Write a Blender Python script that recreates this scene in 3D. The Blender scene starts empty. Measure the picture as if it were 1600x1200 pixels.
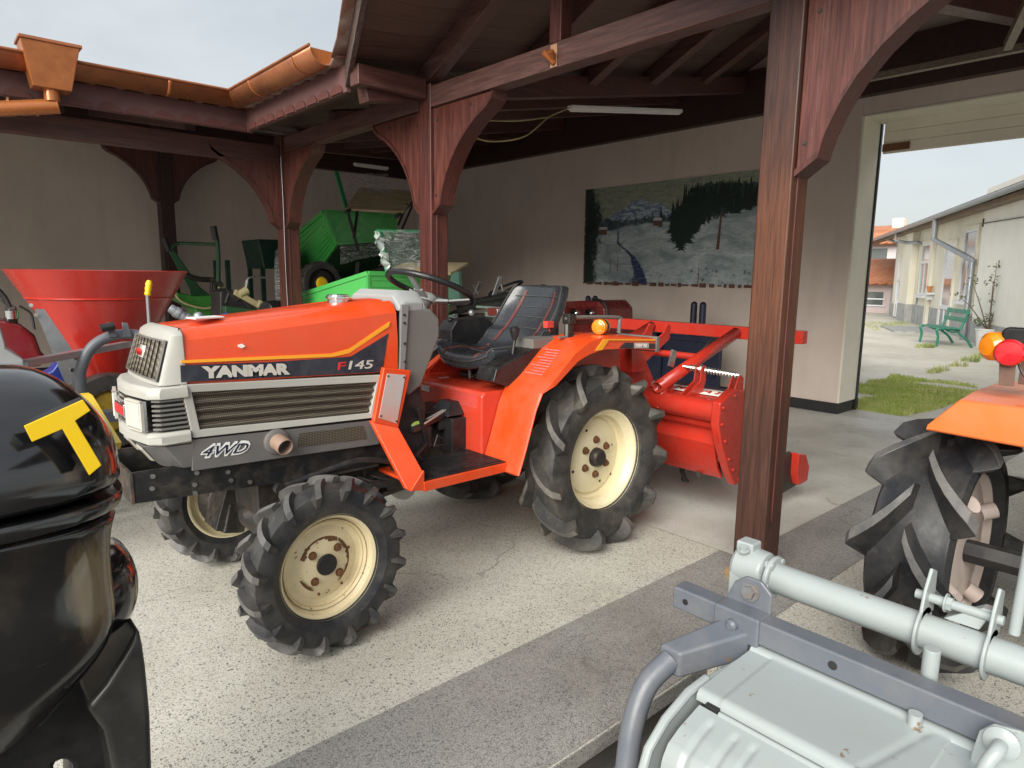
import bpy, bmesh, math, random
from mathutils import Vector, Matrix, Euler, noise
R = math.radians
random.seed(7)
scene = bpy.context.scene
COL = scene.collection

# ------------------------------------------------------------------ camera
H = 1.40
YAW, PITCH, ROLL, FPX = R(48.303), R(9.236), R(0.678), 1043.5
_f = Vector((math.cos(PITCH)*math.cos(YAW), math.cos(PITCH)*math.sin(YAW), -math.sin(PITCH)))
_r0 = Vector((math.sin(YAW), -math.cos(YAW), 0)); _u0 = _r0.cross(_f)
_r = _r0*math.cos(ROLL) + _u0*math.sin(ROLL); _u = _u0*math.cos(ROLL) - _r0*math.sin(ROLL)
CAM = Vector((0, 0, H))
cd = bpy.data.cameras.new('camera'); cam = bpy.data.objects.new('camera', cd); COL.objects.link(cam)
cam.matrix_world = Matrix(((_r.x, _u.x, -_f.x, 0), (_r.y, _u.y, -_f.y, 0), (_r.z, _u.z, -_f.z, H), (0, 0, 0, 1)))
cd.sensor_width = 36; cd.lens = FPX/1600*36; cd.clip_start = 0.05; cd.clip_end = 500
scene.camera = cam

# ------------------------------------------------------------------ world, sun, exposure
scene.view_settings.view_transform = 'Standard'; scene.view_settings.look = 'None'
scene.view_settings.gamma = 1; scene.view_settings.exposure = EXPOSURE = 1.55
SUN_EL, SUN_AZ = 30, 203          # azimuth measured from +X towards +Y, pointing at the sun
w = bpy.data.worlds.new('World'); scene.world = w; w.use_nodes = True
nt = w.node_tree; nt.nodes.clear()
def N(t, k, **kw):
    n = t.nodes.new(k)
    for a, b in kw.items(): setattr(n, a, b)
    return n
out = N(nt, 'ShaderNodeOutputWorld'); bg = N(nt, 'ShaderNodeBackground'); bg.inputs[1].default_value = 0.064
sky = N(nt, 'ShaderNodeTexSky', sky_type='NISHITA', sun_disc=False)
sky.sun_elevation = R(SUN_EL); sky.sun_rotation = R(90-SUN_AZ); sky.air_density = 1.2; sky.dust_density = 3
tc = N(nt, 'ShaderNodeTexCoord')
sep = N(nt, 'ShaderNodeSeparateXYZ'); nt.links.new(tc.outputs['Generated'], sep.inputs[0])
# flatten the direction onto a cloud layer so that clouds shrink towards the horizon
zz = N(nt, 'ShaderNodeMath', operation='ADD'); zz.inputs[1].default_value = 0.25; nt.links.new(sep.outputs[2], zz.inputs[0])
dv = N(nt, 'ShaderNodeVectorMath', operation='DIVIDE'); cx = N(nt, 'ShaderNodeCombineXYZ')
nt.links.new(tc.outputs['Generated'], dv.inputs[0])
for i in range(3): nt.links.new(zz.outputs[0], cx.inputs[i])
nt.links.new(cx.outputs[0], dv.inputs[1])
n1 = N(nt, 'ShaderNodeTexNoise'); n1.inputs['Scale'].default_value = 2.3; n1.inputs['Detail'].default_value = 7; n1.inputs['Roughness'].default_value = .52; n1.inputs['Distortion'].default_value = .35
mpw = N(nt, 'ShaderNodeMapping'); mpw.inputs['Location'].default_value = (3.1, 1.7, 0); nt.links.new(dv.outputs[0], mpw.inputs[0]); nt.links.new(mpw.outputs[0], n1.inputs['Vector'])
cr = N(nt, 'ShaderNodeValToRGB'); cr.color_ramp.elements[0].position = .34; cr.color_ramp.elements[1].position = .66
cr.color_ramp.elements[0].color = (3.2, 3.42, 3.62, 1); cr.color_ramp.elements[1].color = (4.15, 4.3, 4.45, 1)
nt.links.new(n1.outputs[0], cr.inputs[0])
mx = N(nt, 'ShaderNodeMixRGB'); mx.inputs[0].default_value = .86
hz = N(nt, 'ShaderNodeMapRange'); hz.inputs[1].default_value = .10; hz.inputs[2].default_value = .42; hz.inputs[3].default_value = .85; hz.inputs[4].default_value = 0; nt.links.new(sep.outputs[2], hz.inputs[0])
hm = N(nt, 'ShaderNodeMixRGB'); hm.inputs[2].default_value = (3.95, 4.2, 4.28, 1); nt.links.new(hz.outputs[0], hm.inputs[0]); nt.links.new(cr.outputs[0], hm.inputs[1])
nt.links.new(sky.outputs[0], mx.inputs[1]); nt.links.new(hm.outputs[0], mx.inputs[2])
nt.links.new(mx.outputs[0], bg.inputs[0]); nt.links.new(bg.outputs[0], out.inputs[0])
sl = bpy.data.lights.new('sun', 'SUN'); sun = bpy.data.objects.new('sun', sl); COL.objects.link(sun)
sl.energy = 1.85; sl.angle = R(45); sl.color = (1, .965, .90)
sd = Vector((math.cos(R(SUN_EL))*math.cos(R(SUN_AZ)), math.cos(R(SUN_EL))*math.sin(R(SUN_AZ)), math.sin(R(SUN_EL))))
sun.rotation_euler = sd.to_track_quat('Z', 'Y').to_euler()

# ------------------------------------------------------------------ measuring helpers (photo pixel -> point on a real plane)
def ray(px, py): return _f + _r*((px-800)/FPX) - _u*((py-600)/FPX)
def on(ax, v, px, py):
    d = ray(px, py); i = 'xyz'.index(ax); t = (v-CAM[i])/d[i]; return CAM + d*t
def Yp(v, *pts): return [(p.x, p.z) for p in (on('y', v, *q) for q in pts)]     # XZ pairs on plane y=v
def Xp(v, *pts): return [(p.y, p.z) for p in (on('x', v, *q) for q in pts)]     # YZ pairs on plane x=v
def Zp(v, *pts): return [(p.x, p.y) for p in (on('z', v, *q) for q in pts)]

# ------------------------------------------------------------------ mesh builder
class MB:
    def __init__(s): s.v = []; s.f = []; s.alt = []
    def add(s, v, f):
        b = len(s.v); s.v += [Vector(a) for a in v]; s.f += [tuple(i+b for i in q) for q in f]; return s
    def bx(s, x0, x1, y0, y1, z0, z1):
        v = [(x, y, z) for x in (x0, x1) for y in (y0, y1) for z in (z0, z1)]
        return s.add(v, [(0,1,3,2),(4,6,7,5),(0,4,5,1),(2,3,7,6),(0,2,6,4),(1,5,7,3)])
    def cbox(s, c, d, rot=(0,0,0)):
        m = Euler(rot).to_matrix(); c = Vector(c); h = [a/2 for a in d]
        v = [c + m @ Vector((x*h[0], y*h[1], z*h[2])) for x in (-1,1) for y in (-1,1) for z in (-1,1)]
        return s.add(v, [(0,1,3,2),(4,6,7,5),(0,4,5,1),(2,3,7,6),(0,2,6,4),(1,5,7,3)])
    def beam(s, a, b, w, h, up=(0,0,1)):
        a = Vector(a); b = Vector(b); d = (b-a).normalized(); sx = d.cross(Vector(up))
        if sx.length < 1e-4: sx = d.cross(Vector((1,0,0)))
        sx.normalize(); uz = sx.cross(d)
        v = [p + sx*(i*w/2) + uz*(j*h/2) for p in (a, b) for i in (-1,1) for j in (-1,1)]
        return s.add(v, [(0,1,3,2),(4,6,7,5),(0,4,5,1),(2,3,7,6),(0,2,6,4),(1,5,7,3)])
    def prism(s, pts, ax, a, b):            # pts 2D polygon, extruded along axis from a to b
        n = len(pts)
        def mk(p, t):
            return {'y': (p[0], t, p[1]), 'x': (t, p[0], p[1]), 'z': (p[0], p[1], t)}[ax]
        v = [mk(p, a) for p in pts] + [mk(p, b) for p in pts]
        f = [tuple(range(n)), tuple(range(2*n-1, n-1, -1))] + [(i, (i+1) % n, n+(i+1) % n, n+i) for i in range(n)]
        return s.add(v, f)
    def loft(s, rings, cap=True, closed=True):
        b = len(s.v); n = len(rings[0]); s.v += [Vector(p) for r in rings for p in r]
        for k in range(len(rings)-1):
            for i in range(n if closed else n-1):
                j = (i+1) % n; s.f.append((b+k*n+i, b+k*n+j, b+(k+1)*n+j, b+(k+1)*n+i))
        if cap and closed:
            s.f.append(tuple(b+i for i in range(n))); s.f.append(tuple(b+(len(rings)-1)*n+i for i in reversed(range(n))))
        return s
    def tube(s, pts, r, n=10, cap=True, hollow=0):
        pts = [Vector(p) for p in pts]; rings = []; prev = None
        rr = r if isinstance(r, (list, tuple)) else [r]*len(pts)
        for i, p in enumerate(pts):
            t = ((pts[i+1]-p).normalized() if i < len(pts)-1 else Vector()) + ((p-pts[i-1]).normalized() if i else Vector()); t.normalize()
            if prev is None:
                a = t.cross(Vector((0,0,1)));
                if a.length < .1: a = t.cross(Vector((1,0,0)))
            else: a = prev - t*prev.dot(t)
            a.normalize(); prev = a; b = t.cross(a)
            rings.append([p + (a*math.cos(2*math.pi*k/n) + b*math.sin(2*math.pi*k/n))*rr[i] for k in range(n)])
        return s.loft(rings, cap)
    def lathe(s, prof, o=(0,0,0), ax=(0,0,1), n=32, cap=True):   # prof (radius, height along ax)
        o = Vector(o); ax = Vector(ax).normalized(); a = ax.orthogonal().normalized(); b = ax.cross(a)
        rings = [[o + ax*h + (a*math.cos(2*math.pi*k/n) + b*math.sin(2*math.pi*k/n))*max(r, 1e-4) for k in range(n)] for r, h in prof]
        return s.loft(rings, cap)
    def disc(s, o, ax, r, h, n=16): return s.lathe([(r, 0), (r, h)], o, ax, n)
    def hexbolt(s, o, ax, r=.011, h=.009):
        s.lathe([(r*1.35, 0), (r*1.35, h*.25)], o, ax, 14); return s.lathe([(r, h*.25), (r, h)], o, ax, 6)
    def sphere(s, c, r, n=12, sc=(1,1,1)):
        c = Vector(c)
        rings = [[c + Vector((math.cos(2*math.pi*k/n)*math.sin(a)*r*sc[0], math.sin(2*math.pi*k/n)*math.sin(a)*r*sc[1], math.cos(a)*r*sc[2])) for k in range(n)]
                 for a in [math.pi*(i+.02)/(n//2+.04) for i in range(n//2+1)]]
        return s.loft(rings)
    def quad(s, *p): return s.add(p, [tuple(range(len(p)))])
    def grid(s, fn, nu, nv):
        b = len(s.v); s.v += [Vector(fn(i/nu, j/nv)) for j in range(nv+1) for i in range(nu+1)]
        s.f += [(b+j*(nu+1)+i, b+j*(nu+1)+i+1, b+(j+1)*(nu+1)+i+1, b+(j+1)*(nu+1)+i) for j in range(nv) for i in range(nu)]; return s
    def xf(s, M, start=0):
        for i in range(start, len(s.v)): s.v[i] = M @ s.v[i]
        return s
    def build(s, name, m, parent=None, bev=0, ang=35, seg=2, sub=0, solid=0, m2=None):
        me = bpy.data.meshes.new(name); me.from_pydata([tuple(v) for v in s.v], [], s.f)
        bm = bmesh.new(); bm.from_mesh(me)
        if sub or solid: bmesh.ops.remove_doubles(bm, verts=bm.verts, dist=1e-5)
        bmesh.ops.recalc_face_normals(bm, faces=bm.faces); bm.to_mesh(me); bm.free()
        me.materials.append(m)
        if m2 is not None:
            me.materials.append(m2)
            for k in s.alt: me.polygons[k].material_index = 1
        for p in me.polygons: p.use_smooth = True
        if not sub: me.set_sharp_from_angle(angle=R(ang))
        o = bpy.data.objects.new(name, me); COL.objects.link(o)
        if parent is not None:
            o.parent = parent; o.matrix_parent_inverse = WM[parent.name].inverted()
        WM[o.name] = Matrix()
        if solid:
            q = o.modifiers.new('solid', 'SOLIDIFY'); q.thickness = solid; q.offset = 0
        if sub:
            q = o.modifiers.new('sub', 'SUBSURF'); q.levels = sub; q.render_levels = sub
        if bev:
            q = o.modifiers.new('bev', 'BEVEL'); q.width = bev; q.segments = seg; q.limit_method = 'ANGLE'; q.angle_limit = R(38); q.harden_normals = True
        return o
WM = {}
def tag(o, label, cat, group=None):
    o['label'] = label; o['category'] = cat
    if group: o['group'] = group
    return o
def thing(name, label, cat, loc=(0,0,0), group=None, rz=0):
    o = bpy.data.objects.new(name, None); COL.objects.link(o); o.empty_display_size = .1
    o.location = loc; o.rotation_euler = (0, 0, rz); WM[o.name] = Matrix.Translation(loc) @ Matrix.Rotation(rz, 4, 'Z')
    return tag(o, label, cat, group)
def local(o):                       # children built in the thing's own space
    WM[o.name] = Matrix(); return o
def struct(o, k='structure'): o['kind'] = k; return o
def copy_tree(o, parent=None):
    c = o.copy(); COL.objects.link(c)
    if parent is not None: c.parent = parent
    WM[c.name] = WM[o.name]
    for ch in list(o.children): copy_tree(ch, c)
    return c
def text(name, s, m, size, loc, rot, parent, ext=.001, off=0, shear=0, sx=1, align='LEFT', sy=1):
    cu = bpy.data.curves.new(name, 'FONT'); cu.body = s; cu.size = size; cu.extrude = ext; cu.offset = off*size; cu.shear = shear
    cu.align_x = align; cu.resolution_u = 3
    o = bpy.data.objects.new(name, cu); COL.objects.link(o)
    bpy.context.view_layer.update()
    me = bpy.data.meshes.new_from_object(o.evaluated_get(bpy.context.evaluated_depsgraph_get()))
    bpy.data.objects.remove(o)
    me.name = name
    rm = rot if isinstance(rot, Matrix) else Euler(rot).to_matrix().to_4x4()
    me.transform(Matrix.Translation(loc) @ rm @ Matrix.Diagonal((sx, sy, 1, 1)))
    me.materials.clear(); me.materials.append(m)
    t = bpy.data.objects.new(name, me); COL.objects.link(t)
    if parent is not None: t.parent = parent; t.matrix_parent_inverse = WM[parent.name].inverted()
    WM[t.name] = Matrix(); return t
def arc(c, r, a0, a1, n, pl='xz'):
    q = []
    for i in range(n+1):
        a = R(a0 + (a1-a0)*i/n); u, v = r*math.cos(a), r*math.sin(a)
        q.append({'xz': (c[0]+u, c[1], c[2]+v), 'yz': (c[0], c[1]+u, c[2]+v), 'xy': (c[0]+u, c[1]+v, c[2])}[pl])
    return q
def smooth(pts, n=5):               # Catmull-Rom
    P = [Vector(p) for p in pts]; P = [P[0]*2-P[1]] + P + [P[-1]*2-P[-2]]; q = []
    for i in range(1, len(P)-2):
        for k in range(n):
            t = k/n
            q.append(.5*((2*P[i]) + (P[i+1]-P[i-1])*t + (2*P[i-1]-5*P[i]+4*P[i+1]-P[i+2])*t*t + (3*P[i]-P[i-1]-3*P[i+1]+P[i+2])*t**3))
    return q + [P[-2]]

# ------------------------------------------------------------------ materials
def newmat(name):
    m = bpy.data.materials.new(name); m.use_nodes = True; t = m.node_tree; b = t.nodes['Principled BSDF']
    c = N(t, 'ShaderNodeTexCoord'); return m, t, b, c.outputs['Object']
def noise_n(t, vec, scale, detail=4, rough=.55, stretch=None, dist=0):
    n = N(t, 'ShaderNodeTexNoise'); n.inputs['Scale'].default_value = scale; n.inputs['Detail'].default_value = detail
    n.inputs['Roughness'].default_value = rough; n.inputs['Distortion'].default_value = dist
    if stretch:
        mp = N(t, 'ShaderNodeMapping'); mp.inputs['Scale'].default_value = stretch; t.links.new(vec, mp.inputs[0]); vec = mp.outputs[0]
    t.links.new(vec, n.inputs['Vector']); return n.outputs[0]
def ramp(t, src, stops):
    r = N(t, 'ShaderNodeValToRGB'); e = r.color_ramp.elements
    while len(e) < len(stops): e.new(.5)
    for x, (p, c) in zip(e, stops): x.position = p; x.color = (*c, 1) if isinstance(c, (tuple, list)) else (c, c, c, 1)
    t.links.new(src, r.inputs[0]); return r.outputs[0]
def mixc(t, fac, a, b, mode='MIX'):
    m = N(t, 'ShaderNodeMixRGB', blend_type=mode)
    for i, x in ((0, fac), (1, a), (2, b)):
        if isinstance(x, (int, float)): m.inputs[i].default_value = x
        elif isinstance(x, tuple): m.inputs[i].default_value = (*x, 1)
        else: t.links.new(x, m.inputs[i])
    return m.outputs[0]
def mul(t, a, b, op='MULTIPLY'):
    m = N(t, 'ShaderNodeMath', operation=op)
    for i, x in enumerate((a, b)):
        if isinstance(x, (int, float)): m.inputs[i].default_value = x
        else: t.links.new(x, m.inputs[i])
    return m.outputs[0]
def bump(t, b, src, strength=.3, dist=.01):
    n = N(t, 'ShaderNodeBump'); n.inputs['Strength'].default_value = strength; n.inputs['Distance'].default_value = dist
    t.links.new(src, n.inputs['Height']); t.links.new(n.outputs[0], b.inputs['Normal'])
def paint(name, col, rough=.35, metal=0, dirt=.25, dirtcol=(.16,.13,.10), scale=9, coat=0, bumpy=.04, spots=0, spotcol=(.12,.05,.02), rv=.15, spec=.5):
    m, t, b, v = newmat(name)
    n = noise_n(t, v, scale, 6, .65)
    f = ramp(t, n, [(.45, 0), (.78, dirt)])
    c = mixc(t, f, col, dirtcol)
    sc_n = noise_n(t, v, 3, 6, .8, (2, 9, 34), .5); c = mixc(t, ramp(t, sc_n, [(.63, 0), (.66, dirt*.7)]), c, dirtcol)
    if spots:
        s = ramp(t, noise_n(t, v, scale*2.7, 5, .7), [(.66-.08*spots, 0), (.70-.08*spots, 1)]); c = mixc(t, s, c, spotcol)
    t.links.new(c, b.inputs['Base Color'])
    r = ramp(t, noise_n(t, v, scale*2, 4), [(.3, max(rough-rv, .03)), (.75, min(rough+rv, 1))]); t.links.new(r, b.inputs['Roughness'])
    b.inputs['Metallic'].default_value = metal; b.inputs['Coat Weight'].default_value = coat; b.inputs['Coat Roughness'].default_value = .12
    b.inputs['Specular IOR Level'].default_value = spec
    if bumpy: bump(t, b, noise_n(t, v, scale*5, 3), bumpy, .01)
    return m
def wood(name, dark, light, axis='z', wear=.15, wearcol=(.42,.36,.33), scale=1, rough=.5, warmlow=None):
    m, t, b, v = newmat(name)
    st = {'z': (22, 22, 1.1), 'x': (1.1, 22, 22), 'y': (22, 1.1, 22)}[axis]; st = tuple(a*scale for a in st)
    g = noise_n(t, v, 1.6, 8, .6, st, .8)
    c = mixc(t, ramp(t, g, [(.35, 0), (.65, 1)]), dark, light)
    big = noise_n(t, v, 2.2, 3, .5, tuple(.5 if a > 5 else .25 for a in st))
    c = mixc(t, ramp(t, big, [(.35, 0), (.7, .55)]), c, dark)
    if warmlow:
        sp = N(t, 'ShaderNodeSeparateXYZ'); t.links.new(v, sp.inputs[0])
        zf = N(t, 'ShaderNodeMapRange'); zf.inputs[1].default_value = 0; zf.inputs[2].default_value = 3; t.links.new(sp.outputs[2], zf.inputs[0])
        w4 = warmlow[0]; zr = ramp(t, zf.outputs[0], [(w4[0]/3, .12), (w4[1]/3, .8), (w4[2]/3, 1), (w4[3]/3, .1)])
        c = mixc(t, mul(t, zr, ramp(t, g, [(.25, .35), (.6, 1)])), c, warmlow[1])
    # knots
    vo = N(t, 'ShaderNodeTexVoronoi'); vo.inputs['Scale'].default_value = 2.6*scale; mp = N(t, 'ShaderNodeMapping'); mp.inputs['Scale'].default_value = {'z': (1.6,1.6,.8), 'x': (.8,1.6,1.6), 'y': (1.6,.8,1.6)}[axis]
    t.links.new(v, mp.inputs[0]); t.links.new(mp.outputs[0], vo.inputs['Vector'])
    c = mixc(t, ramp(t, vo.outputs['Distance'], [(.03, .85), (.07, 0)]), c, tuple(x*.35 for x in dark))
    wn = noise_n(t, v, 3, 8, .7, tuple(a*.35 for a in st))
    wf = ramp(t, wn, [(.58, 0), (.72, wear)])
    c = mixc(t, wf, c, wearcol)
    fine = noise_n(t, v, 4.5, 4, .7, st); c = mixc(t, ramp(t, fine, [(.40, .5), (.55, 0)]), c, tuple(x*.4 for x in dark))
    t.links.new(c, b.inputs['Base Color'])
    t.links.new(ramp(t, g, [(.3, rough-.12), (.8, rough+.15)]), b.inputs['Roughness'])
    b.inputs['Specular IOR Level'].default_value = .6
    bump(t, b, g, .35, .004)
    return m
def terrazzo(name, base, chip, chip2, scale, amount, rough=.6, stain=(.3,.27,.22), stf=.45):
    m, t, b, v = newmat(name)
    c = base
    w1 = N(t, 'ShaderNodeMixRGB'); 
    vv = N(t, 'ShaderNodeVectorMath', operation='ADD'); nn = N(t, 'ShaderNodeTexNoise'); nn.inputs['Scale'].default_value = scale*1.3; nn.inputs['Detail'].default_value = 1
    t.links.new(v, nn.inputs['Vector']); sc = N(t, 'ShaderNodeVectorMath', operation='SCALE'); sc.inputs['Scale'].default_value = .9/scale; t.links.new(nn.outputs['Color'], sc.inputs[0])
    t.links.new(v, vv.inputs[0]); t.links.new(sc.outputs[0], vv.inputs[1])
    for k, (s, a, cc) in enumerate(((1, amount, chip), (1.9, amount*1.15, chip2), (3.3, amount*1.3, chip))):
        vo = N(t, 'ShaderNodeTexVoronoi'); vo.inputs['Scale'].default_value = scale*s; vo.inputs['Randomness'].default_value = 1
        mp = N(t, 'ShaderNodeMapping'); mp.inputs['Location'].default_value = (k*3.3, k*1.7, 0); mp.inputs['Rotation'].default_value = (0, 0, k*.9)
        t.links.new(vv.outputs[0], mp.inputs[0]); t.links.new(mp.outputs[0], vo.inputs['Vector'])
        sep = N(t, 'ShaderNodeSeparateColor'); t.links.new(vo.outputs['Color'], sep.inputs[0])
        thr = mul(t, sep.outputs[0], a); df = mul(t, thr, vo.outputs['Distance'], 'SUBTRACT')
        f = ramp(t, df, [(.02, 0), (.07, 1)])
        c = mixc(t, f, c, cc)
    st = ramp(t, noise_n(t, v, 1.1, 5, .6), [(.42, 0), (.72, stf)]); c = mixc(t, st, c, stain, 'MULTIPLY')
    st2 = ramp(t, noise_n(t, v, 7, 4, .7), [(.4, 0), (.8, stf*.5)]); c = mixc(t, st2, c, stain)
    ve = N(t, 'ShaderNodeTexVoronoi', feature='DISTANCE_TO_EDGE'); ve.inputs['Scale'].default_value = .55; wv_ = N(t, 'ShaderNodeVectorMath', operation='ADD'); nz = N(t, 'ShaderNodeTexNoise'); nz.inputs['Scale'].default_value = 3.5; nz.inputs['Detail'].default_value = 5
    t.links.new(v, nz.inputs['Vector']); sc2 = N(t, 'ShaderNodeVectorMath', operation='SCALE'); sc2.inputs['Scale'].default_value = .35; t.links.new(nz.outputs['Color'], sc2.inputs[0]); t.links.new(v, wv_.inputs[0]); t.links.new(sc2.outputs[0], wv_.inputs[1]); t.links.new(wv_.outputs[0], ve.inputs['Vector'])
    ck = mul(t, ramp(t, ve.outputs['Distance'], [(.0, 1), (.006, 0)]), ramp(t, noise_n(t, v, 1.7, 2), [(.48, 0), (.56, .55)])); c = mixc(t, ck, c, (.10,.09,.08))
    oil = mul(t, ramp(t, noise_n(t, v, .9, 3, .5), [(.58, 0), (.68, 1)]), ramp(t, noise_n(t, v, 9, 6, .75), [(.40, 0), (.62, .40)])); c = mixc(t, oil, c, (.16,.15,.14))
    t.links.new(c, b.inputs['Base Color'])
    t.links.new(ramp(t, noise_n(t, v, 4, 4), [(.3, rough-.15), (.7, rough+.15)]), b.inputs['Roughness'])
    bump(t, b, noise_n(t, v, scale*2, 3), .12, .003)
    return m
def plaster(name, col, stain=(.2,.17,.14), f=.3, sc=1.4, rough=.9, bs=.15):
    m, t, b, v = newmat(name)
    c = mixc(t, ramp(t, noise_n(t, v, sc, 6, .6), [(.4, 0), (.8, f)]), col, stain)
    c = mixc(t, ramp(t, noise_n(t, v, 2, 5, .6, (3, 3, .5)), [(.5, 0), (.8, f*.6)]), c, stain)
    t.links.new(c, b.inputs['Base Color']); b.inputs['Roughness'].default_value = rough
    bump(t, b, noise_n(t, v, 45, 4), bs, .004); return m
def rubber(name, col=(.022,.023,.026), dust=(.20,.18,.15), f=.35, rough=.5):
    m, t, b, v = newmat(name)
    c = mixc(t, ramp(t, noise_n(t, v, 6, 7, .7), [(.42, 0), (.75, f)]), col, dust)
    c = mixc(t, ramp(t, noise_n(t, v, 38, 5, .75), [(.58, 0), (.7, f*.6)]), c, dust)
    ge = N(t, 'ShaderNodeNewGeometry'); c = mixc(t, mul(t, ramp(t, ge.outputs['Pointiness'], [(.515, 0), (.56, 1)]), ramp(t, noise_n(t, v, 16, 4, .7), [(.35, .0), (.7, .35)])), c, tuple(x*.7 for x in dust))
    t.links.new(c, b.inputs['Base Color'])
    t.links.new(ramp(t, noise_n(t, v, 11, 5), [(.3, rough-.14), (.75, rough+.25)]), b.inputs['Roughness'])
    bump(t, b, noise_n(t, v, 60, 4), .12, .004); return m
M = {}
M['orange'] = paint('tractor_orange', (.70,.066,.012), .33, coat=.25, dirt=.26, dirtcol=(.42,.15,.08), scale=6, bumpy=.0)
M['red'] = paint('implement_red', (.50,.032,.018), .32, dirt=.25, coat=.25, dirtcol=(.20,.07,.05), scale=7, bumpy=.02)
M['redbody'] = paint('body_red', (.62,.05,.022), .35, dirt=.28, coat=.2, dirtcol=(.24,.08,.05), scale=6, bumpy=.02)
M['hopper'] = paint('hopper_red', (.50,.026,.015), .3, dirt=.3, coat=.3, dirtcol=(.16,.03,.05), scale=2.5, bumpy=.02)
M['cream'] = paint('rim_cream', (.80,.71,.47), .38, dirt=.25, dirtcol=(.35,.24,.10), scale=7, coat=.2, bumpy=.02)
M['creamrust'] = paint('rim_cream_rusty', (.80,.68,.43), .42, dirt=.3, dirtcol=(.30,.17,.06), scale=9, spots=.2, spotcol=(.09,.04,.015), bumpy=.03)
M['rust'] = paint('rust', (.17,.075,.03), .75, dirt=.6, dirtcol=(.05,.025,.015), scale=22, bumpy=.2)
M['shell'] = paint('nose_grey_white', (.42,.415,.375), .45, dirt=.2, dirtcol=(.25,.22,.17), scale=8, bumpy=.02)
M['grey'] = paint('skirt_grey', (.125,.12,.118), .5, dirt=.35, dirtcol=(.22,.18,.14), scale=9, bumpy=.03)
M['dash'] = paint('dash_grey', (.15,.145,.135), .42, dirt=.2, dirtcol=(.25,.21,.17), scale=5, bumpy=.02)
M['dashtop'] = paint('dash_light_grey', (.33,.34,.335), .45, dirt=.15, dirtcol=(.2,.2,.2), scale=5, bumpy=.02)
M['black'] = paint('black_steel', (.016,.016,.017), .45, dirt=.35, dirtcol=(.09,.07,.055), scale=10, bumpy=.05)
M['engine'] = paint('oily_metal', (.035,.032,.03), .5, metal=.3, dirt=.7, dirtcol=(.12,.09,.065), scale=16, bumpy=.2)
M['steel'] = paint('bare_steel', (.45,.44,.42), .35, metal=.9, dirt=.4, dirtcol=(.2,.16,.12), scale=20)
M['galv'] = paint('galvanised', (.42,.44,.46), .4, metal=.75, dirt=.3, dirtcol=(.28,.29,.30), scale=14)
M['chrome'] = paint('chrome', (.75,.75,.75), .12, metal=1, dirt=.1, scale=20, bumpy=0)
M['plastic'] = paint('black_plastic', (.014,.014,.015), .4, dirt=.25, dirtcol=(.10,.09,.08), scale=9, bumpy=.03)
M['lugtop'] = rubber('lug_top_worn', (.060,.062,.065), (.26,.24,.21), .6, .6); M['lugtop2'] = rubber('lug_top_dusty', (.075,.073,.068), (.27,.25,.21), .8, .7)
M['rubber'] = rubber('tyre_rubber', (.017,.018,.022)); M['rubberold'] = rubber('tyre_rubber_dusty', (.026,.026,.026), (.17,.15,.12), .62, .6)
M['yellow'] = paint('yellow', (.85,.56,.01), .35, dirt=.1, bumpy=0)
M['stripe'] = paint('decal_yellow', (.90,.36,.02), .4, dirt=.1, bumpy=0)
M['decal'] = paint('decal_black', (.022,.024,.035), .4, dirt=.4, dirtcol=(.10,.10,.12), scale=14, bumpy=0)
M['silver'] = paint('badge_silver', (.62,.58,.52), .35, metal=.2, dirt=.2, bumpy=0)
M['white'] = paint('white_paint', (.78,.78,.76), .5, dirt=.15, bumpy=0)
M['badgered'] = paint('badge_red', (.62,.03,.03), .35, dirt=.1, bumpy=0)
M['leather'] = paint('seat_vinyl', (.028,.031,.036), .27, coat=.25, dirt=.2, dirtcol=(.07,.07,.075), scale=12, bumpy=.12, rv=.1)
M['piping'] = paint('seat_red_stripe', (.13,.036,.032), .5, dirt=.3, bumpy=.02)
M['amber'] = paint('amber_lens', (.85,.25,.01), .12, dirt=.15, coat=.8, bumpy=0)
M['redlens'] = paint('red_lens', (.70,.012,.02), .12, dirt=.1, coat=.8, bumpy=0)
M['green'] = paint('trailer_green', (.065,.42,.082), .35, dirt=.2, dirtcol=(.10,.30,.12), scale=6, coat=.2)
M['dkgreen'] = paint('cultivator_green', (.015,.070,.024), .45, dirt=.4, dirtcol=(.05,.07,.04), scale=12)
M['deepgreen'] = paint('spreader_dark_green', (.008,.045,.032), .5, dirt=.2)
M['beige'] = paint('handle_beige', (.42,.37,.19), .5, dirt=.35, dirtcol=(.15,.12,.07), scale=14)
M['ply'] = wood('plywood', (.70,.56,.33), (.82,.70,.46), 'x', .1, scale=.4, rough=.7)
M['blue'] = paint('machine_blue', (.012,.035,.22), .35, dirt=.2)
M['navy'] = paint('navy_steel', (.008,.012,.035), .45, dirt=.25, dirtcol=(.05,.05,.06))
M['tiller'] = paint('tiller_grey_white', (.34,.38,.38), .42, dirt=.22, dirtcol=(.24,.24,.21), scale=6, coat=.15, bumpy=.03, spots=.05, spotcol=(.22,.16,.11))
M['rail'] = paint('rail_grey', (.12,.135,.16), .40, dirt=.45, dirtcol=(.22,.20,.18), scale=9, bumpy=.06, spots=.15, spotcol=(.20,.13,.08))
M['copper'] = paint('copper_brown', (.46,.155,.045), .3, metal=.35, dirt=.6, dirtcol=(.22,.07,.025), scale=8, bumpy=.05, coat=.2)
M['copperworn'] = paint('copper_worn', (.40,.15,.065), .38, metal=.35, dirt=.75, dirtcol=(.13,.05,.035), scale=6, bumpy=.05)
M['post'] = wood('stained_post', (.036,.013,.009), (.082,.029,.018), 'z', .2, (.18,.11,.085), warmlow=((.75,1.15,1.6,2.1), (.135,.045,.018)))
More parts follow.
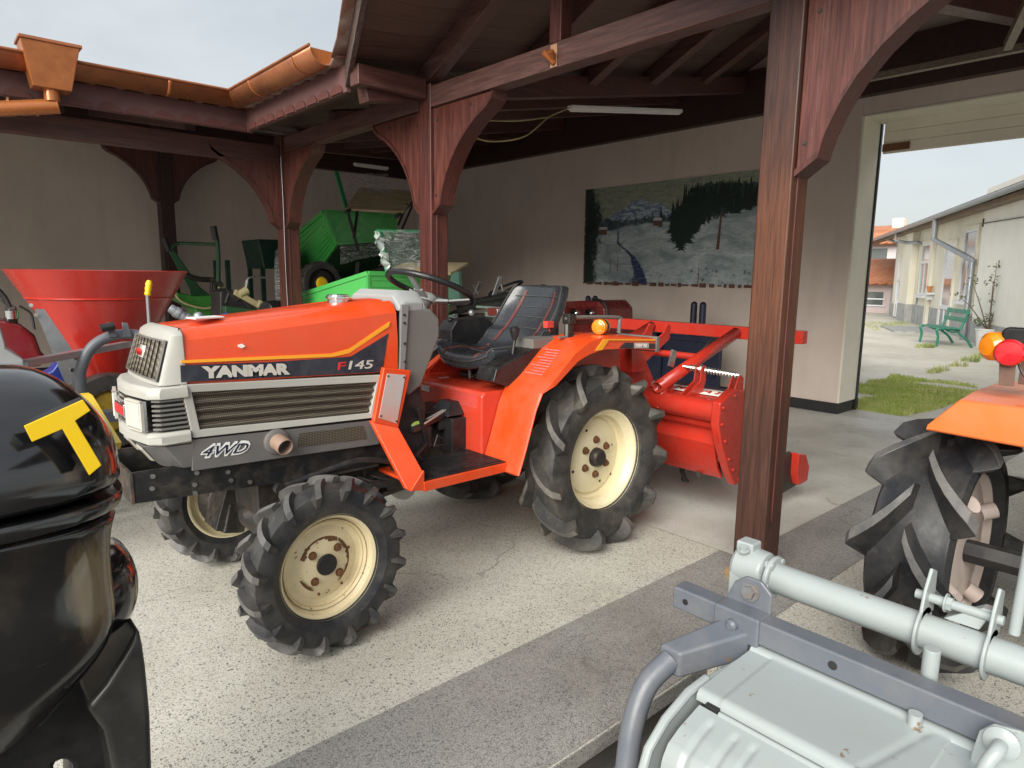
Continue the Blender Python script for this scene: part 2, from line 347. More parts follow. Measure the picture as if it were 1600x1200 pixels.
M['postdark'] = wood('stained_post_dark', (.055,.015,.011), (.135,.034,.024), 'z', .2, (.30,.22,.22))
M['beamy'] = wood('stained_beam_y', (.085,.038,.032), (.165,.078,.064), 'y', .45, (.28,.22,.20))
M['beamx'] = wood('stained_beam_x', (.072,.028,.022), (.14,.052,.040), 'x', .3, (.28,.2,.2))
M['bracket'] = wood('stained_bracket', (.080,.024,.018), (.165,.050,.036), 'z', .35, (.30,.19,.16), rough=.38)
M['cladding'] = wood('dark_boards', (.035,.014,.012), (.075,.030,.025), 'x', .15, (.2,.14,.13))
M['pale_batten'] = wood('weathered_batten', (.16,.12,.09), (.34,.27,.20), 'x', .4, (.5,.45,.4))
# ================================================================== SETTING
M['terr'] = terrazzo('terrazzo_light', (.62,.605,.53), (.14,.135,.12), (.32,.305,.27), 80, .42, .55, (.56,.53,.47), .55)
M['terr2'] = terrazzo('terrazzo_strip', (.37,.365,.34), (.13,.127,.12), (.22,.215,.20), 125, .55, .55, (.42,.40,.36), .55)
M['conc'] = terrazzo('smooth_dark_concrete', (.62,.615,.56), (.20,.195,.19), (.40,.39,.37), 90, .30, .55, (.50,.47,.42), .75)
M['yard'] = plaster('old_concrete_yard', (.60,.57,.49), (.26,.24,.18), .6, .7)
M['lower'] = plaster('lower_ground', (.085,.075,.065), (.03,.027,.024), .6, 3)
M['wall'] = plaster('taupe_plaster', (.69,.59,.52), (.41,.33,.28), .45, .8)
M['reveal'] = plaster('cream_reveal', (.80,.76,.64), (.36,.32,.25), .25, 2)
M['black_plinth'] = plaster('black_plinth', (.016,.016,.018), (.05,.05,.05), .3, 3, .5)

def sheet(name, polys, z, m, parent=None):
    b = MB()
    for p in polys: b.quad(*[(x, y, z) for x, y in p])
    return b.build(name, m, parent)
def rect(x0, x1, y0, y1): return [(x0,y0),(x1,y0),(x1,y1),(x0,y1)]
# raised porch slab: a real step above the lower ground
b = MB(); b.prism([(-9,1.2),(2.05,1.2),(2.05,-6),(7.57,-6),(7.57,10.73),(-9,10.73)], 'z', -.055, 0)
struct(b.build('porch_floor', M['terr'], bev=.006))
b = MB(); b.prism([(-9,1.235),(2.085,1.235),(2.085,-6),(7.57,-6),(7.57,10.73),(-9,10.73)], 'z', -.16, -.056)
struct(b.build('porch_foundation', M['lower']))
b = MB(); b.bx(-9, 2.044, 1.1985, 1.204, -.0545, -.001); struct(b.build('porch_edge_face', M['terr2']))
struct(sheet('porch_edge_strip', [rect(-9,3.0,1.206,1.73), rect(3.0,7.1,1.206,1.62)], .004, M['terr2']))
struct(sheet('porch_concrete', [rect(3.0,7.1,1.62,10.7)], .005, M['conc']))
struct(sheet('porch_corner_strip', [rect(2.55,2.998,3.3,10.7)], .0045, M['terr2']))
b = MB(); b.quad((-14,-14,-.16),(60,-14,-.16),(60,60,-.16),(-14,60,-.16))
struct(b.build('yard_ground', M['lower']))
# outside yard beyond the doorway
b = MB(); b.prism([(7.57,-20),(70,-20),(70,60),(7.57,60)], 'z', -.3, -.10)
struct(b.build('outer_yard', M['yard']))

# walls
def tw(name, b, m, label, cat='wall', **k): return tag(b.build(name, m, **k), label, cat)
XW, YW, ZT = 7.13, 10.73, 3.15
w1 = thing('rear_wall', 'taupe plastered wall carrying the winter mural, pierced by the garage doorway', 'wall', (XW, 6, 0))
b = MB(); b.bx(XW, 7.57, 2.88, YW+.27, 0, 3.9); b.bx(XW, 7.57, -6, 2.878, 2.99, 3.9); b.bx(XW, 7.57, -6, -.6, 0, 2.988)
b.build('wall', M['wall'], w1)
b = MB(); b.bx(XW-.012, XW+.02, 2.90, YW-.02, .0, .115); b.bx(XW-.012, XW+.52, 2.862, 2.90, 0, .115); b.build('plinth', M['black_plinth'], w1)
b = MB(); b.bx(XW-.006, 7.58, 2.856, 2.879, .117, 2.985); b.bx(XW-.006, 7.58, -.6, 2.855, 2.965, 2.987); b.build('reveal', M['reveal'], w1, bev=.004)
w2 = thing('side_wall', 'long taupe plastered wall behind the red hopper', 'wall', (2, YW, 0))
b = MB(); b.bx(-9, XW-.002, YW, YW+.25, 0, 3.9); b.build('wall', M['wall'], w2)
b = MB(); b.bx(-9, XW-.03, YW-.012, YW+.01, 0, .115); b.build('plinth', M['black_plinth'], w2)
# roller shutter housing in the doorway
sh = thing('roller_shutter', 'cream rolled up garage door panels under the doorway lintel', 'garage door', (7.3, 1.5, 2.6))
b = MB()
for k in range(3): b.bx(7.49, 7.53, -.58, 2.80, 2.66+k*.1045, 2.7635+k*.1045)
b.build('panel', M['reveal'], sh, bev=.006)
b = MB(); b.bx(7.53, 7.57, 2.838, 2.8535, 0, 2.96); b.build('guide_rail', M['plastic'], sh, bev=.003)
b = MB(); b.bx(7.475, 7.488, 2.55, 2.80, 2.68, 2.75); b.build('bracket_plate', M['rust'], sh)

# painted mural (flat picture on the wall)
def mural_mat():
    m, t, b, v = newmat('winter_mural')
    sp = N(t, 'ShaderNodeSeparateXYZ'); t.links.new(v, sp.inputs[0])
    # u: 0 left (y=6.487) .. 1 right (y=3.3); w: 0 bottom (1.30) .. 1 top (2.585)
    def mr(src, a, bb):
        q = N(t, 'ShaderNodeMapRange'); q.inputs[1].default_value = a; q.inputs[2].default_value = bb; t.links.new(src, q.inputs[0]); return q.outputs[0]
    u = mr(sp.outputs[1], 6.487, 3.3); z = mr(sp.outputs[2], 1.30, 2.585)
    n = noise_n(t, v, 5, 7, .7); n2 = noise_n(t, v, 14, 6, .75); brush = noise_n(t, v, 4, 6, .7, (1, 2, 9), 1.5)
    def wob(x, amt, nn=n): return mul(t, x, mul(t, mul(t, nn, .5, 'SUBTRACT'), amt), 'ADD')
    sky_ = mixc(t, ramp(t, brush, [(.35, 0), (.65, 1)]), (.17,.21,.19), (.40,.43,.30))
    c = sky_
    # mountain
    zm = wob(z, .16, n2)
    mt = ramp(t, mul(t, zm, mul(t, ramp(t, u, [(.03, .60), (.13, .68), (.27, .84), (.38, .80), (.50, .62)]), 1), 'SUBTRACT'), [(.0, 1), (.012, 0)])
    mcol = mixc(t, ramp(t, noise_n(t, v, 9, 6, .7, (1, 1, 2.5), 1), [(.42, 0), (.6, 1)]), (.10,.15,.28), (.50,.58,.62))
    c = mixc(t, mt, c, mcol)
    # far tree line
    tl = ramp(t, mul(t, wob(z, .25, n2), ramp(t, u, [(0, .66), (.25, .64), (.5, .66), (1, .7)]), 'SUBTRACT'), [(0, 1), (.03, 0)])
    c = mixc(t, tl, c, mixc(t, ramp(t, n2, [(.4, 0), (.7, 1)]), (.03,.05,.06), (.12,.16,.19)))
    # snow ground
    sn = ramp(t, mul(t, wob(z, .07), ramp(t, u, [(0, .44), (.12, .53), (.25, .59), (.45, .60), (.75, .66), (.9, .74), (1, .72)]), 'SUBTRACT'), [(0, 1), (.02, 0)])
    scol = mixc(t, ramp(t, brush, [(.38, 0), (.66, 1)]), (.32,.40,.43), (.66,.70,.70))
    scol = mixc(t, ramp(t, noise_n(t, v, 2.4, 4, .6), [(.50, 0), (.80, .5)]), scol, (.46,.52,.48))
    scol = mixc(t, ramp(t, noise_n(t, v, 1.5, 5, .6, (1, 1.2, 3), 1.2), [(.42, 0), (.62, .75)]), scol, (.20,.27,.30))
    c = mixc(t, sn, c, scol)
    lowb = ramp(t, u, [(.43, 1), (.455, .62), (.475, .44), (.505, .36), (.54, .42), (.60, .58), (.70, .64), (.82, .70), (.92, .72), (1, .70)])
    upb = ramp(t, u, [(.43, .4), (.455, .70), (.50, .78), (.535, .90), (.62, .93), (.74, .91), (.86, .84), (1, .80)])
    zf_ = wob(z, .20, n2); fo = mul(t, ramp(t, mul(t, zf_, lowb, 'SUBTRACT'), [(0, 0), (.015, 1)]), ramp(t, mul(t, zf_, upb, 'SUBTRACT'), [(0, 1), (.012, 0)]))
    c = mixc(t, fo, c, mixc(t, ramp(t, noise_n(t, v, 22, 6, .7, (1, 1, .5)), [(.42, 0), (.68, 1)]), (.012,.028,.024), (.07,.11,.10)))
    # stream: distance from a wandering centre line
    cen = ramp(t, z, [(0, .31), (.15, .30), (.30, .26), (.42, .19), (.55, .185), (.66, .15)])
    wid = ramp(t, z, [(0, .042), (.15, .028), (.30, .012), (.5, .006), (.62, .003)])
    d = N(t, 'ShaderNodeMath', operation='ABSOLUTE'); t.links.new(mul(t, wob(u, .03, n2), cen, 'SUBTRACT'), d.inputs[0])
    stf = mul(t, ramp(t, mul(t, mul(t, wid, d.outputs[0], 'SUBTRACT'), 1), [(0, 0), (.004, 1)]), ramp(t, z, [(.60, 1), (.62, 0)]))
    c = mixc(t, stf, c, mixc(t, ramp(t, brush, [(.5, 0), (.7, 1)]), (.03,.045,.12), (.26,.31,.38)))
    # dark rocks and bushes along the bottom
    rk = mul(t, ramp(t, n2, [(.57, 0), (.62, .8)]), ramp(t, mul(t, z, ramp(t, u, [(0, .05), (.45, .10), (.6, .16), (.72, .10), (.85, .20), (1, .34)]), 'SUBTRACT'), [(0, 1), (.04, 0)]))
    c = mixc(t, rk, c, (.05,.04,.03))
    # left edge conifers
    le = ramp(t, mul(t, wob(u, .14, n2), ramp(t, z, [(0, .05), (.3, .055), (.7, .08), (1, .03)]), 'SUBTRACT'), [(0, 1), (.03, 0)])
    c = mixc(t, le, c, mixc(t, n2, (.008,.02,.018), (.03,.055,.045)))
    t.links.new(c, b.inputs['Base Color']); b.inputs['Roughness'].default_value = .55
    bump(t, b, brush, .2, .005)
    return m
mu = thing('winter_mural', 'winter landscape painting with pines, stream and snow painted on the taupe wall', 'painting', (XW, 5, 1.3))
MY0, MY1 = 3.3, 6.487
MYE = 3.66
b = MB(); b.bx(XW-.014, XW-.002, MYE, MY1, 1.305, 2.583); b.build('painted_panel', mural_mat(), mu)
# ragged border strip of old paint
b = MB(); random.seed(3); y = MYE
while y < MY1:
    l = random.uniform(.03, .11); h = random.uniform(.008, .03); b.bx(XW-.019, XW-.0145, y, min(y+l, MY1), 1.305-h*.8, 1.305+h); y += l+random.uniform(-.002,.05)
z = 1.3
while z < 2.5:
    l = random.uniform(.03, .15); b.bx(XW-.019, XW-.0145, MY1-.012, MY1+random.uniform(.004,.012), z, z+l); z += l+random.uniform(0,.03)
b.build('border', paint('mural_border_brown', (.13,.055,.035), .8, dirt=.6, dirtcol=(.3,.2,.16), scale=30), mu)
# painted pines as thin brushwork relief on the panel
def uv(u, w): return MY1-(MY1-MY0)*u, 1.305+1.278*w
tr = MB(); random.seed(11)
def pine(u, w0, w1, hw, n):
    y0, z0 = uv(u, w0); _, z1 = uv(u, w1)
    for k in range(n):
        t_ = k/n; z_ = z0+(z1-z0)*t_; h = hw*(1-t_)**.8+.006
        for s in (-1, 1):
            a = h*random.uniform(.6, 1.15); dz = (z1-z0)/n
            x_ = XW-.0145-random.uniform(.0002,.002)
            tr.quad((x_, y0, z_+dz*1.5), (x_, y0+s*a, z_-dz*random.uniform(.2,1.2)), (x_, y0+s*a*.4, z_-dz*.2), (x_, y0, z_-dz*.1))
for q in range(150):
    u = random.uniform(.455, .865)
    base = .62-.28*max(0, 1-abs(u-.50)/.10) if u < .62 else .66+.05*random.random()
    top = min(.95, .52+random.uniform(.2,.45)) if u > .5 else .68+random.uniform(0,.15)
    if u > .84: base = .72; top = random.uniform(.80,.93)
    pine(u, base+random.uniform(-.03,.10), top, random.uniform(.03,.06), 16)
for u, a, c_, h in ((.455,.5,.80,.10),(.40,.56,.76,.05),(.47,.42,.74,.12),(.50,.36,.8,.13),(.53,.40,.85,.12),(.56,.5,.9,.11),(.03,.55,.85,.09),(.02,.2,.7,.07),(.05,.58,.8,.06)): pine(u, a, c_, h, 20)
tr.build('painted_pines', paint('pine_brush', (.010,.024,.018), .6, dirt=.5, dirtcol=(.035,.06,.05), scale=40), mu)
b = MB()
y_, z_ = uv(.66, .33); y2, z2 = uv(.668, .66); b.quad((XW-.0185, y_+.022, z_), (XW-.0185, y2+.010, z2), (XW-.0185, y2-.010, z2), (XW-.0185, y_-.022, z_))
for u, w_, s in ((.105,.545,.9),(.385,.605,.8)):
    y_, z_ = uv(u, w_); b.quad((XW-.018, y_+.075*s, z_-.035), (XW-.018, y_+.075*s, z_+.03), (XW-.018, y_-.075*s, z_+.025), (XW-.018, y_-.075*s, z_-.045))
for u, w_ in ((.585,.0),(.15,.1),(.19,.12)):
    y_, z_ = uv(u, w_+.01); b.quad((XW-.0165, y_+.008, z_), (XW-.0165, y_+.0, z_+.2), (XW-.0165, y_-.008, z_+.2), (XW-.0165, y_-.006, z_))
b.build('painted_trunk', paint('trunk_brush', (.15,.07,.055), .6), mu)
b = MB()
for u, w_, s in ((.105,.545,.9),(.385,.605,.8)):
    y_, z_ = uv(u, w_); b.quad((XW-.019, y_+.09*s, z_+.03), (XW-.019, y_+.07*s, z_+.065), (XW-.019, y_-.075*s, z_+.06), (XW-.019, y_-.09*s, z_+.025))
b.build('painted_roof', paint('snow_brush', (.55,.55,.53), .6), mu)

# ------------------------------------------------------------------ roof of the porch
roof = thing('porch_roof', 'dark stained timber roof over the open porch with tiled eaves', 'roof', (4, 4, 2.7))
def board_mat(name, axis):
    m, t, b_, v = newmat(name)
    sp = N(t, 'ShaderNodeSeparateXYZ'); t.links.new(v, sp.inputs[0])
    q = mul(t, sp.outputs[axis], 8.5); fr = N(t, 'ShaderNodeMath', operation='FRACT'); t.links.new(q, fr.inputs[0])
    fl = N(t, 'ShaderNodeMath', operation='FLOOR'); t.links.new(q, fl.inputs[0])
    wn = N(t, 'ShaderNodeTexWhiteNoise', noise_dimensions='1D'); t.links.new(fl.outputs[0], wn.inputs['W'])
    g = noise_n(t, v, 2, 8, .65, (1.2, 24, 5) if axis == 1 else (24, 1.2, 5), .6)
    c = mixc(t, ramp(t, g, [(.35, 0), (.7, 1)]), (.065,.036,.030), (.14,.082,.062))
    c = mixc(t, wn.outputs[0], c, (.13,.085,.068)); 
    gap = ramp(t, fr.outputs[0], [(.0, 1), (.035, 0)]); c = mixc(t, gap, c, (.006,.004,.004))
    t.links.new(c, b_.inputs['Base Color']); b_.inputs['Roughness'].default_value = .55
    bump(t, b_, mul(t, g, gap, 'SUBTRACT'), .4, .004); return m
b = MB()
def sheetfn(x0, x1, y0, y1, off=0, prow=False):
    def fn(u, v_):
        x = x0+(x1-x0)*u; y = y0+(y1-y0)*v_; 
        if prow: x = (2.3-.36*max(0, 1.43-abs(y-2.82)))*(1-u)+x1*u
        zz = 2.70+.19*(max(x, 2.3)-2.3)+.45*max(0, 1.43-abs(y-2.82))*(1 if prow else 0)+off
        return (x, y, zz)
    return fn
for (x0,x1,y0,y1,pr_) in ((2.3,XW,-6,1.39,0),(2.3,XW,1.39,2.82,1),(2.3,XW,2.82,4.25,1),(2.3,XW,4.25,6.07,0)): b.grid(sheetfn(x0,x1,y0,y1,0,pr_), 14, 10)
b.grid(lambda u, v_: ((2.3+4.83*u), 6.07+v_*4.66, 2.70+.19*max(4.83*u, v_*4.66)), 24, 24)
b.build('soffit_boards', board_mat('soffit_boards_y', 1), roof)
b = MB(); b.quad((-9,6.07,2.70),(2.299,6.07,2.70),(2.299,YW,2.70+.19*4.66),(-9,YW,2.70+.19*4.66)); b.build('soffit_boards', board_mat('soffit_boards_x', 0), roof)
# tiles (corrugated) above, seen at the edges
def tilez(s): return .022*abs(math.sin(s*math.pi/.19))
TL = paint('roof_tile', (.17,.075,.055), .8, dirt=.8, dirtcol=(.34,.32,.28), scale=7, bumpy=.3)
b = MB()
def tile_run(x0,x1,y0,y1,zf,ax):
    L = (y1-y0) if ax == 'y' else (x1-x0); n = int(L/.19*6)
    def fn(u, v_):
        if ax == 'y': x = x0+(x1-x0)*u; y = y0+(y1-y0)*v_; s = y
        else: x = x0+(x1-x0)*v_; y = y0+(y1-y0)*u; s = x
        return (x, y, zf(x,y)+.070+.05*abs(math.sin(s*math.pi/.19))-.03*((u*14) % 1))
    b.grid(fn, 14, n)
tile_run(2.22, 7.4, 4.25, 6.03, lambda x,y: 2.70+.19*(x-2.3), 'y')
tile_run(-9, 2.2, 6.0, 10.9, lambda x,y: 2.70+.19*(y-6.07), 'x')
def gz(x, y): return 2.70+.19*(max(x,2.3)-2.3)+.45*max(0, 1.43-abs(y-2.82))
b.grid(lambda u,v_: (2.2-.36*max(0,1.43-abs(1.39+2.9*v_-2.82))+(5.2+.36*max(0,1.43-abs(1.39+2.9*v_-2.82)))*u, 1.39+2.9*v_, gz(2.2+5.2*u, 1.39+2.9*v_)+.10+.0*u), 12, 16)
tile_run(2.22, 7.4, -6, 1.37, lambda x,y: 2.70+.19*(x-2.3), 'y')
b.grid(lambda u, v_: (2.22+5.2*u, 6.0+v_*4.9, 2.80+.19*max(5.2*u, v_*4.9)), 24, 24)
b.build('roof_tiles', TL, roof, solid=.014)
# scalloped tile ends under the gutters with their fascia board
b = MB()
b.bx(-9, 2.36, 6.07, 6.10, 2.60, 2.775); b.bx(2.295, 2.325, 4.27, 6.07, 2.60, 2.775)
b.build('fascia_board', paint('fascia_dusty_red', (.13,.062,.058), .6, dirt=.7, dirtcol=(.10,.05,.05), scale=5), roof)
b = MB()
x = -8.9
while x < 2.25: b.prism([(x+.085+.085*math.cos(R(a)), 2.605+.06*math.sin(R(a))) for a in range(0, 181, 15)], 'y', 6.058, 6.069); x += .19
y = 4.32
while y < 6.0: b.prism([(y+.085+.085*math.cos(R(a)), 2.605+.06*math.sin(R(a))) for a in range(0, 181, 15)], 'x', 2.283, 2.294); y += .19
b.build('scalloped_trim', paint('scallop_terracotta', (.10,.032,.026), .6, dirt=.6, dirtcol=(.10,.04,.035), scale=12), roof)
# verge boards of the small gable
b = MB()
for sgn in (1,-1):
    for (a0, a1) in ((0, 1.43),):
        p = lambda d, dx, dz: Vector((2.3-.36*(1.43-d)+dx, 2.82+sgn*d, 2.70+.45*(1.43-d)+dz))
        b.loft([[p(0,-.02,-.06), p(0,.015,-.06), p(0,.015,.11), p(0,-.02,.11)], [p(1.46,-.02,-.06), p(1.46,.015,-.06), p(1.46,.015,.11), p(1.46,-.02,.11)]])
b.build('verge_board', wood('weathered_verge', (.06,.04,.035), (.16,.11,.095), 'y', .5), roof)
# rafters
def rafter(a, b_, w_=.10, h=.14, m='beamx'):
    MB().beam(a, b_, w_, h).build('rafter', M[m], roof, bev=.005)
for y in (-5.2,-4.3,-3.4,-2.5,-1.6,-.7,.35): rafter((2.91,y,2.625+.19*.56), (XW,y,2.625+.19*4.78))
for y in (1.47,4.17): rafter((2.35,y,2.60), (XW,y,2.60+.19*4.78), .12, .16)
for y in (5.0,5.7): rafter((2.91,y,2.625+.19*.56), (XW,y,2.625+.19*4.78))
for x in (-8,-7,-6,-5,-4,-3,-2,-1,0,1,2): rafter((x,6.62,2.625+.095), (x,YW,2.625+.19*4.61), m='beamy')
for k in range(5): s = 6.9+k*.8; rafter((s-3.77,s,2.625+.19*(s-6.07)), (XW,s,2.625+.19*4.83-.02))
rafter((2.95,6.67,2.60+.1), (XW-.1,10.6,2.60+.19*4.7), .12, .16)
for k, x in enumerate((2.86,3.7,4.55,5.4,6.25)):
    for s in (-1,1): rafter((x, 2.82+s*1.40, 2.64+.19*(x-2.3)-.02), (x, 2.82+s*.03, 2.64+.19*(x-2.3)+.45*1.39), .10, .13, 'beamy')
MB().beam((2.0,2.82,3.30),(XW,2.82,3.30+.19*4.83),.09,.14).build('ridge_beam', M['beamx'], roof, bev=.005)
b = MB(); b.bx(7.02, XW-.003, -6, YW-.01, 3.15, 3.62); b.bx(-9, 7.0, YW-.10, YW-.003, 3.10, 3.5); b.build('wall_plate', M['cladding'], roof)
MB().bx(6.05, 6.11, -2.0, 2.7, 3.02, 3.07).build('batten', M['pale_batten'], roof)
MB().beam((4.2,.9,2.93),(5.8,1.42,3.0),.05,.06).build('batten', M['pale_batten'], roof)
# posts with arched brackets
BR = [(0,1.83),(.09,1.895),(.115,1.99),(.16,2.09),(.22,2.185),(.30,2.275),(.39,2.35),(.48,2.41),(.58,2.455),(.64,2.50),(.65,2.538),(0,2.538)]
def bracket(par, x, y, dirn, sgn, dz=0, th=.10, m='bracket'):
    off = .076
    pts = [((y if dirn == 'y' else x)+sgn*(off+a), z+dz) for a, z in BR]
    c = (x if dirn == 'y' else y)
    MB().prism(pts, 'x' if dirn == 'y' else 'y', c-th/2, c+th/2).build('bracket', M[m], par, bev=.006)
    rim = [(off+a, z+dz) for a, z in BR[:11]]
    for a_, z_ in ((.03,1.95),(.05,2.45),(.42,2.49)):
        q_ = (y if dirn == 'y' else x)+sgn*(off+a_); MB().hexbolt((c-th/2, q_, z_+dz) if dirn == 'y' else (q_, c-th/2, z_+dz), (-1,0,0) if dirn == 'y' else (0,-1,0), .008, .005).build('bolt', M['engine'], par)
    e = MB()
    rings = []
    for a, z in rim:
        q = (y if dirn == 'y' else x)+sgn*a
        r4 = [(-th/2-.012,-.012),(th/2+.012,-.012),(th/2+.012,.016),(-th/2-.012,.016)]
        rings.append([((c+u, q, z+v_) if dirn == 'y' else (q, c+u, z+v_)) for u, v_ in r4])
    e.loft(rings).build('bracket_edge', M['postdark'], par)
def post(x, y, label, brs, w_=.15, mat='post', top=2.70, name='timber_post', dz=0, base=True):
    p = thing(name, label, 'post', (x, y, 0), 'timber posts holding up the porch roof')
    b = MB(); b.bx(x-w_/2, x+w_/2, y-w_/2, y+w_/2, .012, top)
    b.build('shaft', M[mat], p, bev=.008)
    MB().bx(x-w_/2+.045, x-w_/2+.06, y-w_/2-.006, y-w_/2+.002, .3, top-.05).build('cover_strip', M['postdark'], p, bev=.003)
    if base:
        MB().disc((x,y,.006),(0,0,1),.135,.008,28).build('base_plate', M['rustplate'], p)
    for d_, s_ in brs: bracket(p, x, y, d_, s_, dz)
    return p
M['rustplate'] = paint('rusty_base_plate', (.42,.29,.15), .7, dirt=.6, dirtcol=(.2,.1,.04), scale=15)
P1 = post(2.845, 1.455, 'nearest timber post, weathered orange-brown low down, beside the rear implement', [('y',-1)])
P2 = post(2.865, 4.09, 'middle red-brown timber post rising behind the steering wheel', [('y',1),('y',-1)], mat='postdark')
P3 = post(2.84, 6.55, 'corner timber post between the red hopper bay and the green trailers', [('y',-1),('x',-1)], w_=.16, mat='postdark')
P4 = post(2.74, 10.36, 'darkest timber post against the side wall behind the red hopper', [('x',-1),('x',1)], w_=.18, mat='cladding', top=3.4, dz=.5, base=False)
# conduit cord on the corner post
c_ = MB().tube(smooth([(2.756,6.462,2.5),(2.76,6.46,2.0),(2.757,6.46,1.5),(2.765,6.46,1.0),(2.79,6.45,.4),(2.8,6.45,.02)],4), .004, 6).build('power_cord', M['galv'])
tag(c_, 'thin white cable running down the corner post', 'cable')
def beamthing(name, label, b, m): return tag(b.build(name, M[m], bev=.007), label, 'beam', 'timber beams between the posts')
beamthing('tie_beam', 'worn dark tie beam between the nearest and middle posts, carrying the copper flag holder', MB().bx(2.79,2.90,1.53,4.012,2.54,2.678), 'beamy')
beamthing('tie_beam', 'dark timber beam from the middle post to the corner post', MB().bx(2.79,2.90,4.17,6.468,2.542,2.68), 'beamy')
beamthing('tie_beam', 'dark timber beam running right from the nearest post out of the picture', MB().bx(2.79,2.90,-5.5,1.378,2.54,2.678), 'beamy')
beamthing('eaves_beam', 'long dark eaves beam above the red hopper, ending at the corner post', MB().bx(-9,2.755,6.488,6.612,2.43,2.60), 'beamx')
beamthing('outrigger_beam', 'short red-brown beam end jutting out from the middle post to the gable verge', MB().bx(2.26,2.787,4.05,4.16,2.60,2.73), 'beamx')
kp = tag(MB().bx(2.80,2.89,2.775,2.865,2.68,3.30).build('king_post', M['postdark'], bev=.006), 'short upright king post above the tie beam and the copper flag holder', 'post')
# second pair of struts in the gable behind
# flag holder
fh = thing('flag_holder', 'copper coloured two-socket flag holder screwed to the worn tie beam', 'flag holder', (2.78,2.8,2.55))
MB().bx(2.782,2.789,2.785,2.835,2.545,2.665).build('back_plate', paint('plate_tan', (.55,.30,.17), .5, dirt=.4), fh, bev=.002)
b = MB(); b.lathe([(.017,0),(.020,.085)], (2.782,2.80,2.565), (-.75,.45,.75), 14); b.lathe([(.017,0),(.020,.06)], (2.782,2.806,2.575), (-.75,-.25,.75), 14)
b.build('socket', M['copper'], fh)
# fluorescent lights
fl = paint('lamp_white', (.80,.80,.78), .4, dirt=.05)
def strip_light(p0, p1, label):
    t = thing('strip_light', label, 'ceiling light', p0, 'fluorescent strip lights')
    p0 = Vector(p0); p1 = Vector(p1); d = (p1-p0).normalized()
    MB().beam(p0, p1, .06, .035).build('housing', fl, t, bev=.006)
    MB().beam(p0+d*.02-Vector((0,0,.022)), p1-d*.02-Vector((0,0,.022)), .045, .02).build('diffuser', M['white'], t, bev=.006)
a_ = on('y',4.17,890,168); b_ = on('y',4.17,1063,174)
strip_light(tuple(a_), tuple(b_), 'white fluorescent strip light under the rafters to the right of the middle post')
a_ = on('y',9.2,553,256); b_ = on('y',9.2,606,263)
strip_light(tuple(a_), tuple(b_), 'dim white strip light above the green trailers, left of the middle post')
cb = MB().tube(smooth([tuple(on('y',4.17,892,168)), tuple(on('y',4.2,858,183)), tuple(on('x',3.4,820,213)), tuple(on('x',3.2,770,221)), tuple(on('x',3.0,738,214))],5), .006, 6)
cb.tube(smooth([tuple(on('y',4.2,858,183)), tuple(on('x',3.4,810,189)), tuple(on('x',3.1,757,188))],5), .005, 6)
tag(cb.build('power_cord', M['beige']), 'pale cable sagging from the strip light to the middle post', 'cable')
# gutters
def gutter(name, label, axis, a, b_, c, zt, r=.105):
    g = thing(name, label, 'gutter', (a if axis == 'x' else c, c if axis == 'x' else a, zt), 'copper coloured eaves gutters')
    def P(s, ang, rr):
        u = rr*math.cos(R(ang)); v_ = rr*math.sin(R(ang)); return (s, c+u, zt+v_) if axis == 'x' else (c+u, s, zt+v_)
    m = MB(); ring = [(180+15*k) for k in range(13)]
    m.loft([[P(s, q, r) for q in ring] for s in (a, b_)], closed=False, cap=False)
    m.build('channel', M['copperworn'], g, solid=.004)
    e = MB(); e.tube([P(a,180,r+.004), P(b_,180,r+.004)], .010, 8); e.build('rolled_rim', M['copperworn'], g)
    s = a+.25
    while s < b_-.05:
        k = MB(); k.loft([[P(s+d_, q, r+.003) for q in ring] for d_ in (0,.030)], closed=False, cap=False); k.build('joint_band', M['copper'], g, solid=.003)
        s += .82
    return g
gA = gutter('roof_gutter', 'copper coloured gutter over the red hopper, with the box outlet', 'x', -6.0, 2.30, 5.965, 2.868)
gB = gutter('roof_gutter', 'copper coloured gutter turning the corner towards the middle post', 'y', 4.36, 6.0, 2.19, 2.868)
MB().prism([(2.19+.10*math.cos(R(a)), 2.868+.10*math.sin(R(a))) for a in range(180,361,15)], 'y', 4.40, 4.404).build('end_cap', M['copper'], gB)
# rain hopper box and down pipe
rb = thing('rain_hopper', 'copper box outlet with slanting downpipe at the left end of the gutter', 'downpipe', (.9,5.93,2.6))
def ringb(z, x0, x1, y0, y1): return [(x0,y0,z),(x1,y0,z),(x1,y1,z),(x0,y1,z)]
MB().loft([ringb(2.655,.755,.985,5.85,6.0), ringb(2.945,.70,1.045,5.80,6.02)]).build('box', M['copper'], rb, bev=.006)
MB().loft([ringb(2.943,.69,1.06,5.79,6.03), ringb(2.967,.69,1.06,5.79,6.03)]).build('box_rim', M['copperworn'], rb, bev=.006)
MB().tube([(.87,5.92,2.66),(.87,5.92,2.58)], .05, 16).build('outlet', M['copper'], rb)
b = MB(); b.tube([(.905,5.92,2.555),(.60,5.98,2.50),(.2,6.06,2.43),(-.5,6.2,2.3)], .052, 18); b.build('downpipe', M['copper'], rb)
b = MB()
for x_ in (.78,.64): b.tube([(x_,5.94+(.905-x_)*.2,2.53),(x_-.015,5.945+(.905-x_)*.2,2.527)], .055, 18)
b.build('pipe_ring', M['copperworn'], rb)
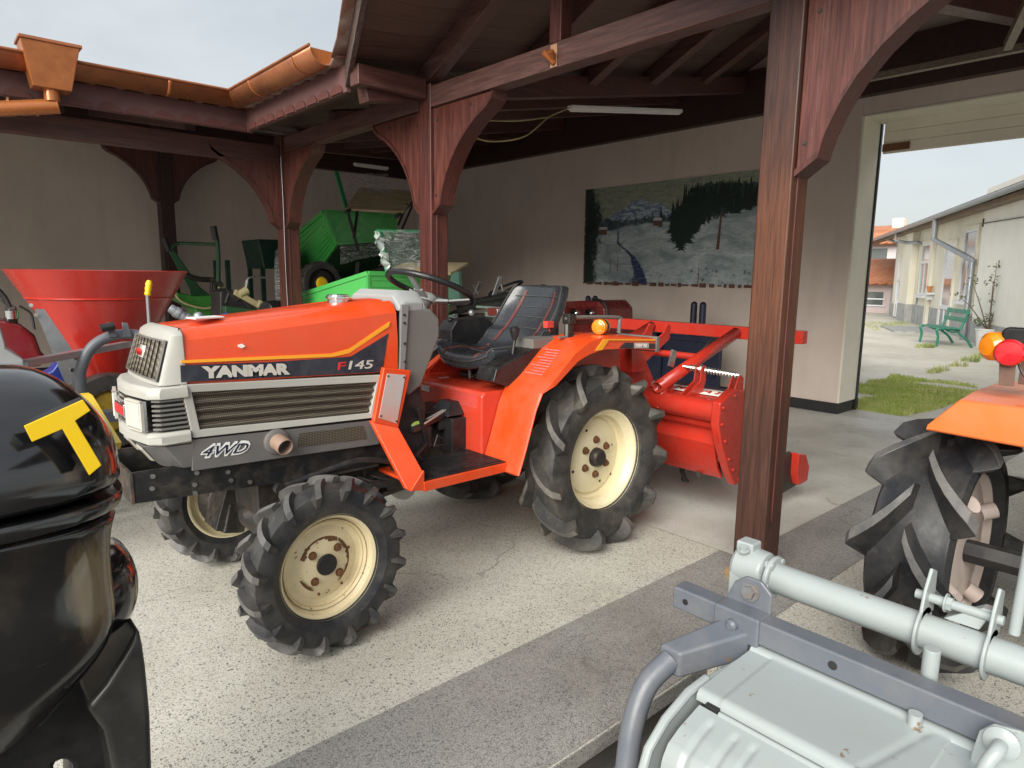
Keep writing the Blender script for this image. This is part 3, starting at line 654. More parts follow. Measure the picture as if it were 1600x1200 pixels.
# ================================================================== WHEELS
def tyre_mesh(Ro, W, Rr, n, lugh, lugw, sweep, side_len=.35, mirror=1, broad=1.0, phase=0):
    """agricultural tyre, axis Y; Ro outer radius over the lugs, Rr rim radius"""
    Rc = Ro - lugh; hw = W/2
    prof = [(Rr-.004, -hw*.62), (Rr+.012, -hw*.80), (Rr+(Rc-Rr)*.30, -hw*.97), (Rr+(Rc-Rr)*.62, -hw*.99), (Rr+(Rc-Rr)*.86, -hw*.90),
            (Rc-.012, -hw*.70), (Rc-.002, -hw*.35), (Rc, 0)]
    prof = prof + [(r, -y) for r, y in prof[-2::-1]]
    b = MB(); b.lathe([(r, y) for r, y in prof], (0,0,0), (0,1,0), 72, cap=False)
    def surf(t):      # t in 0..1.5 : half-width position then down the side wall; returns (radius, y, normal_r, normal_y)
        if t <= 1:
            y = hw*.93*t; r = Rc - .004 - (Rc-Rr)*.10*t**3.2; return r, y, math.cos(.9*t**3), math.sin(.9*t**3)
        u = (t-1)/.5; y = hw*(.93+.07*u); r = Rc-(Rc-Rr)*(.10+side_len*u); return r, y, .25*(1-u), 1
    for s in (-1, 1):
        for k in range(n):
            phi0 = 2*math.pi*(k+(.5 if s > 0 else 0))/n + phase
            rings = []
            ts = [0.03, .2, .4, .6, .8, .95, 1.08, 1.25, 1.5]
            for i, t in enumerate(ts):
                r, y, nr, ny = surf(t); l = math.hypot(nr, ny); nr /= l; ny /= l
                phi = phi0 + mirror*sweep*(min(t, 1.12)**.9)
                hh = lugh*(1 if t < 1 else max(.05, 1-((t-1)/.5)**1.6)); hh *= .92 if i == 0 else 1
                wb = lugw*(1.35 if t < 1 else 1.35-.5*(t-1)/.5)*broad; wt = lugw*(.72 if t < 1 else .72-.35*(t-1)/.5)
                def P(dphi, up):
                    rr = r+nr*up; yy = y+ny*up; a = phi+dphi/rr
                    return (rr*math.cos(a), s*yy, rr*math.sin(a))
                # the lug leans a little, so that its flanks differ
                rings.append([P(-wb/2, -.012), P(-wt/2, hh), P(wt/2, hh), P(wb/2, -.012)])
            nf = len(b.f); b.loft(rings); b.alt += [nf+4*q+1 for q in range(6)]
    return b
def rim_mesh(Rr, W, depth, disc_y, out=-1):
    hw = W/2*.72
    b = MB()
    pr_ = [(Rr+.010, -hw), (Rr+.012, -hw+.008), (Rr-.006, -hw+.016), (Rr-.018, -hw+.05), (Rr-.03, -hw+.06), (Rr-.03, hw-.05), (Rr-.012, hw-.03), (Rr+.008, hw), (Rr+.0, hw)]
    b.lathe(pr_ + [(r-.008, y) for r, y in pr_[::-1]], (0,0,0), (0,1,0), 56, cap=False)
    return b
# ================================================================== MAIN TRACTOR
TR = thing('compact_tractor', 'orange compact tractor with black vinyl seat and cream wheel rims in the middle', 'tractor', (1.8, 2.725, 0))
YN, YF, YC = 2.50, 2.95, 2.725
def yy(v): return 2*YC-v
# ---- hood: lofted sections (x, z_bottom, z_shoulder, z_top, halfwidth)
def hood_ring(x, zb, zs, zt, hw, tw):
    half = [(hw, zb), (hw+.004, zb+(zs-zb)*.5), (hw-.006, zs-.018), (hw-.022, zs+.004), (tw+.045, zs+(zt-zs)*.55), (tw+.02, zt-.006), (tw-.035, zt-.014), (tw-.055, zt-.004), (0, zt)]
    return [(x, YC-a, z) for a, z in half] + [(x, YC+a, z) for a, z in half[-2::-1]]
secs = [(.685,1.000,1.178,1.205,.215,.13),(.86,.998,1.190,1.222,.222,.135),(1.1,.993,1.212,1.246,.226,.14),(1.35,.985,1.235,1.272,.228,.145),(1.555,.978,1.255,1.292,.229,.15)]
b = MB(); b.loft([hood_ring(*q) for q in secs]); hood = b.build('hood', M['orange'], TR, bev=.004, ang=28)
b = MB(); b.tube([(1.395,YC,1.270),(1.395,YC,1.290)], .045, 24); b.tube([(1.395,YC,1.290),(1.395,YC,1.302)], .052, 24); b.tube([(1.395,YC,1.302),(1.395,YC,1.308)], .046, 24)
b.build('fuel_cap', M['chrome'], TR, bev=.002)
b = MB(); b.loft([[(x, YC-.24+.03, z) for x, z in ()] or [(.74,YC-.02,1.218),(.87,YC-.02,1.236),(.87,YC+.10,1.236),(.74,YC+.10,1.218)], [(.765,YC+.0,1.232),(.86,YC+.0,1.247),(.86,YC+.09,1.247),(.765,YC+.09,1.232)]])
b = None
# paint chip on hood
MB().prism([(a[0]+0, a[1]) for a in Yp(YN-.004, (371,539),(378,537),(383,541),(377,544),(372,542))], 'y', YN-.0075, YN-.004).build('paint_chip', M['white'], hood)
# decals on the hood side
yd = YC-.2315
def dpoly(name, pts, m, par, th=.0012, y=yd):
    q = Yp(y, *pts); return MB().prism(q, 'y', y-th, y+.004).build(name, M[m], par)
dpoly('side_decal', [(282,571),(283,597),(597,581),(607,521),(548,557),(420,566)], 'decal', hood)
dpoly('stripe', [(283,563),(283,567.5),(520,557.5),(545,552),(608,510),(609,503),(545,545),(518,552.5)], 'stripe', hood)
def tp(y, px, py): p = on('y', y, px, py); return p.x, p.z
def sidetext(name, s, p0, p1, hpx, m, y, parent, off=0, shear=0, ext=.001):
    x0, z0 = tp(y, *p0); x1, z1 = tp(y, *p1); L = math.hypot(x1-x0, z1-z0); ang = math.atan2(z1-z0, x1-x0)
    hh = tp(y, p0[0], p0[1]-hpx)[1]-z0
    size = hh/.70
    o = text(name, s, m, size, (0,0,0), (0,0,0), parent, ext, off, shear)
    wdt = max(v.co.x for v in o.data.vertices)-min(v.co.x for v in o.data.vertices); mn = min(v.co.x for v in o.data.vertices)
    o.data.transform(Matrix.Translation((x0, y-.0015, z0)) @ Matrix.Rotation(-ang, 4, 'Y') @ Matrix.Rotation(R(90), 4, 'X') @ Matrix.Diagonal((L/wdt, 1, 1, 1)) @ Matrix.Translation((-mn, 0, 0)))
    return o
sidetext('brand_letters', 'YANMAR', (313,591), (455,584), 19, M['decalshadow'] if 'decalshadow' in M else M['navy'], yd-.0005, hood, .095, 0, .0012)
sidetext('brand_letters', 'YANMAR', (315,590), (453,583.5), 16.5, M['silver'], yd-.0025, hood, .065, 0, .002)
sidetext('model_number', 'F', (527,578), (541,577), 12, M['badgered'], yd-.001, hood, .01, .1)
sidetext('model_number', '145', (544,577), (583,575), 13, M['silver'], yd-.001, hood, .012, .15)
# ---- nose: upper shell with sloping grille
def Q(x, a, z): return (x, YC+a, z)
def ring_u(t):      # t 0 bottom .. 1 top ; front edge slopes back
    xf = .590+.052*t; hw = .232-.016*t; z = 1.008+.172*t
    return [Q(.69, -hw-.0, z), Q(xf+.026, -hw, z), Q(xf+.008, -hw+.012, z), Q(xf-.003, -hw*.6, z), Q(xf-.008, 0, z), Q(xf-.003, hw*.6, z), Q(xf+.008, hw-.012, z), Q(xf+.026, hw, z), Q(.69, hw, z)]
b = MB(); rr = [ring_u(k/5) for k in range(6)]
rr.append([Q(p[0] if p[0] > .68 else p[0]+.012, (p[1]-YC)*.93, 1.192) for p in rr[-1]]); rr.append([Q(.69 if p[0] > .68 else p[0]+.025, (p[1]-YC)*.80, 1.202) for p in rr[-2]])
b.loft(rr); nose = b.build('nose_shell', M['shell'], TR, bev=.004)
def grille_mat(name, ax, base, dark, sc):
    m, t, b_, v = newmat(name)
    sp = N(t, 'ShaderNodeSeparateXYZ'); t.links.new(v, sp.inputs[0])
    vo = N(t, 'ShaderNodeTexVoronoi'); vo.inputs['Scale'].default_value = sc; vo.inputs['Randomness'].default_value = .05; t.links.new(v, vo.inputs['Vector'])
    f = ramp(t, vo.outputs['Distance'], [(.36, 1), (.52, 0)])
    n = noise_n(t, v, 30, 5, .7)
    c = mixc(t, f, mixc(t, n, base, (.19,.16,.12)), dark); t.links.new(c, b_.inputs['Base Color']); b_.inputs['Roughness'].default_value = .5; b_.inputs['Metallic'].default_value = .3
    bump(t, b_, f, -.5, .004); return m
M['mesh'] = grille_mat('perforated_mesh', 0, (.20,.17,.125), (.012,.011,.010), 150)
def gp(u, w_, d=0):     # point on the sloping upper grille; u -1..1 w 0..1
    t = .13+.74*w_; xf = .590+.052*t; hw = .230-.016*t; a = u*(hw-.020)
    x = xf-.0085+.010*abs(u)**2-d
    return (x, YC+a, 1.008+.172*t)
b = MB()
for k in range(9):
    for j, (a, c_) in enumerate(((-1, -.0), )):
        u0 = -1+2*k/9; u1 = -1+2*(k+.62)/9; u2 = -1+2*(k+1)/9
        b.grid(lambda s, v_, u0=u0, u1=u1, u2=u2: gp((u0 if s < .2 else u1 if s < .8 else u2) if True else 0, v_, .004-(.006 if s > .8 else 0)), 3, 4)
b.build('grille', M['mesh'], nose, solid=.002)
b = MB()
for (u0,u1,w0,w1_) in ((-1.06,-1.0,-.04,1.04),(1.0,1.06,-.04,1.04),(-1.06,1.06,-.05,.0),(-1.06,1.06,1.0,1.05)):
    b.grid(lambda s,v_: gp(u0+(u1-u0)*s, w0+(w1_-w0)*v_, .003), 6, 3)
b.build('grille_trim', M['dash'], nose, solid=.004)
g0, g1, g2, g3 = gp(-.18,.46,.007), gp(.18,.46,.007), gp(.18,.80,.007), gp(-.18,.80,.007)
MB().quad(g0,g1,g2,g3).build('emblem', M['silver'], nose, solid=.004)
b = MB()
mm = Matrix(((0,0,-1,0),(-1,0,0,0),(.0,1,0,0),(0,0,0,1)))
text('emblem_mark', 'MM', M['badgered'], .032, (gp(0,.5,.0115)[0], YC+.028, gp(0,.5)[2]+.004), mm, nose, .0025, .02, sx=.95)
# ---- lower nose
def ring_l(x0, zz, o=0, xf=.535, hw=.238):
    xf = .535+(xf-.49)*.8
    return [Q(.69,-hw-o,zz), Q(xf+.060,-hw-o,zz), Q(xf+.030-o,-hw+.025-o*.5,zz), Q(xf-o,-.06,zz), Q(xf-o,.06,zz), Q(xf+.030-o,hw-.025+o*.5,zz), Q(xf+.060,hw+o,zz), Q(.69,hw+o,zz)]
b = MB(); b.loft([ring_l(0,1.010,-.03,.53), ring_l(0,1.004,.0,.50), ring_l(0,.985,.006,.49), ring_l(0,.962,.006,.49)]); b.build('nose_band', M['shell'], TR, bev=.005)
b = MB(); b.loft([ring_l(0,.845,-.0,.49), ring_l(0,.835,.008,.485), ring_l(0,.805,.008,.485), ring_l(0,.795,-.012,.50)]); b.build('nose_band', M['shell'], TR, bev=.005)
b = MB(); b.loft([ring_l(0,.845,-.022,.50), ring_l(0,.963,-.022,.50)]); b.build('nose_core', M['plastic'], TR)
b = MB()
for k in range(7):
    z = .853+k*.0165; r0 = ring_l(0, z, -.004,.49); r1 = ring_l(0, z+.0075, -.004,.49)
    for ids in ((0,1,2),(5,6,7)):
        pts0 = [Vector(r0[i]) for i in ids]; pts1 = [Vector(r1[i]) for i in ids]
        if ids[0] == 0: pts0[2] = pts0[1].lerp(pts0[2], .85); pts1[2] = pts1[1].lerp(pts1[2], .85)
        else: pts0[0] = pts0[1].lerp(pts0[0], .55); pts1[0] = pts1[1].lerp(pts1[0], .55)
        ins = [p.lerp(Vector((.8, YC, p.z)), .07) for p in pts0]
        b.loft([[pts0[i], pts1[i], (ins[i].x, ins[i].y, pts1[i].z), ins[i]] for i in range(3)])
b.build('side_louvres', M['dash'], TR, bev=.0015)
lensmat, t_, b_, v_ = newmat('headlight_glass'); b_.inputs['Base Color'].default_value = (.78,.80,.72,1); b_.inputs['Roughness'].default_value = .08; b_.inputs['Transmission Weight'].default_value = .25; b_.inputs['Coat Weight'].default_value = 1; b_.inputs['IOR'].default_value = 1.45
bump(t_, b_, ramp(t_, noise_n(t_, v_, 90, 1, .5, (.2,1,.2)), [(.4,0),(.6,1)]), .3, .004)
for s in (-1, 1):
    c0 = Vector(Q(.561, s*.208, 0)); c1 = Vector(Q(.539, s*.082, 0))
    dirv = (c1-c0); nrm = Vector((-abs(dirv.y), -s*abs(dirv.x)*1.0, 0)).normalized() if True else 0
    nrm = Vector((-1, s*-.0-.0, 0)); nrm = Vector((dirv.y, -dirv.x, 0)).normalized()
    if nrm.x > 0: nrm = -nrm
    def L(u, z, d): p = c0.lerp(c1, u)+nrm*d; return (p.x, p.y, z)
    hl = MB().loft([[L(0,.851,.0), L(1,.851,.0), L(1,.958,.0), L(0,.958,.0)], [L(0,.851,.012), L(1,.851,.012), L(1,.958,.012), L(0,.958,.012)]]).build('headlight', M['chrome'], TR, bev=.002)
    MB().loft([[L(.06,.856,.012), L(.94,.856,.012), L(.94,.952,.012), L(.06,.952,.012)], [L(.1,.862,.026), L(.9,.862,.026), L(.9,.947,.026), L(.1,.947,.026)]]).build('lens', lensmat, hl, bev=.003)
    q = MB()
    for (u0,u1,z0,z1) in ((0,1,.851,.857),(0,1,.951,.958),(0,.07,.851,.958),(.93,1,.851,.958)): q.loft([[L(u0,z0,.010),L(u1,z0,.010),L(u1,z1,.010),L(u0,z1,.010)],[L(u0,z0,.022),L(u1,z0,.022),L(u1,z1,.022),L(u0,z1,.022)]])
    q.build('bezel', M['silver'], hl, bev=.0015)
b = MB(); b.bx(.517,.534,YC-.068,YC+.068,.880,.930); eb = b.build('front_emblem', M['chrome'], TR, bev=.005)
b = MB(); b.bx(.5135,.519,YC-.060,YC-.010,.889,.921); b.bx(.5135,.519,YC+.010,YC+.060,.889,.921); b.build('emblem_mark', M['badgered'], eb, bev=.004)
b = MB()
for k in range(6): b.bx(.533,.541,YC-.08,YC+.08,.853+k*.0185,.861+k*.0185)
b.build('centre_louvres', M['chrome'], TR)
# ---- side panels with mesh windows (both sides) and grey skirts
def sidepanels(mir):
    def yv(a): return YC-a if not mir else YC+a
    fr = Yp(YN, (281,601),(597,585),(585,652),(300,684)); inn = Yp(YN, (299,613),(588,597),(577,645),(312,671))
    b = MB(); o = [(x, yv(.236), z) for x, z in fr]; i_ = [(x, yv(.232), z) for x, z in inn]; o2 = [(x, yv(.20), z) for x, z in fr]; i2 = [(x, yv(.20), z) for x, z in inn]
    b.add(o+i_+o2+i2, [(k, (k+1)%4, 4+(k+1)%4, 4+k) for k in range(4)] + [(k, (k+1)%4, 8+(k+1)%4, 8+k) for k in range(4)] + [(4+k, 4+(k+1)%4, 12+(k+1)%4, 12+k) for k in range(4)])
    sp = b.build('side_panel', M['shell'], TR, bev=.004)
    # corrugated mesh
    def fn(u, v_):
        a = Vector((inn[3][0],0,inn[3][1])).lerp(Vector((inn[2][0],0,inn[2][1])), u); c_ = Vector((inn[0][0],0,inn[0][1])).lerp(Vector((inn[1][0],0,inn[1][1])), u); p = a.lerp(c_, v_)
        return (p.x, yv(.218+.008*math.sin(v_*math.pi*2*4.5)), p.z)
    MB().grid(fn, 2, 45).build('grille', M['mesh'], sp)
    sk = Yp(YN, (298,687),(588,656),(592,694),(462,712),(300,736))
    b = MB(); b.prism(sk, 'y', *( (yv(.230), yv(.215)) ))
    s2 = b.build('skirt', M['grey'], TR, bev=.003)
    gq = Yp(YN, (466,677),(566,665),(572,685),(464,698))
    MB().prism(gq, 'y', yv(.2325), yv(.2305)).build('skirt_mesh', M['mesh'], s2)
    return s2
sk = sidepanels(False); sidepanels(True)
# dark gap strip between nose and side panel
MB().prism(Yp(YN,(281,601),(286,602),(305,684),(297,684)),'y',YC-.22,YC+.22).build('front_pillar', paint('pillar_maroon',(.10,.012,.012),.4), TR)
# engine block filling the body
b = MB(); b.bx(.70,1.50,YC-.205,YC+.205,.72,1.0); b.build('engine_cover', M['engine'], TR)
# 4WD decal
sidetext('drive_decal', '4WD', (313,715), (391,706), 18.5, M['white'], YC-.2308, sk, .075, .45, .0008)
sidetext('drive_decal', '4WD', (316,713.5), (388,706), 15.5, M['navy'], YC-.2322, sk, .0, .45, .0012)
# exhaust stub
ex = tp(YC-.235, 433, 690)
b = MB(); b.lathe([(.052,0),(.050,.012),(.040,.018)], (ex[0], YC-.228, ex[1]), (0,-1,0), 24)
b.build('exhaust_ring', M['grey'], TR, bev=.002)
b = MB(); b.tube(smooth([(ex[0]-.01,YC-.15,ex[1]),(ex[0],YC-.25,ex[1]),(ex[0]+.006,YC-.30,ex[1]-.012)],4), .031, 20, cap=False); b.lathe([(.0,0),(.028,0)],(ex[0],YC-.24,ex[1]),(0,1,0),16)
b.build('exhaust_pipe', M['rustpale'], TR, solid=.004) if 'rustpale' in M else b.build('exhaust_pipe', paint('exhaust_rust', (.30,.20,.15), .6, dirt=.5, dirtcol=(.12,.06,.03), scale=15), TR, solid=.004)
# ---- front skirt below the nose with indicator lamps
def ring_b(z, xf, hw, xr=.70): return [Q(xr,-hw,z), Q(xf+.055,-hw,z), Q(xf,-hw+.075,z), Q(xf,hw-.075,z), Q(xf+.055,hw,z), Q(xr,hw,z)]
b = MB(); b.loft([ring_b(.705,.615,.225), ring_b(.715,.600,.228), ring_b(.793,.548,.232)]); fs = b.build('front_skirt', M['grey'], TR, bev=.004)
for s in (-1,1):
    def fk(u, v_, d=0):      # on the sloping front face of the skirt
        a = s*(.055+.085*u); t = .15+.72*v_; return Vector(Q(.600-.052*t-d-.002, a, .715+.078*t-d*.6))
    ind = MB().loft([[tuple(fk(*q, .001)) for q in ((0,0),(1,0),(1,1),(0,1))],[tuple(fk(*q, .008)) for q in ((.1,.12),(.9,.12),(.9,.88),(.1,.88))]]).build('indicator', paint('lamp_frame', (.40,.38,.33), .5), TR, bev=.001)
    MB().quad(*[tuple(fk(*q, .0095)) for q in ((.2,.22),(.8,.22),(.8,.78),(.2,.78))]).build('lens', paint('dull_amber', (.17,.08,.03), .25, dirt=.5), ind)
# ---- chassis frame
M['frame'] = paint('frame_black', (.014,.014,.015), .45, dirt=.55, dirtcol=(.10,.08,.06), scale=12, bumpy=.06)
b = MB(); zt0, zb0, zt1, zb1 = .712,.602,.712,.590
for a in (.185, -.185-.012): b.prism([(.505,.60),(1.15,.565),(1.75,.60),(1.75,.70),(.505,.712)], 'y', YC+a, YC+a+.012)
for a in (.150, -.195): b.prism([(.505,.60),(1.15,.565),(1.15,.575),(.505,.61)], 'y', YC+a, YC+a+.045)
fr = b.build('chassis_frame', M['frame'], TR, bev=.002)
b = MB(); b.bx(.493,.5045,YC-.20,YC+.20,.60,.712); b.build('front_plate', M['rustframe'] if 'rustframe' in M else paint('scuffed_black', (.03,.027,.025), .6, dirt=.8, dirtcol=(.22,.12,.07), scale=14), TR, bev=.002)
for x, z in ((.56,.645),(.565,.688),(.70,.63),(.71,.673),(.82,.655),(.83,.62),(.90,.60),(.70,.598)): MB().lathe([(.0085,0),(.0085,.006)], (x, YC-.197, z), (0,-1,0), 10).build('frame_bolt', M['steel'], fr)
# ---- engine / gearbox / axle masses underneath
b = MB()
b.bx(.95,1.45,YC-.13,YC+.13,.42,.72); b.bx(1.45,2.5,YC-.11,YC+.11,.40,.75); b.lathe([(.12,0),(.12,.35)], (1.05,YC,.50),(1,0,0),20); b.lathe([(.15,0),(.13,.25),(.09,.3)], (1.42,YC,.50),(1,0,0),20)
b.bx(2.25,2.75,YC-.14,YC+.14,.34,.85)
b.tube([(2.56,YC-.42,.47),(2.56,YC+.42,.47)], .065, 18)
b.tube([(1.0,YC-.06,.33),(1.9,YC-.05,.42)], .03, 12)
b.build('transmission', M['engine'], TR, bev=.01)
b = MB(); b.tube([(1.045,YC-.42,.375),(1.045,YC-.12,.385),(1.045,YC+.12,.385),(1.045,YC+.42,.375)], [.045,.055,.055,.045], 16); b.lathe([(.03,-.11),(.085,-.06),(.095,0),(.085,.06),(.03,.11)], (1.045,YC+.03,.385), (1,0,0), 18)
for s in (-1,1): b.lathe([(.06,-.09),(.075,-.05),(.075,.05),(.05,.09)], (1.045,YC+s*.40,.36), (0,.2*s,1), 16); b.tube([(1.13,YC+s*.36,.40),(1.16,YC+s*.12,.44),(1.18,YC,.44)], .013, 8); b.tube([(1.045,YC+s*.35,.375),(1.045,YC+s*.46,.34)], .07, 16)
b.bx(.98,1.11,YC-.06,YC+.06,.38,.60)
b.lathe([(.05,-.10),(.13,-.06),(.15,0),(.15,.03)], (1.045,YC+.45,.335),(0,1,0),24); b.cbox((.99,YC+.33,.34),(.13,.16,.20),(0,.3,0)); b.tube([(.93,YC+.40,.30),(1.16,YC+.36,.44)],.03,10)
b.build('front_axle', M['engine'], TR, bev=.006)
b = MB(); b.tube(smooth([(1.0,YC-.235,.565),(1.18,YC-.25,.60),(1.32,YC-.26,.622),(1.45,YC-.255,.60),(1.52,YC-.25,.575)],4), .013, 10); b.lathe([(.022,-.015),(.022,.015)], (1.0,YC-.235,.562),(0,1,0),14)
for q in range(5): b.tube(smooth([(1.15+q*.07,YC-.19,.56-q*.01),(1.25+q*.06,YC-.22,.50),(1.42+q*.03,YC-.20,.47+q*.01)],4), .008, 8)
b.bx(1.20,1.44,YC-.25,YC-.2,.575,.588); b.bx(1.25,1.48,YC-.24,YC-.18,.47,.50)
for q in range(8): b.lathe([(.02,0),(.016,.03)], (1.16+q*.05,YC-.15,.44-.01*(q%3)),(0,-1,-.6),8)
b.build('steering_rod', M['frame'], TR, bev=.002)
MB().cbox((.985,YC+.30,.30),(.10,.10,.14),(0,.25,.2)).build('knuckle', M['engine'], TR, bev=.012)
# ---- dashboard cowl
dsh = Yp(YN, (612,480),(604,590),(608,690),(640,600),(683,540),(678,487),(640,462))
zq = lambda x: 0
b = MB()
def dr(x, zb, zt, hw): return [Q(x,-hw,zb), Q(x,-hw,zt-.05), Q(x,-hw+.055,zt), Q(x,hw-.055,zt), Q(x,hw,zt-.05), Q(x,hw,zb)]
b.prism([(1.565,.975),(1.60,1.255),(1.74,1.245),(1.785,1.20),(1.785,1.12),(1.68,.90),(1.61,.86)], 'y', YC-.222, YC+.222)
dash = b.build('dashboard', M['dash'], TR, bev=.012)
b = MB(); b.loft([dr(1.563,1.24,1.305,.232), dr(1.60,1.24,1.330,.228), dr(1.70,1.235,1.325,.215)]); b.loft([[Q(1.70,-.215,1.235),Q(1.70,-.215,1.275),Q(1.70,-.16,1.325),Q(1.70,.16,1.325),Q(1.70,.215,1.275),Q(1.70,.215,1.235)],[Q(1.775,-.19,1.16),Q(1.775,-.19,1.20),Q(1.775,-.14,1.235),Q(1.775,.14,1.235),Q(1.775,.19,1.20),Q(1.775,.19,1.16)]])
b.build('dashboard_top', M['dashtop'], dash, bev=.008)
b = MB(); b.prism([(1.5585,.975),(1.585,.975),(1.612,1.27),(1.572,1.27)], 'y', YC-.236, YC-.218); b.build('dash_edge', paint('dash_edge_grey',(.20,.20,.20),.45,dirt=.2), dash, bev=.003)
b = MB()
for z in (1.02,1.10,1.19,1.225): b.lathe([(.006,0),(.006,.003)], (1.585,YC-.237,z),(0,-1,0),8)
b.build('screw', M['black'], dash)
MB().prism([(1.53,.55),(1.53,1.0),(1.66,1.0),(1.72,.80),(1.70,.55)], 'y', YC-.20, YC+.20).build('pedal_cover', M['plastic'], TR, bev=.01)
lab = MB(); px_, pz_ = tp(YC-.205, 653, 666); lab.prism([(px_+.036*math.cos(a*.3927), pz_+.024*math.sin(a*.3927)) for a in range(16)], 'y', YC-.2055, YC-.2015)
st_ = lab.build('green_sticker', paint('sticker_green', (.45,.62,.12), .5, dirt=.1, bumpy=0), TR)
MB().prism([(px_-.034,pz_-.008),(px_+.034,pz_-.008),(px_+.034,pz_+.008),(px_-.034,pz_+.008)], 'y', YC-.2065, YC-.2057).build('sticker_band', M['white'], st_)
text('sticker_text', 'P I B I Z I', M['dkgreen'], .0125, (px_-.031,YC-.2068,pz_-.0045), (R(90),0,0), st_, .0002)
# ---- red leg shields with plastic window
for s in (-1,1):
    def Y_(a): return YC+s*a
    A = Yp(YC-.262, (600,574),(643,579),(623,669),(584,660))
    b = MB(); b.prism(A, 'y', Y_(.262), Y_(.235)); ps = b.build('leg_shield', M['orange'], TR, bev=.006)
    W_ = [(A[0][0]*.86+A[2][0]*.14+.004, A[0][1]*.90+A[2][1]*.1), (A[1][0]*.83+A[3][0]*.17, A[1][1]*.92+A[3][1]*.08), (A[2][0]*.84+A[0][0]*.16, A[2][1]*.92+A[0][1]*.08), (A[3][0]*.88+A[1][0]*.12, A[3][1]*.92+A[1][1]*.08)]
    MB().prism(W_, 'y', Y_(.266), Y_(.2625)).build('reflector', M['plate_clear'] if 'plate_clear' in M else paint('scuffed_clear', (.46,.42,.41), .3, dirt=.6, dirtcol=(.60,.20,.12), scale=6, bumpy=0), ps, bev=.001)
    k = MB()
    for (x, z) in W_: cx_ = sum(q[0] for q in W_)/4; cz_ = sum(q[1] for q in W_)/4; k.lathe([(.004,0),(.004,.003)], (x+(cx_-x)*.14, Y_(.266), z+(cz_-z)*.1),(0,s,0),8)
    k.build('screw', M['black'], ps)
    # lower diagonal wing of the step: from the shield bottom out to the step corner
    p0 = (A[3][0]-.004, Y_(.250), A[3][1]+.004); p1 = (A[2][0]+.004, Y_(.250), A[2][1]+.004)
    q0 = (1.455, Y_(.495), .515); q1 = (1.498, Y_(.50), .595)
    b = MB(); b.loft([[(p0[0],p0[1],p0[2]),(p1[0],p1[1],p1[2]),(p1[0],p1[1]-s*.03,p1[2]),(p0[0],p0[1]-s*.03,p0[2])],
                      [(q0[0]-.02,q0[1]-s*.02,q0[2]+.01),(q1[0],q1[1],q1[2]),(q1[0],q1[1]-s*.03,q1[2]),(q0[0]-.02,q0[1]-s*.05,q0[2]+.01)],
                      ])
    b.prism([(1.435,.525),(1.498,.60),(1.505,.60),(1.505,.515)], 'y', Y_(.50), Y_(.44))
    b.build('step_wing', M['orange'], TR, bev=.004)
    # step
    b = MB(); b.bx(1.50,1.965,min(Y_(.485),Y_(.503)),max(Y_(.485),Y_(.503)),.510,.552); b.bx(1.49,1.955,min(Y_(.15),Y_(.484)),max(Y_(.15),Y_(.484)),.520,.535)
    stp = b.build('step', M['orange'], TR, bev=.004)
    b = MB(); b.bx(1.515,1.955,min(Y_(.21),Y_(.492)),max(Y_(.21),Y_(.492)),.536,.558)
    for k_ in range(26):
        x_ = 1.525+k_*.0165; b.bx(x_,x_+.007,min(Y_(.22),Y_(.475)),max(Y_(.22),Y_(.475)),.558,.562)
    b.build('rubber_mat', M['plastic'], stp, bev=.0)
    # fender: band swept along its path, with outer lip
    path = [(1.945,.515),(1.985,.62),(2.045,.80),(2.085,.875),(2.16,.925),(2.30,1.045),(2.40,1.095),(2.50,1.112),(2.70,1.105),(2.93,1.080)]
    inn_y, out_y = .335, .585
    b = MB(); ring = []
    for i, (x, z) in enumerate(path):
        t = i/(len(path)-1); lip = .012+.055*min(1, max(0, (i-3)/3))
        nx, nz = (.9,-.3) if i < 4 else (.45,-.9) if i < 6 else (.0,-1)
        xo, zo = x-.010, z-.012
        ring.append([(x, Y_(inn_y), z), (x, Y_(out_y-.02), z), (x+nx*.004, Y_(out_y), z-.006), (x+nx*lip, Y_(out_y+.004), z+nz*lip), (x+nx*lip, Y_(out_y-.006), z+nz*lip), (x+nx*.01, Y_(out_y-.022), z-.012), (x+nx*.01, Y_(inn_y), z-.010)])
    b.loft(ring); fd = b.build('fender', M['orange'], TR, bev=.003, ang=40)
    # inner wall of the fender
    b = MB(); b.prism([(1.975,.55),(2.05,.78),(2.10,.87),(2.31,1.04),(2.42,1.09),(2.92,1.07),(2.95,.70),(2.60,.60),(2.2,.50)], 'y', Y_(.330), Y_(.342)); b.build('fender_side', M['redbody'], fd)
    # rear cap, stripe and black band
    MB().bx(2.925,2.955,min(Y_(.33),Y_(.592)),max(Y_(.33),Y_(.592)),1.005,1.088).build('rear_cap', M['dash'], fd, bev=.006)
    if s < 0:
        yo = YC-out_y-.0055
        MB().prism([(2.44,1.045),(2.49,1.045),(2.535,1.090),(2.915,1.067),(2.915,1.075),(2.50,1.099)], 'y', yo-.0012, yo+.003).build('stripe', M['stripe'], fd)
        MB().prism([(2.62,1.046),(2.665,1.072),(2.915,1.052),(2.915,1.024)], 'y', yo-.0014, yo+.003).build('band', M['decal'], fd)
        o = text('brand_plate', 'YANMAR', M['white'], .028, (2.745,yo-.0022,1.043), Matrix.Rotation(R(4),4,'Y') @ Matrix.Rotation(R(90),4,'X'), fd, .0006, .002, sx=.85)
        MB().prism([(2.735,1.038),(2.86,1.031),(2.86,1.060),(2.735,1.067)], 'y', yo-.0018, yo).build('plate', paint('plate_dull',(.42,.33,.28),.5), fd)
        # warning sticker on sloped part
        a_ = Vector((2.17,0,.935)); b__ = Vector((2.29,0,1.040)); q = MB()
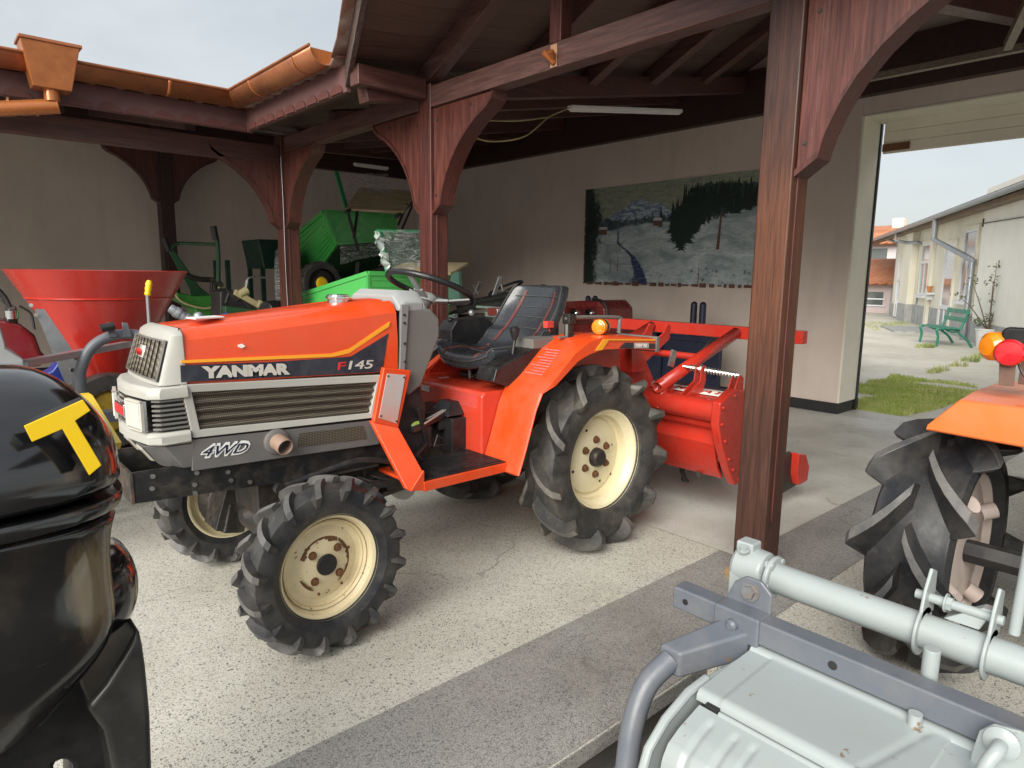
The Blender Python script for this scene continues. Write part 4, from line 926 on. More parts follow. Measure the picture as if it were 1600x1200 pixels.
        for k_ in range(10):
            u = k_/9; p = a_.lerp(b__, u); q.quad((p.x,YC-.50,p.z+.0022),(p.x+.006,YC-.50,p.z+.0075),(p.x+.006,YC-.38-(.03 if k_%3 else 0),p.z+.0075),(p.x,YC-.38-(.03 if k_%3 else 0),p.z+.0022))
        q.build('sticker', paint('sticker_faded_red', (.66,.12,.10), .5, dirt=.5, dirtcol=(.7,.4,.35), scale=40), fd)
# ---- body between the fenders
b = MB(); b.prism([(1.945,.54),(1.945,.835),(1.965,.855),(2.30,.860),(2.9,.860),(2.9,.6),(2.2,.5)], 'y', YC-.33, YC+.33); bd = b.build('body_tub', M['redbody'], TR, bev=.012)
b = MB(); b.bx(1.86,1.948,YC-.21,YC+.05,.55,.72); b.bx(1.82,1.90,YC-.16,YC-.02,.66,.735); b.beam((1.90,YC-.12,.74),(1.62,YC-.20,.70),.06,.03); b.loft([[Q(1.84,-.20,.73),Q(1.95,-.20,.73),Q(1.95,-.03,.73),Q(1.84,-.03,.73)],[Q(1.90,-.15,.79),Q(1.95,-.15,.79),Q(1.95,-.06,.79),Q(1.90,-.06,.79)]]); b.build('pedal_housing', M['plastic'], TR, bev=.006)
b = MB(); b.beam((1.90,YC-.12,.757),(1.70,YC-.19,.722),.012,.006); b.beam((1.88,YC-.145,.757),(1.70,YC-.215,.722),.006,.006); b.build('pedal_stripe', M['silver'], TR)
b = MB(); b.tube([(1.72,YC-.20,.62),(1.55,YC-.30,.57)], .009, 8); b.tube([(1.72,YC-.20,.62),(1.66,YC-.22,.80)], .009, 8); b.tube([(1.72,YC-.26,.62),(1.80,YC-.26,.62),(1.74,YC-.26,.67),(1.72,YC-.26,.62)], .005, 6); b.cbox((1.60,YC-.26,.60),(.07,.07,.012),(0,.5,0)); b.build('pedal', M['black'], TR, bev=.002)
b = MB(); b.bx(1.943,1.946,YC-.25+.35,YC-.20+.37,.80,.83); b.bx(1.985,2.04,YC+.06,YC+.075,.8725,.8745); b.build('sticker', M['silver'], bd)
q = MB()
for k in range(9): q.bx(1.9435,1.9455,YC-.30,YC-.08-(.03 if k%2 else 0),.775+k*.0075,.7785+k*.0075)
q.build('sticker', paint('sticker_faded_red2', (.62,.10,.09), .5, dirt=.4), bd)
b = MB(); b.bx(2.16,2.40,YC-.13,YC+.13,.861,.885); 
for k in range(7): b.tube(smooth([(2.03+.04*k,YC-.13+.03*(k%3),.89),(2.05+.04*k,YC-.10+.05*(k%2),.93),(2.07+.04*k,YC-.05,.96)],3), .008, 6)
b.bx(2.14,2.42,YC-.14,YC+.12,.915,.93); b.build('seat_mount', M['engine'], TR, bev=.003)
# ---- seat (subdivided bucket)
def seatfn(u, v_):
    # u across -1..1, v 0 front .. 1 top of back
    ctrl = [(a_,b__+.10-.06*(1-a_)**3,c__+.022*(1-a_),d__*1.22) for a_,b__,c__,d__ in [(0.0,1.985,.955,.16),(.08,1.995,.995,.19),(.22,2.10,1.005,.205),(.38,2.22,.985,.215),(.47,2.30,1.000,.215),(.54,2.345,1.045,.20),(.66,2.415,1.14,.19),(.80,2.475,1.235,.185),(.92,2.525,1.325,.165),(.98,2.55,1.352,.14),(1.0,2.575,1.350,.13)]]
    for i in range(len(ctrl)-1):
        if ctrl[i][0] <= v_ <= ctrl[i+1][0]+1e-9:
            t = (v_-ctrl[i][0])/(ctrl[i+1][0]-ctrl[i][0]); t = t*t*(3-2*t) if 0 else t
            x, z, hw = [ctrl[i][k]*(1-t)+ctrl[i+1][k]*t for k in (1,2,3)]; break
    e = abs(u)
    if v_ < .45: z += .030*e**3 - .012*(1-e*e); x += -.0 + .03*e**4*(1 if v_ < .1 else 0)
    elif v_ < .60: z += .03*e**2; x -= .05*e**2.5
    else: x -= .045*e**3 - .02*(1-e*e)*math.sin((v_-.6)/.4*math.pi)
    if v_ < .06 : z -= .035*e**2*0
    return (x, YC-.02+u*hw, z)
us = [-1,-.93,-.8,-.62,-.5,-.3,0,.3,.5,.62,.8,.93,1]; vs = [k/26 for k in range(27)]
b = MB(); nu, nv = len(us), len(vs)
top = [seatfn(u, v_) for v_ in vs for u in us]
def backpt(u, v_):
    p = Vector(seatfn(u, v_)); th = .046
    return p + (Vector((.012,0,-th)) if v_ < .42 else Vector((.05,0,-.03)) if v_ < .58 else Vector((.055,0,-.012)))
bot = [backpt(u, v_) for v_ in vs for u in us]
b.v = [Vector(p) for p in top+bot]; n_ = nu*nv
for j in range(nv-1):
    for i in range(nu-1):
        a = j*nu+i; b.f.append((a,a+1,a+nu+1,a+nu)); b.f.append((n_+a,n_+a+nu,n_+a+nu+1,n_+a+1))
for j in range(nv-1): a = j*nu; b.f.append((a,a+nu,n_+a+nu,n_+a)); a += nu-1; b.f.append((a,n_+a,n_+a+nu,a+nu))
for i in range(nu-1): b.f.append((i,n_+i,n_+i+1,i+1)); a = (nv-1)*nu+i; b.f.append((a,a+1,n_+a+1,n_+a))
seat = b.build('seat', M['leather'], TR, sub=2)
for s in (-1,1):
    for (u, v0, v1) in ((s*.56, .50, .90), (s*.60, .04, .46)):
        n0 = 16; rr = []
        for k in range(n0+1):
            v_ = v0+(v1-v0)*k/n0; uu = u*(1 if v_ > .47 else 1-.05*v_)
            p = Vector(seatfn(uu-.035, v_)); q = Vector(seatfn(uu+.035, v_)); o_ = Vector((-.004,0,.004)) if v_ > .47 else Vector((-.0,0,.0045))
            rr.append((p+o_, q+o_, q-o_*2, p-o_*2))
        MB().loft(rr).build('seat_stripe', M['piping'], seat)
b = MB()
for v_ in (.28,.62,.70,.78): b.tube([Vector(seatfn(u, v_))+Vector((-.002,0,.001)) for u in (-.5,-.3,0,.3,.5)], .0028, 6)
for s in (-1,1): b.tube([Vector(seatfn(s*.97, .04+.92*k/24))+Vector((-.003,0,.003)) for k in range(25)], .004, 6)
b.tube([Vector(seatfn(-1+2*k/12, .035))+Vector((-.006,0,-.012)) for k in range(13)], .004, 6)
b.tube([Vector(seatfn(-.8+1.6*k/8, .865))+Vector((-.004,0,-.0)) for k in range(9)], .003, 6)
b.build('seat_seam', paint('seam_grey', (.06,.06,.06), .4), seat)
# ---- lever console on the near side
b = MB(); b.prism([(1.99,.905),(2.01,.965),(2.33,1.075),(2.50,1.085),(2.52,1.02),(2.20,.90),(2.08,.875)], 'y', YC-.36, YC-.225); con = b.build('lever_console', M['plastic'], TR, bev=.006)
b = MB()
for k in range(6): y0 = YC-.345+k*.018; b.beam((2.03,y0,.974),(2.22,y0,1.040),.005,.006)
b.build('slot', M['black'], con)
MB().bx(2.24,2.51,YC-.362,YC-.22,1.045,1.092).build('console_plate', M['dash'], con, bev=.004)
b = MB(); b.tube([(2.17,YC-.29,1.01),(2.185,YC-.29,1.10)], .008, 10); b.build('gear_lever', M['black'], TR)
b = MB(); b.lathe([(.008,0),(.018,.02),(.024,.045),(.024,.06),(.012,.07)], (2.183,YC-.29,1.085),(0,0,1),18); b.build('lever_knob', M['plastic'], TR)
b = MB(); b.tube([(2.46,YC-.25,1.08),(2.46,YC-.25,1.13)], .006, 8); b.cbox((2.455,YC-.25,1.15),(.05,.03,.035)); b.build('red_lever', paint('lever_red',(.72,.05,.04),.4), TR, bev=.004)
b = MB(); b.tube(smooth([(2.03,YC+.28,.93),(2.01,YC+.30,1.02),(2.0,YC+.31,1.05)],3), .006, 8); b.lathe([(.012,0),(.010,.05)], (2.0,YC+.31,1.03),(0,0,1),12); b.build('red_lever', M['badgered'], TR)
b = MB(); b.cbox((2.04,YC+.25,.985),(.24,.075,.006),(0,-.55,0)); b.cbox((2.04,YC+.25,.965),(.20,.055,.04),(0,-.55,0)); b.build('lever_plate', M['galv'], TR, bev=.003)
# ---- steering wheel
sc_ = Vector((1.885, 2.72, 1.335)); axis = Vector((.36, .03, .93)).normalized(); e1 = axis.orthogonal().normalized(); e2 = axis.cross(e1)
SW = .212
b = MB(); b.tube([sc_+(e1*math.cos(a*math.pi/24)+e2*math.sin(a*math.pi/24))*SW for a in range(49)], .0145, 12); sw = b.build('steering_wheel', M['plastic'], TR)
b = MB(); hub = sc_-axis*.06; b.lathe([(.045,-.01),(.05,.015),(.03,.03)], hub, axis, 20)
for a in (40, 160, 280):
    d = e1*math.cos(R(a))+e2*math.sin(R(a)); p1 = sc_+d*SW*.97
    b.beam(hub+d*.03, hub+d*.10+axis*.02, .05, .012, axis); b.beam(hub+d*.09+axis*.017, p1, .032, .010, axis)
b.build('spoke', M['dashtop'], sw, bev=.003)
b = MB(); b.tube([hub, (1.76,2.71,1.18)], .03, 14); b.build('steering_column', M['dash'], TR)
# ---- rear indicator lamp and grab rail
b = MB(); b.tube(smooth([(2.42,YC-.42,1.09),(2.42,YC-.42,1.18),(2.44,YC-.42,1.195),(2.80,YC-.42,1.185),(2.82,YC-.42,1.17),(2.82,YC-.42,1.10)],3), .011, 10); b.tube([(2.36,YC-.42,1.10),(2.64,YC-.44,1.105)],.007,8); b.build('grab_rail', M['dash'], TR)
MB().cbox((2.43,YC-.42,1.19),(.05,.05,.05)).cbox((2.43,YC-.42,1.13),(.035,.035,.08)).build('rail_bracket', M['plastic'], TR, bev=.004)
il = MB().lathe([(.036,-.02),(.040,.0),(.040,.02)], (2.585,YC-.50,1.150),(-1,-.35,0),20).build('rear_indicator', M['black'], TR, bev=.002)
b = MB(); o_ = Vector((2.565,YC-.507,1.150)); b.lathe([(.040,0),(.040,.012),(.036,.024),(.030,.026),(.028,.032),(.012,.036),(.0,.036)], o_,(-1,-.35,0),24); b.build('lens', M['amber'], il)
b = MB(); b.lathe([(.038,0),(.036,.018),(.02,.03)], (2.60,YC-.494,1.150),(1,.35,0),20); b.build('lens', M['amber'], il)
# ---- battery / oil can on far side of the seat
can = MB(); can.prism([(2.16,.96),(2.16,1.10),(2.20,1.155),(2.40,1.165),(2.46,1.13),(2.46,.98)], 'y', YC+.20, YC+.33); can.lathe([(.018,0),(.018,.015)], (2.20,YC+.26,1.15),(-.3,0,1),16); can.build('tool_box', M['plastic'], TR, bev=.010)
# ---- wheels
def lugnuts(n, rad, y, r, par, m, ph=0):
    b = MB()
    for k in range(n):
        a = 2*math.pi*(k+ph)/n; b.hexbolt((rad*math.cos(a), y, rad*math.sin(a)), (0,-1,0), r, .018)
    return b.build('wheel_nut', m, par)
def front_wheel(cx_, cy, side, steer=0):
    m0 = Matrix.Translation((cx_, cy, .335)) @ Matrix.Rotation(steer, 4, 'Z') @ (Matrix.Rotation(math.pi, 4, 'Z') if side > 0 else Matrix())
    Rr, W = .198, .135
    b = rim_mesh(Rr, W, 0, 0); hw = W/2*.72
    b.lathe([(Rr-.028,-.012),(Rr-.040,.012),(Rr-.058,.018),(Rr-.075,.010),(.10,.004),(.085,-.006),(.03,-.008),(.03,.0),(.09,.006),(.10,.014),(Rr-.04,.022),(Rr-.026,-.01)], (0,0,0), (0,1,0), 48, cap=False)
    wh = b.xf(m0).build('wheel', M['creamrust'] if side < 0 else M['cream'], TR)
    tyre_mesh(.335, W, Rr, 16, .027, .034, .20, .42, mirror=-1 if side > 0 else 1).xf(m0).build('tyre', M['rubber'], wh, bev=.0015, seg=1, ang=25, m2=M['lugtop'])
    MB().lathe([(.040,-.02),(.040,-.006)], (0,0,0), (0,1,0), 24).xf(m0).build('hub_cap', M['black'], wh, bev=.003)
    for k in range(4): a = math.pi*(k/2+.25)+.05; MB().hexbolt((.072*math.cos(a), -.007, .072*math.sin(a)), (0,-1,0), .012, .014).xf(m0).build('wheel_nut', M['rust'], wh)
    b = MB(); random.seed(5)
    for a0, a1, r0, r1 in ((-1.0,.95,.083,.104),(1.0,2.75,.078,.104),(3.5,4.2,.097,.108)):
        n = 16
        for k in range(n):
            a = a0+(a1-a0)*k/n; a2 = a0+(a1-a0)*(k+1)/n; tt = 1-abs(2*k/n-1)**2; q = r0+(r1-r0)*(1-tt)*.6+random.uniform(-.002,.002)
            b.quad((q*math.cos(a),-.0035,q*math.sin(a)),(q*math.cos(a2),-.0035,q*math.sin(a2)),(r1*math.cos(a2),.0075,r1*math.sin(a2)),(r1*math.cos(a),.0075,r1*math.sin(a)))
    for (r_, a) in ((.105,2.35),(.105,.35),(.118,5.3),(.115,4.45)): b.lathe([(.006,0),(.006,.002)], (r_*math.cos(a),.003,r_*math.sin(a)),(0,-1,0),8)
    b.xf(Matrix.Translation((0,-.0025,0))); b.xf(m0).build('rust_ring', M['rust'], wh)
    return wh
front_wheel(1.045, 2.205, -1, R(3)); front_wheel(1.045, 3.245, 1, R(3))
def rear_wheel(cx_, cy, side):
    m0 = Matrix.Translation((cx_, cy, .475)) @ (Matrix.Rotation(math.pi, 4, 'Z') if side > 0 else Matrix())
    Rr, W = .262, .215
    b = rim_mesh(Rr, W, 0, 0)
    b.lathe([(Rr-.027,.02),(Rr-.055,.036),(Rr-.062,.030),(Rr-.066,.020),(.16,.015),(.12,.0),(.05,-.004),(.05,.006),(.12,.012),(.16,.025),(Rr-.06,.042),(Rr-.024,.026)], (0,0,0), (0,1,0), 56, cap=False)
    wh = b.xf(m0).build('wheel', M['cream'], TR)
    tyre_mesh(.487, W, Rr, 11, .056, .050, .40, .34, mirror=-1 if side > 0 else 1, broad=1.55, phase=.08).xf(m0).build('tyre', M['rubberold'], wh, bev=.003, seg=2, ang=25, m2=M['lugtop2'])
    MB().lathe([(.050,-.012),(.046,-.035),(.036,-.045),(.02,-.046)], (0,0,0), (0,1,0), 26).xf(m0).build('hub_cap', M['engine'], wh, bev=.003)
    for k in range(6): a = math.pi*k/3+math.pi/2; MB().hexbolt((.092*math.cos(a), -.002, .092*math.sin(a)), (0,-1,0), .015, .018).xf(m0).build('wheel_nut', M['rust'], wh)
    b = MB()
    for k, (r_, a) in enumerate(((.155,1.95),(.15,.25),(.16,3.5),(.155,5.1),(.20,5.6),(.205,2.9))): b.lathe([(.008,0),(.008,.0015)], (r_*math.cos(a),.0125 if r_ < .18 else .022,r_*math.sin(a)),(0,-1,0),10)
    b.xf(m0).build('rim_hole', M['black'], wh)
    return wh
rear_wheel(2.565, 2.225, -1); rear_wheel(2.565, 3.225, 1)
# small white drum seen under the step
MB().lathe([(.06,-.04),(.065,.0),(.06,.04)], (1.72,YC+.02,.36),(0,1,0),24).build('filter_drum', M['shell'], TR, bev=.004)
# ================================================================== RED ROTARY TILLER BEHIND THE TRACTOR
RT = thing('rotary_tiller', 'red rotary tiller hitched behind the tractor, half hidden by the nearest post', 'tiller', (3.6, 2.8, 0))
yN, yF = 1.93, 3.55
b = MB(); b.prism([(3.26,.70),(3.32,.715),(3.62,.735),(3.78,.69),(3.84,.60),(3.80,.60),(3.74,.66),(3.60,.70),(3.34,.68),(3.30,.60),(3.27,.60)], 'y', yN, yF); b.build('top_cover', M['red'], RT, bev=.004)
MB().prism([(3.285,.62),(3.31,.62),(3.325,.52),(3.275,.475),(3.315,.34),(3.365,.275),(3.355,.265),(3.295,.335),(3.245,.485),(3.30,.535)], 'y', yN+.02, yF).build('front_flap', M['red'], RT, bev=.003)
MB().prism([(3.80,.62),(3.83,.62),(4.02,.36),(4.10,.20),(4.08,.19),(3.99,.35)], 'y', yN+.02, yF).build('rear_flap', M['red'], RT, bev=.003)
b = MB(); b.tube([(3.235,yF,.675),(3.235,yN-.01,.675)], .062, 24); b.build('cross_tube', M['red'], RT)
b = MB(); b.tube([(3.275,yF,.590),(3.275,yN+.0,.590)], .026, 14); b.build('cross_tube', M['red'], RT)
b = MB()
for s_ in (yN-.012,): b.prism([(3.16,.74),(3.30,.80),(3.42,.78),(3.50,.66),(3.58,.42),(3.60,.31),(3.53,.24),(3.37,.24),(3.30,.33),(3.20,.50),(3.155,.62)], 'y', s_-.045, s_+.010)
sp_ = b.build('chain_case', M['red'], RT, bev=.010)
b = MB()
for x, z in ((3.19,.71),(3.30,.765),(3.41,.75),(3.47,.65),(3.52,.54),(3.57,.42),(3.58,.33),(3.52,.27),(3.40,.27),(3.33,.34),(3.28,.41),(3.23,.52),(3.185,.62)): b.lathe([(.010,0),(.010,.008),(.006,.010)], (x, yN-.057, z),(0,-1,0),8)
b.build('bolt', M['red'], sp_)
b = MB(); b.prism([(3.62,.26),(3.75,.32),(3.98,.34),(4.12,.22),(4.12,.10),(3.9,.08),(3.7,.10)], 'y', yN-.075, yN-.055); b.build('side_skid', M['engine'], RT, bev=.006)
b = MB(); b.prism([(4.0,.33),(4.10,.31),(4.16,.22),(4.15,.13),(4.04,.12),(4.0,.2)],'y',yN-.12,yN-.045); b.build('skid_end', M['red'], RT, bev=.006)
# white brand band on the cover
b = MB(); b.quad((3.40,yN+.05,.7275),(3.40,yN+.70,.7275),(3.60,yN+.70,.7395),(3.60,yN+.05,.7395)); bd2 = b.build('brand_band', paint('band_white', (.66,.62,.56), .45, dirt=.3), RT, solid=.003)
text('brand_letters', 'YANMAR', M['badgered'], .13, (3.425,yN+.10,.7345), Matrix(((0,1,0,0),(1,0,0,0),(0,0,1,0),(0,0,0,1))), bd2, .0006, .02, sx=.95)
b = MB(); b.quad((3.53,yN+.05,.7375),(3.53,yN+.70,.7375),(3.60,yN+.70,.742),(3.60,yN+.05,.742)); b.build('black_band', M['decal'], bd2)
# top frame: long cross bar on two sloping pipes
b = MB(); b.bx(4.02,4.09,1.86,3.55,1.005,1.085); b.build('top_bar', M['red'], RT, bev=.004)
for (y0, y1) in ((2.30,2.30),(2.98,2.98)):
    b = MB(); b.tube([(3.18,y0,.765),(4.02,y1,1.045)], .034, 18, cap=False); b.build('frame_pipe', M['red'], RT, solid=.006)
    b = MB(); b.tube([(3.20,y0,.64),(3.24,y0,.76)], .03, 12); b.bx(3.20,3.34,y0-.006,y0+.006,.66,.80); b.build('pipe_foot', M['red'], RT, bev=.003)
b = MB(); b.tube([(3.62,2.32,.91),(3.62,2.97,.91)], .022, 12); b.build('cross_pipe', M['red'], RT)
for y0 in (2.58,2.72):
    b = MB(); b.prism([(3.02,.72),(3.07,.80),(3.60,1.04),(3.64,1.10),(3.68,1.09),(3.67,1.0),(3.16,.72)], 'y', y0-.006, y0+.006); b.build('mast_plate', M['red'], RT, bev=.003)
b = MB(); b.prism([(2.98,.94),(3.22,.98),(3.36,.78),(3.30,.68),(3.05,.72)], 'y', 2.46, 2.48); b.bx(2.98,3.20,2.47,2.80,.93,.945); b.beam((3.05,2.50,.9),(3.3,2.52,.70),.05,.02); b.build('hitch_bracket', M['red'], RT, bev=.003)
b = MB(); b.prism([(3.0,1.03),(3.10,1.03),(3.16,.86),(3.02,.86)], 'y', 2.36, 2.52); b.build('hitch_bracket', M['red'], RT, bev=.003)
for (y0, x0) in ((2.18,3.42),(1.99,3.50)):
    b = MB()
    for d_ in (-.02,.02): b.prism([(x0-.06,.725),(x0-.01,.83),(x0+.02,.85),(x0+.05,.83),(x0+.06,.725)] if y0 < 2.1 else [(x0-.2,.70),(x0-.02,.80),(x0-.01,.88),(x0+.03,.89),(x0+.04,.80),(x0,.70)], 'y', y0+d_-.004, y0+d_+.004)
    b.build('lug_plate', M['red'], RT, bev=.002)
b = MB(); b.tube([(3.40,2.28,.875),(3.52,1.98,.845)], .010, 8); b.cbox((3.36,2.33,.92),(.05,.012,.10),(0,.3,0)); 
for k in range(16): t = k/15; b.lathe([(.020,0),(.020,.006)], (3.42+.09*t,2.24-.24*t,.871-.026*t),(.4,-1,-.1),10)
b.lathe([(.03,-.006),(.03,.006)],(3.44,2.18,.865),(.4,-1,-.1),14)
b.build('adjuster_spring', M['steel'], RT)
b = MB(); b.tube([(3.57,yF-.05,.26),(3.57,yN+.02,.26)], .035, 12)
b.build('tine_shaft', M['engine'], RT)
for k in range(9):
    y0 = yN+.08+k*.17; a = k*2.2
    c = Vector((3.57,y0,.26)); pts = []
    for q in range(6):
        ang = a+q*.20; r_ = .05+q*.038; pts.append((c.x+r_*math.cos(ang), y0+(.0 if q < 4 else .05*(q-3)*(-1)**k), c.z+r_*math.sin(ang)))
    pts = [p if p[2] > .015 else (p[0], p[1], .015) for p in pts]
    m_ = MB()
    for i in range(5): m_.beam(pts[i], pts[i+1], .012, .034-.002*i, (0,1,0))
    m_.build('tine', M['steel'] if k % 4 == 0 else M['engine'], RT)
gw = MB(); gw.lathe([(.235,-.02),(.25,0),(.235,.02),(.20,.02),(.19,0),(.20,-.02),(.235,-.02)], (4.38,2.22,.62),(0,1,0.0),40,cap=False); gw.lathe([(.2,-.012),(.2,.012)],(4.38,2.22,.62),(0,1,0),30)
tag(gw.build('white_wheel_disc', M['shell'], bev=.003), 'cream round wheel disc half hidden behind the nearest post', 'wheel')

# ================================================================== DARK IMPLEMENT BY THE MURAL WALL (navy frame with twin tubes)
def navy_unit(y0, label, x0=6.3, big=True):
    t = thing('loader_frame', label, 'implement', (x0, y0, 0), 'navy loader frames against the mural wall')
    b = MB()
    for d_ in (-.045,.065):
        b = MB(); b.tube([(x0,y0+d_,.70 if big else .9),(x0,y0+d_,1.11)], .036, 14); b.sphere((x0,y0+d_,1.11), .036, 12); b.build('upright_tube', M['navy'], t)
    if big:
        b = MB(); b.bx(x0-.03,x0+.02,y0-.30,y0+1.3,.10,.78); b.build('back_plate', M['navy'], t, bev=.01)
        b = MB(); b.bx(x0-.06,x0-.03,y0-.28,y0+1.28,.72,.78); b.bx(x0-.06,x0-.03,y0+.42,y0+.50,.1,.86); b.bx(x0-.05,x0-.03,y0-.25,y0+.3,.35,.40); b.build('rib', M['navy'], t, bev=.004)
        b = MB(); b.tube(smooth([(x0,y0-.2,.9),(x0-.2,y0-.3,.80),(x0-.3,y0-.2,.6)],4), .012, 8); b.build('hose', M['black'], t)
    return t
navy_unit(4.06, 'navy steel implement with two upright tubes under the right end of the mural')
# red machine with lamps behind the seat
RM = thing('red_machine', 'dark red machine front with a pair of lamps, seen behind the tractor seat', 'machine', (5.6,4.7,0))
def onx(x, *p): return [tuple(on('x', x, *q)) for q in p]
q = Xp(5.6, (880,471),(934,469),(945,482),(946,545),(880,560))
MB().prism(q, 'x', 5.6, 6.1).build('cowl', M['hopperdark'] if 'hopperdark' in M else paint('dark_red_cowl', (.16,.018,.018), .35, dirt=.3, coat=.2), RM, bev=.03, seg=3)
q = Xp(5.585, (886,482),(932,480),(936,506),(886,508)); MB().prism(q, 'x', 5.588, 5.60).build('lamp_panel', paint('lamp_panel_red', (.09,.012,.012), .4), RM, bev=.004)
for px in (898,921):
    c = on('x', 5.585, px, 490); MB().lathe([(.055,0),(.055,.02),(.04,.035)], c, (-1,0,0), 20).build('lamp', M['chrome'], RM)
b = MB(); b.tube(smooth([tuple(on('x',5.6,p_,q_)) for p_,q_ in ((925,468),(940,470),(948,482),(949,505))],4), .015, 8); b.build('cable_loom', M['black'], RM)
for px in (919,930):
    b = MB(); c = on('x',6.4,px,466); b.tube([(c.x,c.y,.2),tuple(c)], .035, 12); b.sphere(c,.035,12); tag(b.build('navy_tube', M['navy']), 'short navy tube end rising behind the dark red machine, '+('left' if px == 919 else 'right')+' of the pair', 'tube', 'navy tube ends behind the dark red machine')

# ================================================================== SECOND TRACTOR IN THE BACKGROUND (behind battery and seat)
T2 = thing('dark_tractor', 'dark tractor parked behind the orange one, its steering wheel and levers showing over the seat', 'tractor', (4.6,4.9,0))
X2 = 4.6
b = MB(); q = Xp(X2, (700,492),(760,489),(800,492),(800,560),(690,560)); b.prism(q, 'x', X2, X2+.7); b.build('body', M['engine'], T2, bev=.02)
b = MB(); b.tube(smooth([tuple(on('x',X2,p_,q_)) for p_,q_ in ((718,478),(760,470),(805,461),(850,452))],4), [.05]*16, 12); b.build('hydraulic_hose', M['plastic'], T2)
b = MB(); b.tube(smooth([tuple(on('x',X2-.1,p_,q_)) for p_,q_ in ((690,500),(730,482),(790,474),(838,470))],4), [.035]*16, 12); b.build('hydraulic_hose', M['plastic'], T2)
c = on('x',X2+.4,790,450); ax_ = Vector((-.35,.15,.9)).normalized(); a1 = ax_.orthogonal().normalized(); a2 = ax_.cross(a1)
MB().tube([c+(a1*math.cos(R(15*k))+a2*math.sin(R(15*k)))*.20 for k in range(25)], .014, 8).build('steering_wheel', M['plastic'], T2)
b = MB(); b.beam(on('x',X2,770,466), on('x',X2,782,432), .05, .016); b.build('seat_arm', M['dashtop'], T2, bev=.006)
b = MB(); b.beam(on('x',X2,742,462), on('x',X2,750,440), .04, .02); b.beam(on('x',X2,748,460), on('x',X2,740,445), .03, .02); b.tube([tuple(on('x',X2,786,455)),tuple(on('x',X2,783,443))],.012,8); b.build('lever', M['dash'], T2, bev=.003)
b = MB(); q = Xp(X2-.3, (768,481),(800,480),(796,491),(768,493)); b.prism(q,'x',X2-.35,X2-.30); pl = b.build('name_strip', paint('strip_maroon', (.15,.02,.02), .4), T2)
o3 = on('x',X2-.36,776,488.5); text('brand_letters', 'YANMAR', M['white'], .05, tuple(o3), Matrix(((0,0,-1,0),(-1,0,0,0),(0,1,0,0),(0,0,0,1))), pl, .001, .03, sx=.8)
b = MB(); b.bx(X2-.34,X2-.30,o3.y-.05,o3.y+.35,o3.z+.03,o3.z+.055); b.sphere((X2-.34,o3.y+.42,o3.z-.02),.035,12); b.bx(X2-.33,X2-.2,o3.y+.08,o3.y+.22,o3.z-.05,o3.z-.0); b.build('rail', M['galv'], T2, bev=.003)

# ================================================================== RED HOPPER SPREADER
HS = thing('hopper_spreader', 'red cone hopper spreader on galvanised legs with a grey pipe hoop', 'spreader', (.8,4.5,0))
hc = Vector((.826, 4.55, 0)); k_ = .0
rim_z, band_z, bot_z = 1.385, 1.10, .72
b = MB(); b.lathe([(.455,1.402),(.462,1.399),(.456,1.392),(.378,1.250),(.374,1.245),(.370,1.238),(.226,.974),(.135,.81),(.125,.60),(.10,.52),(.0,.52)], hc, (0,0,1), 56, cap=False)
b.build('hopper', M['hopper'], HS)
MB().lathe([(.377,1.251),(.382,1.245),(.374,1.239)], hc, (0,0,1), 56, cap=False).build('seam', M['red'], HS)
MB().lathe([(.448,1.394),(.36,1.24),(.12,.80)], hc, (0,0,1), 48, cap=False).build('hopper_lining', M['hopper'], HS)
b = MB(); p0 = on('y',4.18,58,483); p1 = on('y',4.18,125,595)
b.loft([[tuple(p0+Vector((-.01,0,0))), tuple(p0+Vector((.03,0,.0))), tuple(p0+Vector((.03,.01,0))), tuple(p0+Vector((-.01,.01,0)))], [tuple(p1+Vector((-.06,0,-.03))), tuple(p1+Vector((.035,0,.05))), tuple(p1+Vector((.035,.01,.05))), tuple(p1+Vector((-.06,.01,-.03)))]])
leg_ = b.build('leg', M['galv'], HS)
b = MB()
for px, py in ((48,477),(56,492),(118,559),(113,578)): b.lathe([(.010,0),(.010,.008)], on('y',4.178,px,py),(0,-1,0),8)
b.build('bolt', M['chrome'], leg_)
b = MB(); b.loft([[(1.12,4.75,1.0),(1.14,4.75,1.0),(1.14,4.76,1.0),(1.12,4.76,1.0)],[(.98,4.72,.45),(1.08,4.72,.45),(1.08,4.73,.45),(.98,4.73,.45)]]); b.build('leg', M['galv'], HS)
hy = 3.85
hoop = [on('y',hy,126,606), on('y',hy,129,570), on('y',hy,146,540), on('y',hy,178,524), on('y',hy,215,523), on('y',hy,250,535), on('y',hy,262,575), on('y',hy,262,625)]
hoop = [Vector((hoop[0].x,hy,.3))]+hoop; hoop[-1].z = .35
b = MB(); b.tube(smooth(hoop,5), .026, 14); b.build('pipe_hoop', M['rail'], HS)
b = MB()
for px in (175,198): c = on('y',hy-.02,px,517); b.prism([(c.x-.02,c.z-.03),(c.x+.02,c.z-.03),(c.x+.005,c.z+.04),(c.x-.02,c.z+.045)], 'y', hy-.035, hy-.02)
b.build('hoop_bracket', M['rail'], HS, bev=.003)
c = on('y',hy-.05,168,511); MB().lathe([(.02,-.03),(.02,.03)], c, (1,.0,.2), 14).build('hoop_pin', M['plastic'], HS)
b = MB(); b.tube([tuple(on('y',3.9,236,560)), tuple(on('y',3.9,234,520)), tuple(on('y',3.9,230,458))], .0085, 8); lv = b.build('gate_lever', M['galv'], HS)
b = MB(); c0 = on('y',3.9,230.5,462); c1 = on('y',3.9,233.5,438); b.tube([c0.lerp(c1,t) for t in (0,.1,.3,.45,.6,.75,.9,1)], [.012,.017,.014,.018,.015,.018,.014,.010], 12); b.build('grip', M['yellow'], lv)
